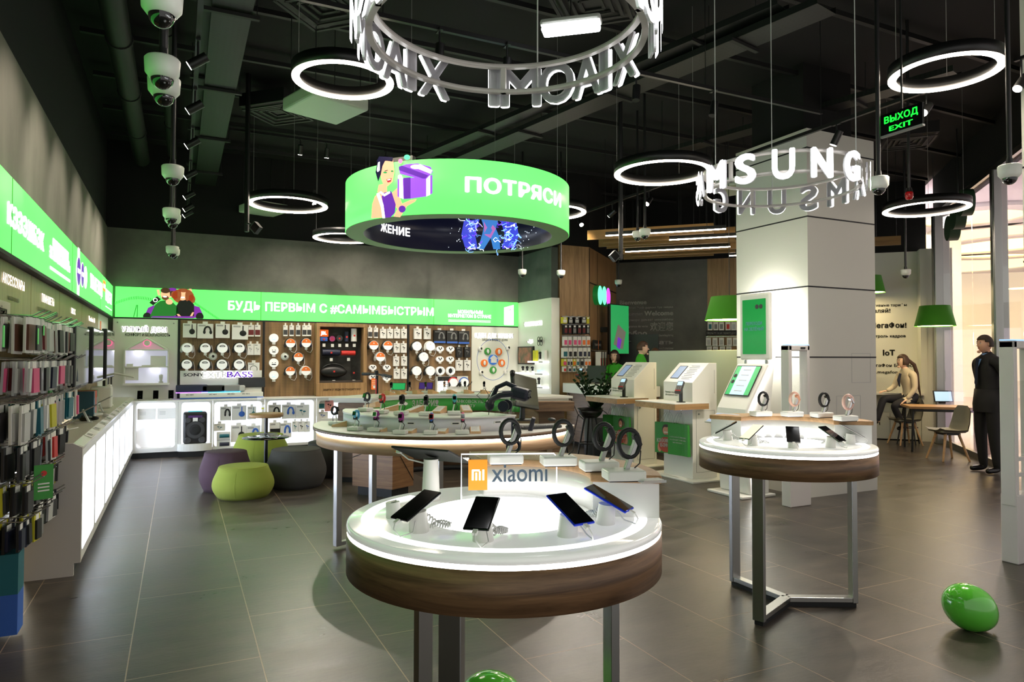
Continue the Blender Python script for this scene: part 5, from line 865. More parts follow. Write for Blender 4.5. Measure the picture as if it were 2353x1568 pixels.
# things on the counter
p = CZ(222, 945)
for i, (m, lab) in enumerate(((mat('deep_teal', (24, 70, 84), .5), 'dark teal boxed game standing on the left counter'), (M_orange, 'orange boxed game standing on the left counter'), (M_red, 'red boxed game standing on the left counter'), (M_gprint, 'green boxed game standing on the left counter'))):
    t = thing('game_box', lab, 'box', (-.86, 8.15+i*.1+(.03 if i else 0), .936), 0, 'boxed games on the left counter'); MB().box((0, 0, .135), (.19, .1 if i == 0 else .08, .27)).build('carton', m, t); q = MB(); q.box((.0955, 0, .12), (.001, .03, .16)); q.build('spine_print', M_ltg if i else MT['sky'], t)
def slant_tablet(p, rz, lab): t = thing('tablet_stand', lab, 'tablet', p, rz, 'tablets on the left counter'); q = MB(); q.box((0, 0, .13), (.26, .19, .011), 0, (R(-28), 0, 0)); q.build('tablet', M_steel, t, bev=.003); q = MB(); q.box((0, -.003, .1365), (.24, .17, .002), 0, (R(-28), 0, 0)); q.build('screen', M_glossb, t); q = MB(); q.box((0, .02, .06), (.07, .012, .14), 0, (R(-24), 0, 0)); q.box((0, .04, .004), (.1, .14, .008)); q.build('stand', M_ltg, t)
slant_tablet((-.76, 7.62, .936), R(90), 'tablet on a slanted grey stand before the boxed games'); slant_tablet((-.76, 8.95, .936), R(90), 'tablet on a slanted grey stand beside the white router')
t = thing('game_controller', 'black game controller on the left counter', 'controller', CZ(198, 968), R(60)); q = MB(); q.ball((0, 0, .03), (.075, .04, .02), 16); [q.ball((s_*.07, -.03, .022), (.025, .05, .02), 12) for s_ in (-1, 1)]; q.build('body', M_black, t); q = MB(); [q.cyl((s_*.04, .01, .04), (s_*.04, .01, .058), .008, .01, 10) for s_ in (-1, 1)]; q.build('thumb_sticks', M_blk, t)
t = thing('white_controller', 'white game controller lying behind the black one', 'controller', CZ(222, 960), R(40)); q = MB(); q.ball((0, 0, .03), (.075, .04, .02), 16); [q.ball((s_*.07, -.03, .022), (.025, .05, .02), 12) for s_ in (-1, 1)]; q.build('body', M_white, t)
t = thing('router', 'white upright router with short antenna on the left counter', 'router', (-.82, 10.5, .936)); MB().box((0, 0, .13), (.05, .2, .25)).build('body', M_white, t, bev=.012); MB().cyl((0, .05, .24), (0, .05, .36), .008, .005, 8).build('antenna', M_white, t); q = MB(); q.cyl((.026, 0, .13), (.028, 0, .13), .05, None, 20); q.build('front_logo', M_ltg, t)
o = tag(MB().box((0, 0, .13), (.22, .24, .26)).build('white_device', M_paper, bev=.02), 'cream square device standing before the router', 'device'); o.location = (-.84, 9.75, .936)
o = tag(MB().box((0, 0, .15), (.05, .26, .3)).build('dark_box', M_blk, bev=.01), 'black flat box behind the white router', 'box'); o.location = (-.9, 10.95, .936)
t = thing('desk_lamp', 'thin cream desk lamp with folded arm on the left counter', 'lamp', (-.82, 10.1, .936)); MB().lathe([(0, .02), (.08, .018), (.085, 0), (0, 0)], 24).build('base', M_panel, t); MB().box((0, 0, .22), (.02, .035, .42)).build('post', M_panel, t); q = MB(); q.tube([(0, 0, .43), (.3, .05, .36)], .013, 8); q.build('arm', M_panel, t); q = MB(); q.cyl((0, -.03, .42), (0, .03, .42), .035, None, 16); q.build('red_joint', M_red, t)
for i in range(9):
    y = 6.55+i*.55; t = thing('price_card', 'small price card on the sloped lip of the left counter, %s from the front' % ORD[i], 'card', (-.64, y, .924), 0, 'price cards on the left counter'); q = MB(); q.box((0, 0, 0), (.055, .2 if i % 3 else .3, .002), 0, (0, R(23), 0)); q.build('card', M_paper, t); q = MB(); [q.box((0, dy, .0015), (.04, .015, .001), 0, (0, R(23), 0)) for dy in (-.06, -.03, 0, .04)]; q.build('printed_text', M_grey, t)
q = MB(); pts = [(-.97, 6.75, 1.3), (-.955, 6.9, 1.1), (-.965, 6.7, 1.0), (-.93, 6.95, .95), (-.85, 7.0, .94), (-.88, 6.8, .94), (-.8, 6.9, .945), (-.78, 7.05, .94)]; q.tube(pts, .005, 6); tag(q.build('charging_cable', M_cable), 'loose white charging cable hanging to the counter below the first television', 'cable')
# ---------------------------------------------------------------- stools, small table, scooter, balloons
def pouf(c, r_, h, m, lab):
    t = thing('pouf', lab, 'pouf', (c[0], c[1], 0), 0, 'round wool poufs'); pr = [(0, h), (r_*.6, h), (r_*.74, h*.985), (r_*.8, h*.955)]+[(r_*(.80+.2*math.sin(PI*(1-k/10)**1.25)), h*(.95*k/10)+.0) for k in range(9, -1, -1)]+[(0, 0)]
    MB().lathe(pr, 48).build('cover', m, t); q = MB(); q.tube([(r_*.785*math.cos(R(a)), r_*.785*math.sin(R(a)), h*.967) for a in range(0, 360, 10)], .0035, 5, closed=True)
    for a in (250, 10, 130): q.tube([(r_*(.80+.2*math.sin(PI*(1-k/10)**1.25)+.002)*math.cos(R(a)), r_*(.80+.2*math.sin(PI*(1-k/10)**1.25)+.002)*math.sin(R(a)), h*.095*k) for k in range(1, 10)], .002, 4)
    q.build('seam', m, t)
for px, yb, wpx, h, m, lab in ((518, 1137, 116, .46, M_plum, 'purple wool pouf behind the front lime pouf'), (559, 1154, 138, .35, M_lime, 'lime green wool pouf nearest the camera'), (680, 1130, 139, .46, M_grayw, 'dark grey wool pouf beside the front lime pouf'), (747, 1104, 96, .46, M_grayw, 'dark grey wool pouf half hidden by the steel counter leg'), (599, 1075, 124, .43, M_lime, 'lime green wool pouf behind the small round table')):
    p = PF(px, yb-6); dep = p.dot(fw)-CP.dot(fw); r_ = wpx/2*dep/FPX; n = Vector((p.x, p.y)).normalized(); pouf((p.x+n.x*r_*.55, p.y+n.y*r_*.55), r_, h, m, lab)
p = PD(612, 950, 8.6); ZT_ = p.z; t = thing('bar_table', 'small round oak bar table with black shelf and pole among the poufs', 'table', (p.x, p.y, 0)); MB().lathe([(0, ZT_), (.2, ZT_), (.205, ZT_-.02), (.2, ZT_-.045), (0, ZT_-.045)], 40).build('tabletop', M_oakx, t); MB().cyl((0, 0, .01), (0, 0, ZT_-.04), .022, None, 16).build('pole', M_black, t); zs = PD(612, 1005, 8.6).z; MB().lathe([(0, zs), (.28, zs), (.28, zs-.008), (0, zs-.008)], 40).build('shelf', M_glossb, t); MB().lathe([(0, .015), (.13, .012), (.14, 0), (0, 0)], 36).build('foot', M_black, t)
t = thing('table_card', 'leaning clear acrylic card on the small round bar table', 'card', (p.x-.06, p.y, ZT_+.001), R(AZR)); MB().box((0, 0, .105), (.085, .004, .21), 0, (0, R(-8), 0)).build('plate', M_acr, t); MB().box((.02, -.003, .06), (.03, .001, .02)).build('yellow_note', M_yel, t)
q = MB(); rn = random.Random(5); pts = [(-.1, 0, 0)]
for k in range(14): pts.append((rn.uniform(-.12, .14), rn.uniform(-.12, .02), rn.uniform(.0, .05)))
q.tube(pts, .005, 6); o = tag(q.build('tangled_cable', M_cable), 'tangle of white cable on the black shelf of the bar table', 'cable'); o.location = (p.x, p.y, zs+.006)
# scooter with a saddle
p = PD(866, 860, 9.6); t = thing('scooter', 'black electric scooter with saddle standing behind the curved counter', 'scooter', (p.x, p.y, 0), R(AZR-12)); zh = p.z
q = MB(); q.tube([(0, 0, .12), (.0, 0, zh-.02)], .022, 10); q.build('stem', M_black, t); q = MB(); q.tube([(-.2, 0, zh), (0, 0, zh+.0), (.22, -.06, zh-.03)], .014, 10); q.build('handlebar', M_black, t)
for a, b in (((-.22, 0, zh), (-.1, 0, zh)), ((.1, -.03, zh-.01), (.24, -.07, zh-.035))): MB().cyl(a, b, .022, None, 12).build('grip', M_dgrey, t)
q = MB(); q.tube([(.07, -.02, zh-.02), (.12, -.08, zh-.04), (.2, -.1, zh-.06)], .006, 6); q.build('brake_lever', M_steel, t); MB().cyl((0, -.01, zh), (0, -.02, zh+.05), .03, .025, 14).build('bell_display', M_blk, t)
q = MB(); q.box((-.42, 0, .13), (.9, .16, .05)); q.build('deck', M_black, t, bev=.01)
for x in (.05, -.9): q = MB(); q.cyl((x, -.025, .11), (x, .025, .11), .11, None, 24); q.build('wheel', M_blk, t)
q = MB(); q.tube([(-.35, 0, .15), (-.33, 0, .85)], .018, 8); q.build('saddle_post', M_black, t); q = MB(); q.ball((-.33, 0, .9), (.16, .1, .05), 16); q.build('saddle', M_blk, t); MB().box((-.42, -.02, .85), (.06, .12, .16), 0, (0, R(20), 0)).build('brown_bag', M_brown, t)
q = MB(); q.box((.0, -.024, zh-.22), (.012, .004, .3)); q.build('red_stripe', M_red, t)
# balloons
MBAL = mat('green_balloon', (96, 200, 60), .12, spec=.6, coat=.6)
for px, py, rr, az, lab in ((2230, 1398, .128, 0, 'glossy green balloon lying on the floor at lower right'), (1137, 1628, .13, 1, 'glossy green balloon peeking in at the bottom frame edge under the front table')):
    p = PF(px, py+ (50 if not az else 68)); t = thing('balloon', lab, 'balloon', (p.x, p.y, rr*.98)); q = MB(); q.ball((0, 0, 0), (rr, rr, rr*1.2), 32)
    for v in q.v:
        if v.z < 0: k = 1-.14*(v.z/rr/1.2)**2; v.x *= k; v.y *= k
    Q = Matrix.Rotation(R(-25.7), 4, 'Z') @ Matrix.Rotation(R(-58), 4, 'Y'); q.v = [Q @ v for v in q.v]; q.build('skin', MBAL, t); q = MB(); q.cyl((0, 0, -rr*1.19), (0, 0, -rr*1.28), .008, .016, 10); q.v = [Q @ v for v in q.v]; q.build('knot', MBAL, t)
# ---------------------------------------------------------------- СМОТРИ ШИРЕ panel
t = thing('wall_panel', 'tall pale panel with glowing letters СМОТРИ ШИРЕ at the right end of the back wall', 'wall panel', M=WR.at(0, 0)); u0, u1 = -12.45, -11.06
MB().box(((u0+u1)/2, 1.33, -.075), (u1-u0, 2.66, .17)).build('board', M_panel, t, bev=.004)
halo(t, WR, 'СМОТРИ ШИРЕ', 1207, 750, 1247, 746, 8, 0, 0); halo(t, WR, 'dji', 1214, 788, 1226, 786, 7, 0, 0)
q = MB()
for k in range(4): a = WR.uv(1243+(k % 2)*6, 780+(k//2)*9); q.tube([(a[0]+.045*math.cos(R(b)), a[1]+.045*math.sin(R(b)), .05) for b in range(0, 360, 30)], .006, 5, closed=True)
a = WR.uv(1246, 784); q.box((a[0], a[1], .05), (.12, .04, .04)); tag(q.build('drone', M_blk, M=WR.M.copy()), 'small black drone mounted on the СМОТРИ ШИРЕ panel', 'drone')
u, v, w, h = WR.rect(1195, 797, 1229.5, 838); t = thing('picture_screen', 'black-framed screen with aerial landscape on the СМОТРИ ШИРЕ panel', 'screen', M=WR.at(u, v, .03)); MB().box((0, 0, 0), (w, h, .05)).build('frame', M_black, t, bev=.006); MB().box((0, 0, .026), (w*.86, h*.86, .003)).build('screen', mottled('aerial', (70, 90, 60), (180, 110, 90), 9, .3), t)
for i, (x0, x1, y) in enumerate(((1227, 1263, 832), (1197, 1263, 859), (1205, 1263, 889))):
    u, v, w, h = WR.rect(x0, y-3, x1, y+3); t = thing('lit_shelf', 'glowing white shelf on the СМОТРИ ШИРЕ panel, %s from the top' % ORD[i], 'shelf', M=WR.at(u, v), group='glowing white shelves'); MB().box((0, 0, .07), (w, .03, .14)).build('board', mat('shelf_glow', (255, 255, 255), .5, es=1.3), t); MB().box((w*.36, 0, .142), (w*.26, .026, .004)).build('label_strip', M_ltg, t)
    s0 = ((1238, 'yellow and white brochure box', M_yel, .2), (1249, 'black handheld camera on white stand', M_blk, .15), (1258, 'white upright box', M_paper, .2)) if i == 0 else ((1209, 'black camera on white stand', M_blk, .1), (1219, 'black camera on white stand', M_blk, .1), (1231, 'black camera on white stand', M_blk, .1), (1248, 'pale blue small box', M_blues, .06)) if i == 1 else ((1213, 'black action camera', M_blk, .08), (1222, 'black action camera', M_blk, .08), (1234, 'black small drone', M_blk, .07), (1246, 'black gimbal camera', M_blk, .14))
    for j, (px, nm, m, hh) in enumerate(s0):
        uu_ = WR.uv(px, y)[0]; t = thing('gadget', '%s on the %s glowing shelf, %s from left' % (nm, ORD[i], ORD[j]), 'gadget', M=WR.at(uu_, v+.015, .07), group='gadgets on the glowing shelves'); q = MB()
        if 'box' in nm: q.box((0, hh/2, 0), (.12, hh, .05))
        elif 'drone' in nm: q.box((0, .035, 0), (.12, .04, .05)); [q.box((sx*.08, .05, 0), (.09, .012, .02)) for sx in (-1, 1)]
        else: q.box((0, .02, 0), (.06, .04, .06), 1); q.box((.0, hh*.55, 0), (.03, hh*.6, .03)); q.ball((.015, hh, .01), (.035, .03, .03), 10)
        q.build('body', [m, M_white], t)
# ---------------------------------------------------------------- accessories on the oak front
def ze(x, y): return 1280+x/8.711, 700+y/8.711
ROWE = [(255, 385, [(140, 110, M_yel, M_paper), (255, 95, M_blk, M_ltg), (380, 100, M_blk, M_ltg), (520, 110, M_blk, M_ltg), (600, 60, M_yel, M_yel)]), (410, 595, [(160, 75, M_blk, M_maroon), (240, 75, M_blk, M_maroon), (335, 80, M_blk, M_grey), (430, 80, M_blk, M_maroon), (520, 75, M_blk, M_maroon), (600, 65, M_blk, M_grey)]), (645, 832, [(155, 80, M_paper, M_pink), (240, 80, M_paper, M_pink), (345, 80, M_paper, M_pink), (430, 75, M_paper, M_pink), (520, 80, M_paper, M_orange), (610, 80, M_paper, M_orange)]), (870, 1068, [(150, 110, M_paper, M_teal), (250, 80, M_paper, M_blk), (345, 85, M_paper, M_blk), (450, 95, M_paper, M_navy), (540, 75, M_paper, M_navy), (620, 60, M_paper, M_navy)]), (1090, 1232, [(140, 85, M_yel, M_pink), (215, 50, M_paper, M_navy), (270, 45, M_paper, M_blk), (330, 65, M_yel, M_orange), (400, 60, M_paper, M_teal), (480, 85, M_grey, M_blk), (565, 65, M_paper, M_orange), (630, 60, M_paper, M_orange)]), (1240, 1350, [(140, 60, M_paper, M_red), (240, 60, M_paper, M_navy), (325, 60, M_paper, M_teal), (420, 60, M_paper, M_grey), (500, 55, M_paper, M_red), (580, 55, M_paper, M_navy), (630, 40, M_paper, M_teal)])]
for ri, (ya, yb, its) in enumerate(ROWE):
    a = WW.uv(*ze(90, ya-15)); b = WW.uv(*ze(640, ya-15)); rail = thing('hook_rail', 'metal hook row on the oak wall by the service desk, %s from the top' % ORD[ri], 'hook rail', M=WW.at(0, a[1], .0), group='hook rows on the oak wall'); MB().box(((a[0]+b[0])/2, 0, .012), (b[0]-a[0], .02, .02)).build('rail', M_steel, rail)
    for k, (xc, w_, m1, m2) in enumerate(its):
        u, v, w, h = WW.rect(*ze(xc-w_/2, ya), *ze(xc+w_/2, yb), w=.1); w *= .92
        q = MB(); q.tube([(u, 0, .02), (u, -.002, .17), (u, .02, .19)], .004, 5); q.build('hook', M_chrome, rail)
        q = MB(); q.box((0, 0, 0), (w, h, .07), 0); q.box((0, -h*.12, .037), (w*.72, h*.5, .004), 1); q.box((0, h*.34, .037), (w*.5, h*.2, .003), 2); o = q.build('accessory_pack', [m1, m2, M_paper], M=WW.at(u, v, .1)); tag(o, '%s accessory pack, %s row on the oak wall, %s from left' % ({id(M_yel): 'yellow', id(M_blk): 'black', id(M_grey): 'grey'}.get(id(m1), 'white')+(' and '+CN_.get(id(m2), 'coloured') if id(m2) != id(m1) else ''), ORD[ri], ORD[k]), 'accessory pack', 'accessory packs on the oak wall')
# angled oak wall: discs logo, green screen, racks, door
t = thing('disc_logo', 'three glowing overlapping discs, mint, mint and magenta, on the angled oak wall', 'sign', M=WA.at(0, 0))
for px, py, m in ((1367.5, 679, mat('disc_mint', (130, 255, 215), .4, es=1.0)), (1377.5, 680, MT['disc_mint']), (1386.5, 683, mat('disc_magenta', (235, 95, 255), .4, es=.95))): u, v = WA.uv(px, py); r_ = .19; q = MB(); q.cyl((u, v, .0), (u, v, .1), r_, None, 36, 1); q.cyl((u, v, .1), (u, v, .104), r_*.97, None, 36, 0); q.build('disc', [m, mat('disc_side_green', (20, 120, 50), .4, es=.3)], t)
u, v = WA.uv(1381, 758); t = thing('wall_screen', 'upright green advertising screen tilted on the angled oak wall', 'screen', M=WA.at(u, v, .35)); MB().box((0, 0, 0), (.62, 1.0, .06), 0, (0, R(-25), 0)).build('housing', M_black, t, bev=.008); MB().box((.0, 0, .032), (.58, .96, .004), 0, (0, R(-25), 0)).build('screen', M_greens, t)
q = MB(); q.M = Matrix.Rotation(R(-25), 4, 'Y'); q.prism([(-.2, -.3), (.1, -.4), (.2, -.05), (-.05, .1)], .036, .038, 0); q.prism([(-.1, -.35), (.0, -.4), (.06, -.2), (-.06, -.15)], .039, .041, 1); q.build('picture', [M_ltg, M_purple], t); MB().box((0, 0, -.18), (.1, .1, .34)).build('bracket', M_blk, t)
for ri, (px, py, w, h, n, lab) in enumerate(((1375, 832, .55, .42, 8, 'upper'), (1378, 868, .6, .4, 8, 'lower'))):
    u, v = WA.uv(px, py, .1); t = thing('hook_rail', '%s hook row of thin packs on the angled oak wall under the green screen' % lab, 'hook rail', M=WA.at(u, v+h/2, .02)); MB().box((0, 0, 0), (w, .02, .02)).build('rail', M_blk, t)
    if ri == 0: MB().box((.02, .12, .05), (w*1.05, .17, .03)).build('header', M_ink, t); q = MB(); q.text('Наушники  Гарнитуры', .02, .1, .05, .067, .02, al='c', w=w*.9); q.build('lettering', M_paper, t); MB().box((.06, .12, .068), (.02, .17, .004)).build('orange_mark', M_orange, t)
    for k in range(n):
        q = MB(); q.tube([(-w/2+w*(k+.5)/n, 0, .01), (-w/2+w*(k+.5)/n, 0, .2)], .004, 5); q.build('hook', M_chrome, t); o = MB().box((0, -h*.45, 0), (w/n*.7, h*.85, .1)).box((0, -h*.5, .052), (w/n*.5, h*.4, .003), 1).build('thin_pack', [[M_paper, M_dgrey, M_ltg][k % 3], [M_red, M_blk, M_gprint][k % 3]], M=WA.at(u-w/2+w*(k+.5)/n, v+h/2-.01, .16)); tag(o, 'thin accessory pack on the %s row under the green screen, %s from left' % (lab, ORD[k]), 'accessory pack', 'thin packs under the green screen')
struct(MB().box((1.98, 1.05, .01), (.5, 2.1, .04)).build('door_1', mat('door_grey', (44, 46, 50), .4), M=WA.M.copy()))
pd = PF(1400, 770, 2.06); t = thing('cabinet', 'tall dark grey cabinet door standing open behind the staff', 'cabinet', (8.42, 11.78, 0), R(-45)); MB().box((.12, 0, 1.02), (.86, .05, 2.04)).build('door', MT['door_grey'], t, bev=.004); q = MB(); q.tube([(-.28, -.04, 1.9), (.0, -.05, 1.89)], .012, 6); q.build('closer_arm', M_steel, t)
# greeting wall lettering
q = MB()
for s, xa, ya, xb, yb, h_, of in (('Bienvenue', 1424, 700.5, 1486, 699.5, 9.5, .045), ('Кош келиңиз Բարի գալուստ Хуш омадед', 1424.5, 710.5, 1547, 709.5, 4.5, .03), ('Willkommen', 1425.5, 726, 1476.5, 725.5, 8, .02), ('Welcome', 1480.5, 725.5, 1547, 724.5, 10.5, .045), ('Мо шуморо даъват менамоем', 1424.5, 738.5, 1547, 737.5, 5, .035), ('Nos alegramos de verte', 1424.5, 753, 1488.5, 752.5, 5, 0), ('欢迎您', 1494, 759.5, 1547, 759, 16, .02), ('Добро', 1427, 774, 1487, 773.5, 13, .05), ('Sizi salamlayiriq', 1494.5, 773.5, 1547, 773, 5, .035), ('пожаловать', 1427, 792, 1547.5, 791.5, 9.5, .05), ('Қош келдіңіз рақмет хошламам', 1427, 803, 1547, 802.5, 4.5, .03)): wt(q, WD, s, xa, ya, xb, yb, h_, of, z=.006)
tag(q.build('wall_lettering', mat('lettering_grey', (214, 214, 206), .6), M=WD.M.copy()), 'pale greeting words in many languages on the grey wall', 'lettering')
q = MB()
for s, xr, y, h_, of, w_ in (('Эффективные тарифы', 2083.5, 706, 6, .03, 108), ('Управляй!', 2046, 720, 9, .04, 76), ('МегаФон!', 2083, 754, 11, .055, 84), ('Контроль кадров', 2081, 776, 6, .04, 88), ('IoT', 2056.5, 817, 13, .05, 28), ('МегаФон Бизнес', 2097, 843, 6.5, .035, 102), ('www.megafon.ru', 2079, 858, 6.5, .03, 96)): wt(q, WD, s, xr-w_, y, xr, y, h_, of, z=.006)
tag(q.build('wall_lettering', mat('lettering_black', (46, 46, 42), .6), M=WD.M.copy()), 'dark lettering about tariffs and IoT on the white wall right of the pillar', 'lettering')
# accessories on the right oak part of the diagonal wall
u, v = WD.uv(1660, 761, .1); 
for ri, (py, hh, its) in enumerate(((750, .17, (1632, 1645, 1658, 1673, 1686)), (786, .17, (1628, 1643, 1658, 1676, 1690)), (802, .1, (1630, 1644, 1660, 1675)))):
    a = WD.uv(1622, py, .06); b = WD.uv(1700, py, .06); rail = thing('hook_rail', 'hook row on the oak wall behind the frosted screen, %s from the top' % ORD[ri], 'hook rail', M=WD.at(0, a[1]+hh*.65, .0)); MB().box(((a[0]+b[0])/2, 0, .012), (b[0]-a[0], .02, .02)).build('rail', M_steel, rail)
    if ri < 2: MB().box(((a[0]+b[0])/2, hh*.45, .05), (b[0]-a[0], .1, .03)).build('header', M_ink, rail); q = MB(); q.text(['Чехлы для телефонов', 'Наушники и гарнитуры'][ri], a[0]+.02, hh*.45-.02, .04, .068, .02, w=(b[0]-a[0])*.85); q.build('lettering', M_paper, rail)
    for k, px in enumerate(its): uu_, vv = WD.uv(px, py, .08); q = MB(); q.box((0, 0, 0), (.1, hh, .06), 0); q.box((0, -hh*.05, .031), (.06, hh*.6, .003), 1); o = q.build('accessory_pack', [M_paper, [M_teal, M_grey, M_grey, M_red, M_ltg][k] if ri == 0 else M_ltg], M=WD.at(uu_, vv, .08)); tag(o, 'white boxed accessory on the %s row behind the frosted screen, %s from left' % (ORD[ri], ORD[k]), 'accessory pack', 'boxes behind the frosted screen')
    for k, px in enumerate(its): uu_, vv = WD.uv(px, py, .08); q = MB(); q.tube([(uu_, 0, .02), (uu_, 0, .16)], .004, 5); q.build('hook', M_chrome, rail)
# ---------------------------------------------------------------- service desk, plant, bar stools
t = thing('service_desk', 'service desk with white top band and cracked-pattern oak front', 'desk', (6.3, 9.95, 0)); q = MB(); q.box((.33, 0, 1.015), (.68, 1.95, .17)); q.build('white_band', M_white, t, bev=.004); MB().box((.36, 0, .5), (.6, 1.9, .86)).build('oak_front', M_walv, t); MB().box((.4, 0, .035), (.5, 1.85, .07)).build('plinth', M_blk, t)
q = MB()
for a, b in (((.9, .93), (.55, .55)), ((.55, .55), (.75, .07)), ((.55, .55), (-.2, .7)), ((.55, .55), (-.6, .1)), ((-.2, .7), (-.9, .4))): q.tube([(.057, a[0], a[1]), (.057, b[0], b[1])], .006, 5)
q.build('groove', M_blk, t)
def pos_term(t, s=1): q = MB(); q.lathe([(0, .012), (.055, .01), (.06, 0), (0, 0)], 20); q.build('foot', M_black, t); MB().box((0, 0, .09), (.04, .04, .17)).build('post', M_black, t, bev=.006); q = MB(); q.M = Matrix.Translation((0, -.04, .19)) @ Matrix.Rotation(R(48), 4, 'X'); q.box((0, 0, 0), (.085, .19, .04)); q.build('terminal', M_dgrey, t, bev=.008); q2 = MB(); q2.M = q.M; q2.box((0, .05, .021), (.065, .06, .002)); q2.build('display', M_blues, t); q3 = MB(); q3.M = q.M; [q3.box((-.025+.025*(k % 3), -.0-.022*(k//3), .022), (.018, .014, .004), 1 if k > 8 else 0) for k in range(12)]; q3.build('keys', [M_grey, M_red], t)
t = thing('card_terminal', 'payment terminal on a black post on the service desk', 'terminal', (6.5, 10.62, 1.1), R(-80)); pos_term(t)
t = thing('desk_monitor', 'black back of a screen on the service desk before the hook wall', 'monitor', (6.62, 10.32, 1.1), R(-70)); MB().box((0, 0, .17), (.4, .03, .3), 0, (R(-8), 0, 0)).build('housing', M_black, t, bev=.006); MB().box((0, .08, .05), (.1, .1, .1)).build('foot', M_black, t)
t = thing('potted_plant', 'dark leafy plant in a tall grey pot between the desk and the left kiosk', 'plant', (5.9, 9.22, 0)); MB().lathe([(0, .56), (.15, .56), (.165, .6), (.175, .6), (.175, .02), (.16, 0), (0, 0)], 32).build('pot', mat('pot_grey', (58, 60, 64), .6), t); lf = mat('leaf_dark', (34, 62, 30), .35); rn = random.Random(2)
for k in range(16):
    a = rn.uniform(0, 2*PI); ln = rn.uniform(.55, .85); tip = Vector((math.cos(a)*rn.uniform(.15, .42), math.sin(a)*rn.uniform(.15, .42), ln)); q = MB(); pts = [Vector((0, 0, .55))+Vector((tip.x*f**1.6, tip.y*f**1.6, tip.z*f)) for f in (0, .25, .5, .75, 1)]; q.tube(pts, [.012, .011, .009, .007, .004], 6)
    for j in range(3, 15):
        f = j/15; c = Vector((0, 0, .55))+Vector((tip.x*f**1.6, tip.y*f**1.6, tip.z*f)); s_ = 1 if j % 2 else -1; dr = Vector((-math.sin(a)*s_, math.cos(a)*s_, .55)).normalized(); L_ = .17*(1.1-f*.5); nn = dr.cross(Vector((math.cos(a), math.sin(a), .3))).normalized(); sd = dr.cross(nn)
        q.add([c, c+dr*L_*.45+sd*.036, c+dr*L_, c+dr*L_*.45-sd*.036, c+dr*L_*.5+nn*.008], [(0, 1, 4), (1, 2, 4), (2, 3, 4), (3, 0, 4)], 0, True)
    q.build('leaf_stem', lf, t)
def bar_stool(p, rz, lab, h=.72):
    t = thing('bar_stool', lab, 'stool', (p[0], p[1], 0), rz, 'black bar stools'); q = MB(); q.lathe([(0, h-.03), (.13, h-.025), (.19, h+.02), (.215, h+.06), (.205, h+.06), (.18, h+.0), (.12, h-.045), (0, h-.05)], 32); q.v = [Vector((v.x, v.y*.86, v.z+(.03 if v.y > .05 and v.z > h else 0))) for v in q.v]; q.build('seat', M_black, t)
    for k in range(4): a = R(45+90*k); q = MB(); q.tube([(.08*math.cos(a), .08*math.sin(a), h-.04), (.21*math.cos(a), .21*math.sin(a), 0)], [.016, .011], 8); q.build('leg', M_black, t)
    q = MB(); q.tube([(.155*math.cos(R(a)), .155*math.sin(R(a)), .3) for a in range(0, 360, 20)], .008, 6, closed=True); q.build('foot_ring', M_black, t)
p = PD(1275, 930, 11.0); bar_stool((p.x, p.y), .3, 'black bar stool before the service desk beside the pale panel'); p = PD(1356, 925, 10.2); bar_stool((p.x, p.y), .5, 'black bar stool half hidden by the plant')
# frosted screen
t = thing('frosted_screen', 'tall greenish frosted partition behind the two kiosks', 'partition', (7.03, 7.95, 0)); MB().box((0, 0, .86), (.04, 2.75, 1.62)).build('panel', M_frost, t, bev=.004); MB().box((0, 0, .03), (.08, 2.75, .06)).build('foot_rail', M_grey, t)
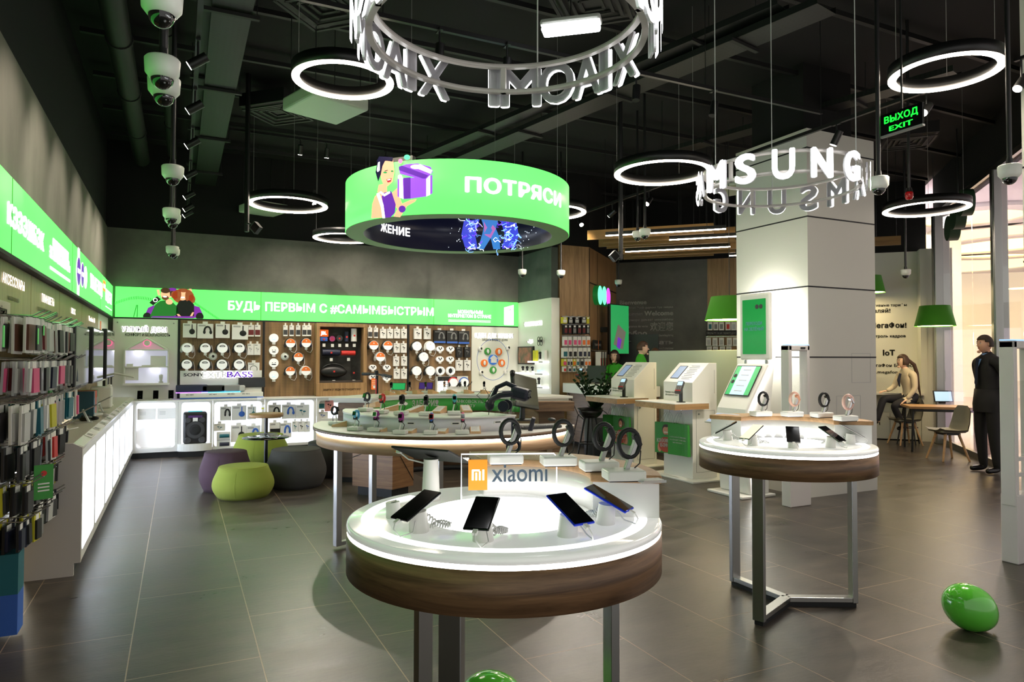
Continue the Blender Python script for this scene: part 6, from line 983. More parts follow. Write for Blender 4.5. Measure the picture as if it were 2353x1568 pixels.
# ---------------------------------------------------------------- self-service kiosks
def kiosk(y, lab):
    t = thing('kiosk', lab, 'kiosk', (5.87, y, 0), 0, 'white self-service kiosks'); W2 = .29
    pr = [(0, .02), (.40, .02), (.40, 1.49), (.27, 1.49), (0, 1.24)]; q = MB(); n = 5; q.add([(x, -W2, z) for x, z in pr]+[(x, W2, z) for x, z in pr], [tuple(range(n)), tuple(range(n, 2*n))[::-1]]+[(k, n+k, n+(k+1) % n, (k+1) % n) for k in range(n)]); q.build('cabinet', M_white, t, bev=.004)
    MB().box((.27, 0, .01), (.82, .92, .02)).build('base_plate', M_white, t, bev=.003)
    q = MB(); q.box((-.09, .02, .945), (.54, .82, .072)); q.build('shelf_edge', M_oakx, t); MB().box((-.09, .02, .985), (.545, .825, .01)).build('shelf_top', M_white, t)
    sl_ = math.atan2(.25, .27); q = MB(); q.M = Matrix.Translation((.135, 0, 1.365)) @ Matrix.Rotation(-sl_, 4, 'Y'); q.box((0, .13, .002), (.24, .16, .003), 0); q.box((.0, .13, .004), (.22, .14, .001), 1); q.build('touch_screen', [M_blk, M_scr], t)
    q2 = MB(); q2.M = q.M; [q2.box((.12-.03*k, -.1, .002), (.008, .2 if k % 2 else .16, .001)) for k in range(9)]; q2.build('instructions', M_grey, t)
    q = MB(); q.M = Matrix(((0, 0, -1, -.002), (-1, 0, 0, 0), (0, 1, 0, 1.05), (0, 0, 0, 1))); q.text('Проверь покупки', -.25, .045, .02, .001, .02); q.text('QR-кодом на чеке!', -.25, .01, .02, .001, .02); q.build('lettering', M_gprint, t)
    q = MB(); z0, z1 = .1, .86
    for dz, hh in ((.5, .0),): [q.box((x, -W2-.001, .49), (.003, .002, .78)) for x in (.06, .36)]; [q.box((.21, -W2-.001, z), (.3, .002, .003)) for z in (.1, .88)]; [q.box((x, -W2-.001, zz), (.003, .002, .3)) for x, zz in ((.36, 1.25),)]
    q.build('door_line', M_grey, t); q = MB(); q.cyl((.1, -W2-.012, .84), (.1, -W2, .84), .012, None, 12); q.build('lock', M_steel, t)
    for dy in (.12, -.12): q = MB(); q.cyl((-.03, dy, .88), (-.03, dy, .9), .016, None, 12); q.tube([(-.03, dy, .88), (-.05, dy, .85), (-.03, dy, .84)], .006, 6); q.build('hook', M_chrome, t)
    t2 = thing('card_terminal', 'payment terminal on a black post on the %s kiosk shelf' % ('right-hand' if y < 7.5 else 'left-hand'), 'terminal', (5.87-.11, y-.2, .99), R(-62)); pos_term(t2)
    return t
kiosk(7.2, 'white self-service kiosk with bags, right-hand one of the two'); kiosk(8.45, 'white self-service kiosk with bags, left-hand one beside the plant')
MBG = mat('bag_green', (48, 140, 48), .5); skb = mat('bag_skin', (214, 150, 120), .6); rsw = mat('rust_sweater', (180, 70, 45), .6)
def bag(p, rz, lab, grp, front=True):
    t = thing('gift_bag', lab, 'bag', p, rz, grp); W_, H_ = .30, .40
    q = MB(); q.add([(-W_/2, -.015, -H_-.14), (W_/2, -.015, -H_-.14), (W_/2, -.015, -.14), (-W_/2, -.015, -.14), (-W_/2, .03, -H_-.14), (W_/2, .03, -H_-.14), (W_/2, .012, -.14), (-W_/2, .012, -.14)], [(0, 1, 2, 3), (5, 4, 7, 6), (1, 5, 6, 2), (4, 0, 3, 7), (4, 5, 1, 0)]); q.build('paper_body', MBG, t)
    q = MB(); q.tube([(-.07, -.01, -.14), (-.04, 0, -.05), (0, .0, 0), (.04, 0, -.05), (.07, -.01, -.14)], .003, 5); q.build('cord_handle', M_ltg, t)
    q = MB(); z = -.0165
    if front:
        for c, rx, rz_, m in (((.0, -.25), .035, .05, 0), ((.005, -.235), .05, .07, 1), ((0, -.43), .095, .1, 2), ((-.08, -.47), .03, .06, 0), ((.08, -.47), .03, .06, 0)): zz = z-(.0008 if m != 1 else .0002); q.add([(c[0]+rx*math.cos(2*PI*k/16), zz, c[1]+rz_*math.sin(2*PI*k/16)) for k in range(16)], [list(range(16))], m)
        q.add([(-.018, z-.0015, -.275), (.018, z-.0015, -.275), (.012, z-.0015, -.262), (-.012, z-.0015, -.262)], [(0, 1, 2, 3)], 3)
        MR = Matrix.Translation((0, z-.002, 0)) @ Matrix.Rotation(PI/2, 4, 'X'); q.text('КЭЭЭШ-', -.12, -.40, .045, 0, .05, m=3, w=.2, M=MR); q.text('БЭК', -.07, -.46, .045, 0, .05, m=3, w=.12, M=MR)
        q.build('printed_picture', [skb, M_hair, rsw, M_paper], t)
    else:
        MR = Matrix.Translation((0, z-.001, 0)) @ Matrix.Rotation(PI/2, 4, 'X'); [q.text(s, 0, -.32-.035*i, .016, 0, .03, al='c', M=MR) for i, s in enumerate(('А КРАСИВЫЙ ПАКЕТ', 'НА КОНЦЕРТ ОТОЖ', 'МЕГАФОНА'))]; q.build('printed_text', M_paper, t)
for kn, y in (('right-hand', 7.2), ('left-hand', 8.45)):
    x = 5.82
    for h, dy in ((0, .12), (1, -.12)):
        for k in range(3): fr = (h == 0) == (kn == 'right-hand'); bag((x-.05+.012*k, y+dy-.03*k, .85), R(-80-9*k+(14 if h == 0 else 0)), 'green paper bag with %s, %s on %s hook of %s kiosk' % ('a laughing woman' if fr else 'white text', ['outermost', 'middle', 'innermost'][k], ['left', 'right'][h], kn), 'green paper bags on the kiosks', fr)
# ---------------------------------------------------------------- payment terminal with two screens
t = thing('payment_terminal', 'tall white payment terminal with two screens in front of the pillar', 'terminal', (5.6, 6.03, 0)); W2 = .235
def sheet(q, pr, w, m=0): n = len(pr); q.add([(x, -w, z) for x, z in pr]+[(x, w, z) for x, z in pr], [tuple(range(n)), tuple(range(n, 2*n))[::-1]]+[(k, n+k, n+(k+1) % n, (k+1) % n) for k in range(n)], m)
q = MB(); sheet(q, [(.12, .03), (.42, .03), (.42, .7), (.52, 1.48), (.4, 1.49), (.08, .98), (.05, .8), (.07, .6)], W2); q.build('body', M_white, t, bev=.02, seg=3); MB().box((.22, 0, .015), (.5, .56, .03)).build('base_plate', M_white, t, bev=.008)
q = MB(); q.tube([(.12, -W2-.004, .06), (.075, -W2-.004, .6), (.055, -W2-.004, .8), (.09, -W2-.004, .98), (.41, -W2-.004, 1.48)], .016, 6); q.v = [v+Vector((.07, 0, -.0)) for v in q.v]; q.build('light_edge', M_strip, t)
a = math.atan2(.51, .32); q = MB(); q.M = Matrix.Translation((.235, 0, 1.24)) @ Matrix.Rotation(-a, 4, 'Y'); q.box((.06, 0, .006), (.40, .38, .006), 0); q.box((.06, 0, .0095), (.38, .36, .001), 1); q.box((.06, .0, .0105), (.38, .22, .001), 2); [q.box((.2-.07*k, 0, .0115), (.012, .12, .001), 3) for k in range(5)]; [q.cyl((.12-.08*k, .145, .0105), (.12-.08*k, .145, .012), .025, None, 16, 0) for k in range(2)]; q.build('lower_screen', [M_blk, M_greens, M_blues, M_ltg], t)
q = MB(); q.M = Matrix.Translation((.062, 0, .86)) @ Matrix.Rotation(R(-80), 4, 'Y'); q.box((.0, 0, .008), (.11, .17, .008), 0); [q.box((.035-.024*(k//4), .055-.036*(k % 4), .014), (.016, .026, .006), 1) for k in range(16)]; q.build('key_pad', [M_steel, M_chrome], t); q = MB(); [q.box((.055, y_, z_), (.01, .06, w_)) for y_, z_, w_ in ((.14, .88, .07), (-.14, .85, .03), (.12, .72, .015), (-.12, .72, .02))]; q.build('slots', M_black, t)
q = MB(); q.box((.47, 0, 1.92), (.06, .47, .78)); q.build('upper_housing', M_white, t, bev=.025, seg=3); MB().box((.51, 0, 1.92), (.03, .475, .785)).build('upper_light_edge', M_strip, t, bev=.012); q = MB(); q.box((.438, 0, 1.92), (.004, .36, .64), 0); q.build('upper_screen', [MT['print_mint'] if 0 else mat('upper_green', (30, 140, 70), .15, es=.35, ecol=(24, 150, 66))], t)
q = MB(); MR = Matrix(((0, 0, -1, .4355), (-1, 0, 0, 0), (0, 1, 0, 1.92), (0, 0, 0, 1))); q.text('ПЕРЕХОДИ', 0, .02, .036, 0, .03, al='c', M=MR, w=.25); q.text('НА ЗЕЛЁНЫЙ', 0, -.045, .036, 0, .03, al='c', M=MR, w=.3); q.build('lettering', mat('screen_text', (120, 160, 170), .4, es=.3), t); q = MB(); [q.cyl((.436, y_, 2.15), (.434, y_, 2.15), .027, None, 18) for y_ in (-.05, -.11)]; q.build('screen_dots', M_dgrey, t)
for dy in (-.16, .16): MB().cyl((.47, dy, 1.4), (.47, dy, 1.56), .02, None, 12).build('strut', M_steel, t)
# digital totem behind the screen
t = thing('totem_screen', 'white framed totem with bright green screen behind the frosted partition', 'screen', PD(1589, 900, 11.4).xy.to_3d(), R(AZR-8)); MB().box((0, 0, 1.12), (.37, .06, 1.12)).build('housing', M_white, t, bev=.03, seg=3); MB().box((0, 0, .3), (.2, .05, .6)).build('post', M_white, t); MB().box((0, 0, .01), (.45, .35, .02)).build('foot', M_white, t); MB().box((0, -.032, 1.28), (.27, .004, .72)).build('screen', mat('totem_green', (60, 255, 90), .3, es=1, ecol=(64, 255, 95)), t); q = MB(); q.cyl((0, -.036, 1.48), (0, -.034, 1.48), .04, None, 24); q.text('МегаФон', 0, 1.39, .03, .0355, .04, al='c', w=.16, M=Matrix.Rotation(PI/2, 4, 'X')); q.build('logo', M_wtext, t)
# anti-theft gates
def gate(x, y, lab):
    t = thing('security_gate', lab, 'security gate', (x, y, 0), 0, 'white anti-theft gates'); gm = mat('gate_white', (222, 216, 214), .4)
    q = MB(); q.box((.02, 0, 1.06), (.05, .11, 1.26)); q.box((.285, 0, 1.06), (.04, .11, 1.26)); q.box((.15, 0, 1.66), (.31, .11, .06)); q.build('frame', gm, t, bev=.01); MB().box((.15, 0, .26), (.3, .12, .52)).build('pedestal', gm, t, bev=.008)
    MB().box((.15, 0, 1.695), (.3, .1, .008)).build('blue_light', mat('gate_blue', (150, 190, 255), .4, es=1.2), t); q = MB(); [q.box((.15, 0, z), (.24, .03, .03)) for z in (.66, .78)]; q.build('cross_bar', gm, t); MB().box((.15, 0, 1.1), (.22, .012, .56)).build('clear_panel', M_acr, t); MB().box((.2, -.056, 1.66), (.07, .004, .018)).build('sensor_slot', M_blk, t)
gate(5.74, 5.3, 'white anti-theft gate standing against the pillar'); gate(5.70, 3.12, 'white anti-theft gate at the right frame edge')
# ---------------------------------------------------------------- green pendant lamps, right-hand corner
def pendant(px, py0, py1, wpx, dep, lab):
    p = PD(px, py1, dep); h = (py1-py0)/FPX*dep; r1 = wpx/2/FPX*dep; t = thing('pendant_lamp', lab, 'lamp', p, 0, 'green pendant lamps'); q = MB(); q.lathe([(r1, 0), (r1*.74, h), (0, h)], 48); q.build('shade', M_greend, t); MB().lathe([(0, .03), (r1*.96, .012)], 40).build('diffuser', mat('pendant_glow', (255, 236, 190), .5, es=22, ecol=(255, 226, 170)), t); MB().cyl((0, 0, h), (0, 0, CEIL-p.z), .005, None, 6).build('cord', M_dgrey, t)
pendant(1676, 682, 736, 110, 9.9, 'green pendant lamp left of the pillar over the desk'); pendant(1998, 634, 673, 66, 13.0, 'green pendant lamp half hidden by the pillar'); pendant(2148.5, 703, 750, 84, 11.6, 'green pendant lamp over the table with the tablet')
t = thing('wall_counter', 'pale counter with cupboards along the white lettered wall', 'counter', M=WD.at(5.2, 0)); MB().box((0, .885, .2), (1.3, .04, .4)).build('top', M_white, t); MB().box((0, .27, .12), (1.3, .5, .22)).build('cupboard', M_panel, t); q = MB(); [q.box((x, .27, .232), (.006, .48, .003)) for x in (-.3, .1, .5)]; q.build('door_gap', M_grey, t)
def tab(p, rz, lab, L=.27): t = thing('tablet', lab, 'tablet', p, rz, 'tablets on the right-hand tables'); MB().box((0, 0, .13), (L, .014, L*.62), 0, (R(-14), 0, 0)).build('body', M_blk, t, bev=.004); MB().box((0, -.0085, .13), (L*.88, .002, L*.52), 0, (R(-14), 0, 0)).build('screen', M_blues, t); q = MB(); q.box((.0, -.011, .12), (L*.3, .001, L*.1), 0, (R(-14), 0, 0)); q.build('screen_logo', M_gprint, t); MB().box((0, .03, .04), (.09, .06, .08)).build('foot', M_blk, t)
p = WD.at(4.88, .905, .25).translation; tab(p, R(-40), 'tablet on the pale counter before the seated woman', .3)
TA = Vector((10.98, 7.52, 0)); L_ = 1.15; t = thing('oak_table', 'oak table with black legs and oak end panel by the shop window', 'table', TA, R(-45)); MB().box((L_/2, .36, .735), (L_, .72, .04)).build('tabletop', M_oakx, t, bev=.004); MB().box((L_-.03, .36, .36), (.06, .68, .71)).build('end_panel', M_oakx, t)
for y_ in (.05, .67): q = MB(); q.tube([(.06, y_, .71), (.04, y_, 0)], .02, 4); q.build('leg', M_black, t)
q = MB(); q.box((L_/2, .05, .69), (L_-.1, .03, .04)); q.build('rail', M_black, t)
p = PF(2167, 928, .755); tab(p, R(-28), 'tablet on the oak table by the shop window', .33)
def shell_chair(p, rz, lab):
    t = thing('shell_chair', lab, 'chair', (p[0], p[1], 0), rz, 'grey shell chairs'); q = MB(); pr = [(-.24, .46), (-.18, .435), (0, .425), (.14, .43), (.2, .47), (.235, .58), (.27, .76), (.28, .83)]; wd = [.19, .22, .235, .235, .225, .215, .19, .12]; N = 9; vs = []
    for (y, z), w in zip(pr, wd):
        for k in range(N): f = 2*k/(N-1)-1; vs.append((w*f, y-(.05*f*f if y > .18 else 0), z+.045*abs(f)**3*(1 if y < .2 else 0)))
    M_ = len(vs); vs += [(a, b+.012, c-.014) for a, b, c in vs]; fs = []
    for i in range(7):
        for k in range(N-1): a = i*N+k; fs += [(a, a+1, a+N+1, a+N), (M_+a, M_+a+N, M_+a+N+1, M_+a+1)]
    q.add(vs, fs, 0, True); q.build('shell', mat('shell_grey', (140, 138, 128), .55), t); q = MB(); q.box((0, -.02, .445), (.38, .36, .03)); q.build('cushion', mat('cushion_grey', (150, 148, 138), .8), t, bev=.012)
    for sx in (-1, 1):
        for sy in (-1, 1): q = MB(); q.tube([(sx*.11, sy*.1-.01, .41), (sx*.21, sy*.2-.01, 0)], [.021, .014], 10); q.build('leg', M_ash, t)
    MB().box((0, -.01, .405), (.26, .24, .03)).build('under_frame', M_dgrey, t)
shell_chair((10.64, 6.67), R(-115.7), 'grey shell chair with wooden legs nearest the guard'); shell_chair((11.85, 8.2), R(-115.7), 'grey shell chair with wooden legs behind the oak table')
# ---------------------------------------------------------------- people (front = -Y)
def skin_mesh(J, B, root):
    names = list(J); me = D.meshes.new('sk'); me.from_pydata([J[n][0] for n in names], [(names.index(a), names.index(b)) for a, b, _ in B], []); o = D.objects.new('sk', me); COL.objects.link(o)
    o.modifiers.new('s', 'SKIN'); sm = o.modifiers.new('b', 'SUBSURF'); sm.levels = 2
    if not me.skin_vertices: 
        bpy.context.view_layer.objects.active = o
    for i, n in enumerate(names):
        r_ = J[n][1]; r_ = (r_, r_) if not isinstance(r_, tuple) else r_; me.skin_vertices[0].data[i].radius = r_; me.skin_vertices[0].data[i].use_root = (n == root)
    bpy.context.view_layer.update(); dg = bpy.context.evaluated_depsgraph_get(); out = D.meshes.new_from_object(o.evaluated_get(dg)); D.objects.remove(o); return out
def segd(p, a, b): ab = b-a; k = max(0, min(1, (p-a).dot(ab)/max(ab.length_squared, 1e-9))); return (p-a-ab*k).length
def head_geo(q, c, yaw, pitch, sk, mi, s=1.0):
    M = Matrix.Translation(c) @ Matrix.Rotation(yaw, 4, 'Z') @ Matrix.Rotation(pitch, 4, 'X') @ Matrix.Scale(s, 4); h = MB(); h.ball((0, 0, 0), (.076, .096, .118), 24, sk)
    for v in h.v:
        if v.z < .0: k = 1+v.z*2.6; v.x *= max(k, .55); v.y = v.y*max(1+v.z*1.5, .6)-(.012 if v.y < 0 else -.0)*(-v.z/.118)
    h.add([(-.011, -.088, .012), (.011, -.088, .012), (.016, -.09, -.026), (-.016, -.09, -.026), (0, -.093, .014), (0, -.122, -.022)], [(0, 4, 5, 3), (4, 1, 2, 5), (3, 5, 2)], sk, True)
    for sx in (-1, 1): h.ball((sx*.03, -.084, .014), (.013, .008, .007), 8, mi['w']); h.ball((sx*.03, -.0905, .014), (.006, .004, .006), 8, mi['d']); h.ball((sx*.031, -.087, .033), (.019, .006, .004), 8, mi['h']); h.ball((sx*.077, .005, 0), (.01, .02, .03), 10, sk)
    h.ball((0, -.088, -.052), (.021, .008, .0055), 8, mi['l']); h.ball((0, -.084, -.1), (.03, .02, .02), 10, sk)
    q.add([M @ v for v in h.v], [], 0); b = len(q.v)-len(h.v)
    for f, m_, s_ in zip(h.f, h.mi, h.sm): q.f.append([i+b for i in f]); q.mi.append(m_); q.sm.append(s_)
    return M
def hand_geo(q, w, d, n, sk, curl=.5):
    d = Vector(d).normalized(); n = Vector(n).normalized(); s_ = d.cross(n); w = Vector(w); Q = Matrix((s_, d, n)).transposed(); q.ball(w+d*.045, (.038, .05, .016), 12, sk, Q)
    for i, (off, ln) in enumerate(((-.028, .065), (-.01, .078), (.009, .073), (.027, .058))): a = w+d*.082+s_*off; q.tube([a, a+d*ln*.45+n*ln*.15*curl, a+d*ln*.75+n*ln*.5*curl, a+d*ln*.85+n*ln*.85*curl], [.0095, .009, .008, .006], 6, sk)
    a = w+d*.03-s_*.034; q.tube([a, a+d*.025-s_*.02+n*.01, a+d*.052-s_*.018+n*.025], [.011, .01, .008], 6, sk)
def person(lab, loc, rz, J, B, mats, head, hands=(), yaw=0, pitch=0, grp=None, hs=1.0):
    t = thing('person', lab, 'person', loc, rz); me = skin_mesh(J, B, 'pelvis'); q = MB(); pts = {n: Vector(J[n][0]) for n in J}
    q.v = [v.co.copy() for v in me.vertices]
    for p in me.polygons:
        c = p.center; bm = min(B, key=lambda b: segd(c, pts[b[0]], pts[b[1]])-.5*((J[b[0]][1] if not isinstance(J[b[0]][1], tuple) else J[b[0]][1][0]))); q.f.append(list(p.vertices)); q.mi.append(bm[2]); q.sm.append(True)
    HM = head_geo(q, head, yaw, pitch, 0, {'w': 1, 'd': 2, 'h': 3, 'l': 4}, hs)
    for w, d, n in hands: hand_geo(q, w, d, n, 0)
    q.build('body', mats, t); return t, HM
EW = mat('eye_white', (235, 232, 226), .3); LIP = mat('lips', (176, 96, 88), .5); SUIT = mat('black_suit', (17, 17, 19), .75); SHOE = mat('black_shoes', (14, 13, 13), .25); TRN = mat('dark_trousers', (26, 28, 40), .8); JKT = mat('beige_jacket', (212, 200, 178), .8)
def stand(hgt, arms, top, bot, sx=1.0, fem=0):
    k = hgt/1.8; P = lambda x, y, z: (x*k, y*k, z*k)
    J = {'pelvis': (P(0, .0, .97), (.155*k*sx, .115*k)), 'waist': (P(0, 0, 1.12), (.14*k*sx, .11*k)), 'chest': (P(0, -.01, 1.36), (.175*k*sx, .125*k)), 'neckbase': (P(0, .01, 1.5), (.085*k, .075*k)), 'neck': (P(0, .0, 1.575), .052*k), 'jaw': (P(0, -.01, 1.63), .05*k)}
    B = [('pelvis', 'waist', 5), ('waist', 'chest', 5), ('chest', 'neckbase', 5), ('neckbase', 'neck', 0), ('neck', 'jaw', 0)]
    for s_, n in ((-1, 'l'), (1, 'r')):
        J['sh'+n] = (P(s_*.175*sx, .01, 1.45), .078*k); J['el'+n] = (P(*arms[n][0]), .056*k); J['wr'+n] = (P(*arms[n][1]), .036*k); J['hip'+n] = (P(s_*.09*sx, 0, .9), .105*k); J['kn'+n] = (P(s_*.105*sx, -.01, .5), .075*k); J['an'+n] = (P(s_*.11*sx, .025, .1), .055*k); J['he'+n] = (P(s_*.11*sx, .03, .05), .045*k); J['to'+n] = (P(s_*.13*sx, -.15, .035), .036*k)
        B += [('neckbase', 'sh'+n, 5), ('sh'+n, 'el'+n, 5), ('el'+n, 'wr'+n, 5 if not fem else 5), ('pelvis', 'hip'+n, 6), ('hip'+n, 'kn'+n, 6), ('kn'+n, 'an'+n, 6), ('an'+n, 'he'+n, 7), ('he'+n, 'to'+n, 7)]
    return J, B, k
def hair_cap(t, HM, m, kind):
    h = MB(); h.ball((0, 0, 0), (.084, .103, .126), 24, 0); keep = []
    for v in h.v:
        if kind == 'bob' and v.z < .02: v.x *= 1.12; v.z *= 1.25
    def ok(f):
        c = sum((h.v[i] for i in f), Vector())/len(f)
        if kind == 'short': return c.z > (.055 if c.y < -.055 else -.02 if c.y > .01 else .015 if abs(c.x) < .07 else .02)
        if kind == 'bob': return not (c.y < -.035 and c.z < .062 and abs(c.x) < .062) and c.z > -.16
        return c.z > (.05 if c.y < -.05 else -.05)
    h.f, h.mi, h.sm = zip(*[(f, a, b) for f, a, b in zip(h.f, h.mi, h.sm) if ok(f)]); h.f, h.mi, h.sm = list(h.f), list(h.mi), list(h.sm); h.v = [HM @ v for v in h.v]
    o = h.build('hair', m, t); s_ = o.modifiers.new('solid', 'SOLIDIFY'); s_.thickness = .012; s_.offset = 1; return o
# guard in a black suit
J, B, k = stand(1.86, {'l': ((-.26, .1, 1.18), (-.05, .19, .98)), 'r': ((.26, .1, 1.18), (.06, .2, .96))}, 5, 6, 1.12)
gp = PF(2272, 1086); t, HM = person('man in black suit and tie standing by the right gate, facing left', (gp.x, gp.y, 0), R(AZR-90+4), J, B, [mat('skin_warm', (226, 176, 146), .55), EW, M_blk, M_hair, LIP, SUIT, SUIT, SHOE], Vector((0, -.03, 1.69))*k, [(Vector((-.03, .2, .96))*k, (.4, .2, -.8), (0, 1, 0)), (Vector((.05, .21, .94))*k, (-.5, .2, -.8), (0, 1, 0))])
hair_cap(t, HM, mat('guard_hair', (52, 38, 28), .6), 'short')
q = MB(); q.lathe([(.068*k, 1.50*k), (.058*k, 1.575*k), (.052*k, 1.575*k), (.06*k, 1.5*k)], 20); q.add([(-.05, -.12, 1.5*k), (.05, -.12, 1.5*k), (.0, -.15, 1.34*k)], [(0, 1, 2)]); q.build('shirt', mat('blue_shirt', (110, 150, 205), .7), t); q = MB(); q.add([(-.02, -.142, 1.5*k), (.02, -.142, 1.5*k), (.03, -.165, 1.18*k), (0, -.168, 1.13*k), (-.03, -.165, 1.18*k)], [(0, 1, 2, 3, 4)]); q.box((0, -.14, 1.49*k), (.04, .02, .035)); q.build('tie', mat('navy_tie', (22, 30, 58), .5), t)
q = MB()
for a0, a1, y_ in ((0, 360, 0),): q.lathe([(.2*1.0, .80*k), (.205, .9*k), (.178, 1.1*k), (.17, 1.1*k), (.19, .8*k)], 32)
q.v = [Vector((v.x*1.02, v.y*.74, v.z)) for v in q.v]; q.build('jacket_skirt', SUIT, t)
# staff in green
J, B, k = stand(1.68, {'l': ((-.23, .0, 1.17), (-.2, -.16, 1.0)), 'r': ((.23, .0, 1.17), (.2, -.16, 1.0))}, 5, 6, .92, 1)
d = ray(1413, 850); p = CP+d*(7.5/d.x); t, HM = person('woman with dark bob in green sweater standing behind the service desk', (p.x, p.y, 0), R(AZR-25), J, B, [mat('skin_pale', (236, 196, 172), .55), EW, M_blk, M_hair, mat('lips_red', (170, 60, 66), .5), M_shirt, TRN, SHOE], Vector((0, -.03, 1.69))*k, [(Vector((-.2, -.17, 1.0))*k, (.2, -.9, -.2), (0, 0, -1)), (Vector((.2, -.17, 1.0))*k, (-.2, -.9, -.2), (0, 0, -1))]); hair_cap(t, HM, mat('bob_hair', (48, 30, 22), .5), 'bob')
q = MB(); q.box((.07, -.132, 1.33*k), (.06, .004, .025)); q.build('name_badge', M_paper, t); q = MB(); [q.cyl((x, -.128, z*k), (x, -.133, z*k), .014, None, 14) for x, z in ((-.06, 1.34), (-.025, 1.35), (-.05, 1.31))]; q.build('round_pins', M_blk, t)
J, B, k = stand(1.84, {'l': ((-.26, -.02, 1.18), (-.2, -.2, 1.05)), 'r': ((.26, -.02, 1.18), (.2, -.2, 1.05))}, 5, 6, 1.08)
d = ray(1473, 800); p = CP+d*(7.55/d.x); t, HM = person('man in green sweater seen from the side above the frosted partition', (p.x, p.y, 0), R(AZR+75), J, B, [MT['skin_pale'], EW, M_blk, M_hair, LIP, M_shirt, TRN, SHOE], Vector((0, -.03, 1.69))*k, [(Vector((-.2, -.21, 1.05))*k, (.2, -.9, -.2), (0, 0, -1)), (Vector((.2, -.21, 1.05))*k, (-.2, -.9, -.2), (0, 0, -1))]); hair_cap(t, HM, mat('staff_hair', (74, 50, 34), .55), 'short')
J, B, k = stand(1.72, {'l': ((-.24, -.02, 1.18), (-.2, -.2, 1.05)), 'r': ((.24, -.02, 1.18), (.2, -.2, 1.05))}, 5, 6, 1.0)
d = ray(1505, 800); p = CP+d*(8.15/d.x); t, HM = person('person of whom only brown hair shows above the frosted partition', (p.x, p.y, 0), R(AZR+170), J, B, [MT['skin_pale'], EW, M_blk, M_hair, LIP, M_dgrey, TRN, SHOE], Vector((0, -.02, 1.69))*k, [(Vector((-.2, -.21, 1.05))*k, (.2, -.9, -.2), (0, 0, -1)), (Vector((.2, -.21, 1.05))*k, (-.2, -.9, -.2), (0, 0, -1))], pitch=.25); hair_cap(t, HM, mat('brown_top_hair', (92, 62, 42), .55), 'bob')
# woman sitting on a bar stool at the pale counter
p = PD(2086, 930, 12.6); bar_stool((p.x, p.y), .4, 'black bar stool under the seated woman at the pale counter', .70)
J = {'pelvis': ((0, .05, .86), (.15, .13)), 'waist': ((0, .05, 1.0), (.125, .11)), 'chest': ((0, -.01, 1.2), (.155, .12)), 'neckbase': ((0, -.03, 1.33), (.075, .07)), 'neck': ((0, -.06, 1.4), .045), 'jaw': ((0, -.08, 1.45), .045),
     'shl': ((-.16, -.02, 1.29), .065), 'ell': ((-.2, -.12, 1.05), .05), 'wrl': ((-.1, -.34, .98), .034), 'shr': ((.16, -.0, 1.29), .065), 'elr': ((.19, .0, 1.03), .05), 'wrr': ((.15, -.13, .84), .034),
     'hipl': ((-.09, .02, .82), .11), 'knl': ((-.1, -.42, .84), .075), 'anl': ((-.06, -.56, .47), .048), 'hel': ((-.06, -.55, .43), .035), 'tol': ((-.05, -.70, .37), .03), 'hipr': ((.09, .02, .82), .11), 'knr': ((.08, -.35, .72), .075), 'anr': ((.06, -.14, .36), .048), 'her': ((.06, -.12, .34), .035), 'tor': ((.08, -.28, .3), .03)}
B = [('pelvis', 'waist', 5), ('waist', 'chest', 5), ('chest', 'neckbase', 5), ('neckbase', 'neck', 0), ('neck', 'jaw', 0)]
for n in 'lr': B += [('neckbase', 'sh'+n, 5), ('sh'+n, 'el'+n, 5), ('el'+n, 'wr'+n, 5), ('pelvis', 'hip'+n, 6), ('hip'+n, 'kn'+n, 6), ('kn'+n, 'an'+n, 6), ('an'+n, 'he'+n, 0), ('he'+n, 'to'+n, 7)]
t, HM = person('woman in beige jacket with long ponytail sitting on a bar stool, facing left', (p.x, p.y, -.02), R(AZR-90+8), J, B, [MT['skin_pale'], EW, M_blk, M_hair, LIP, JKT, TRN, SHOE], Vector((0, -.09, 1.52)), [((-.1, -.35, .98), (.1, -1, -.1), (0, 0, -1)), ((.15, -.14, .83), (0, -.8, -.4), (0, 0, -1))]); hair_cap(t, HM, M_hair, 'tied')
q = MB(); q.tube([(0, .01, 1.55), (.02, .12, 1.46), (.03, .17, 1.3), (.03, .19, 1.1), (.02, .24, .9)], [.03, .034, .03, .026, .012], 10); q.build('ponytail', M_hair, t)
for s_, a in ((1, J['hel'][0]), (1, J['her'][0])): q = MB(); q.tube([(a[0], a[1]+.02, a[2]), (a[0], a[1]+.03, a[2]-.07)], [.012, .006], 8); q.build('shoe_heel', SHOE, t)
q = MB(); q.tube([(0, -.14, 1.3), (-.01, -.17, 1.18), (0, -.16, 1.06)], [.02, .026, .012], 8); q.build('neck_scarf', M_navy, t)
# ---------------------------------------------------------------- ring lamps

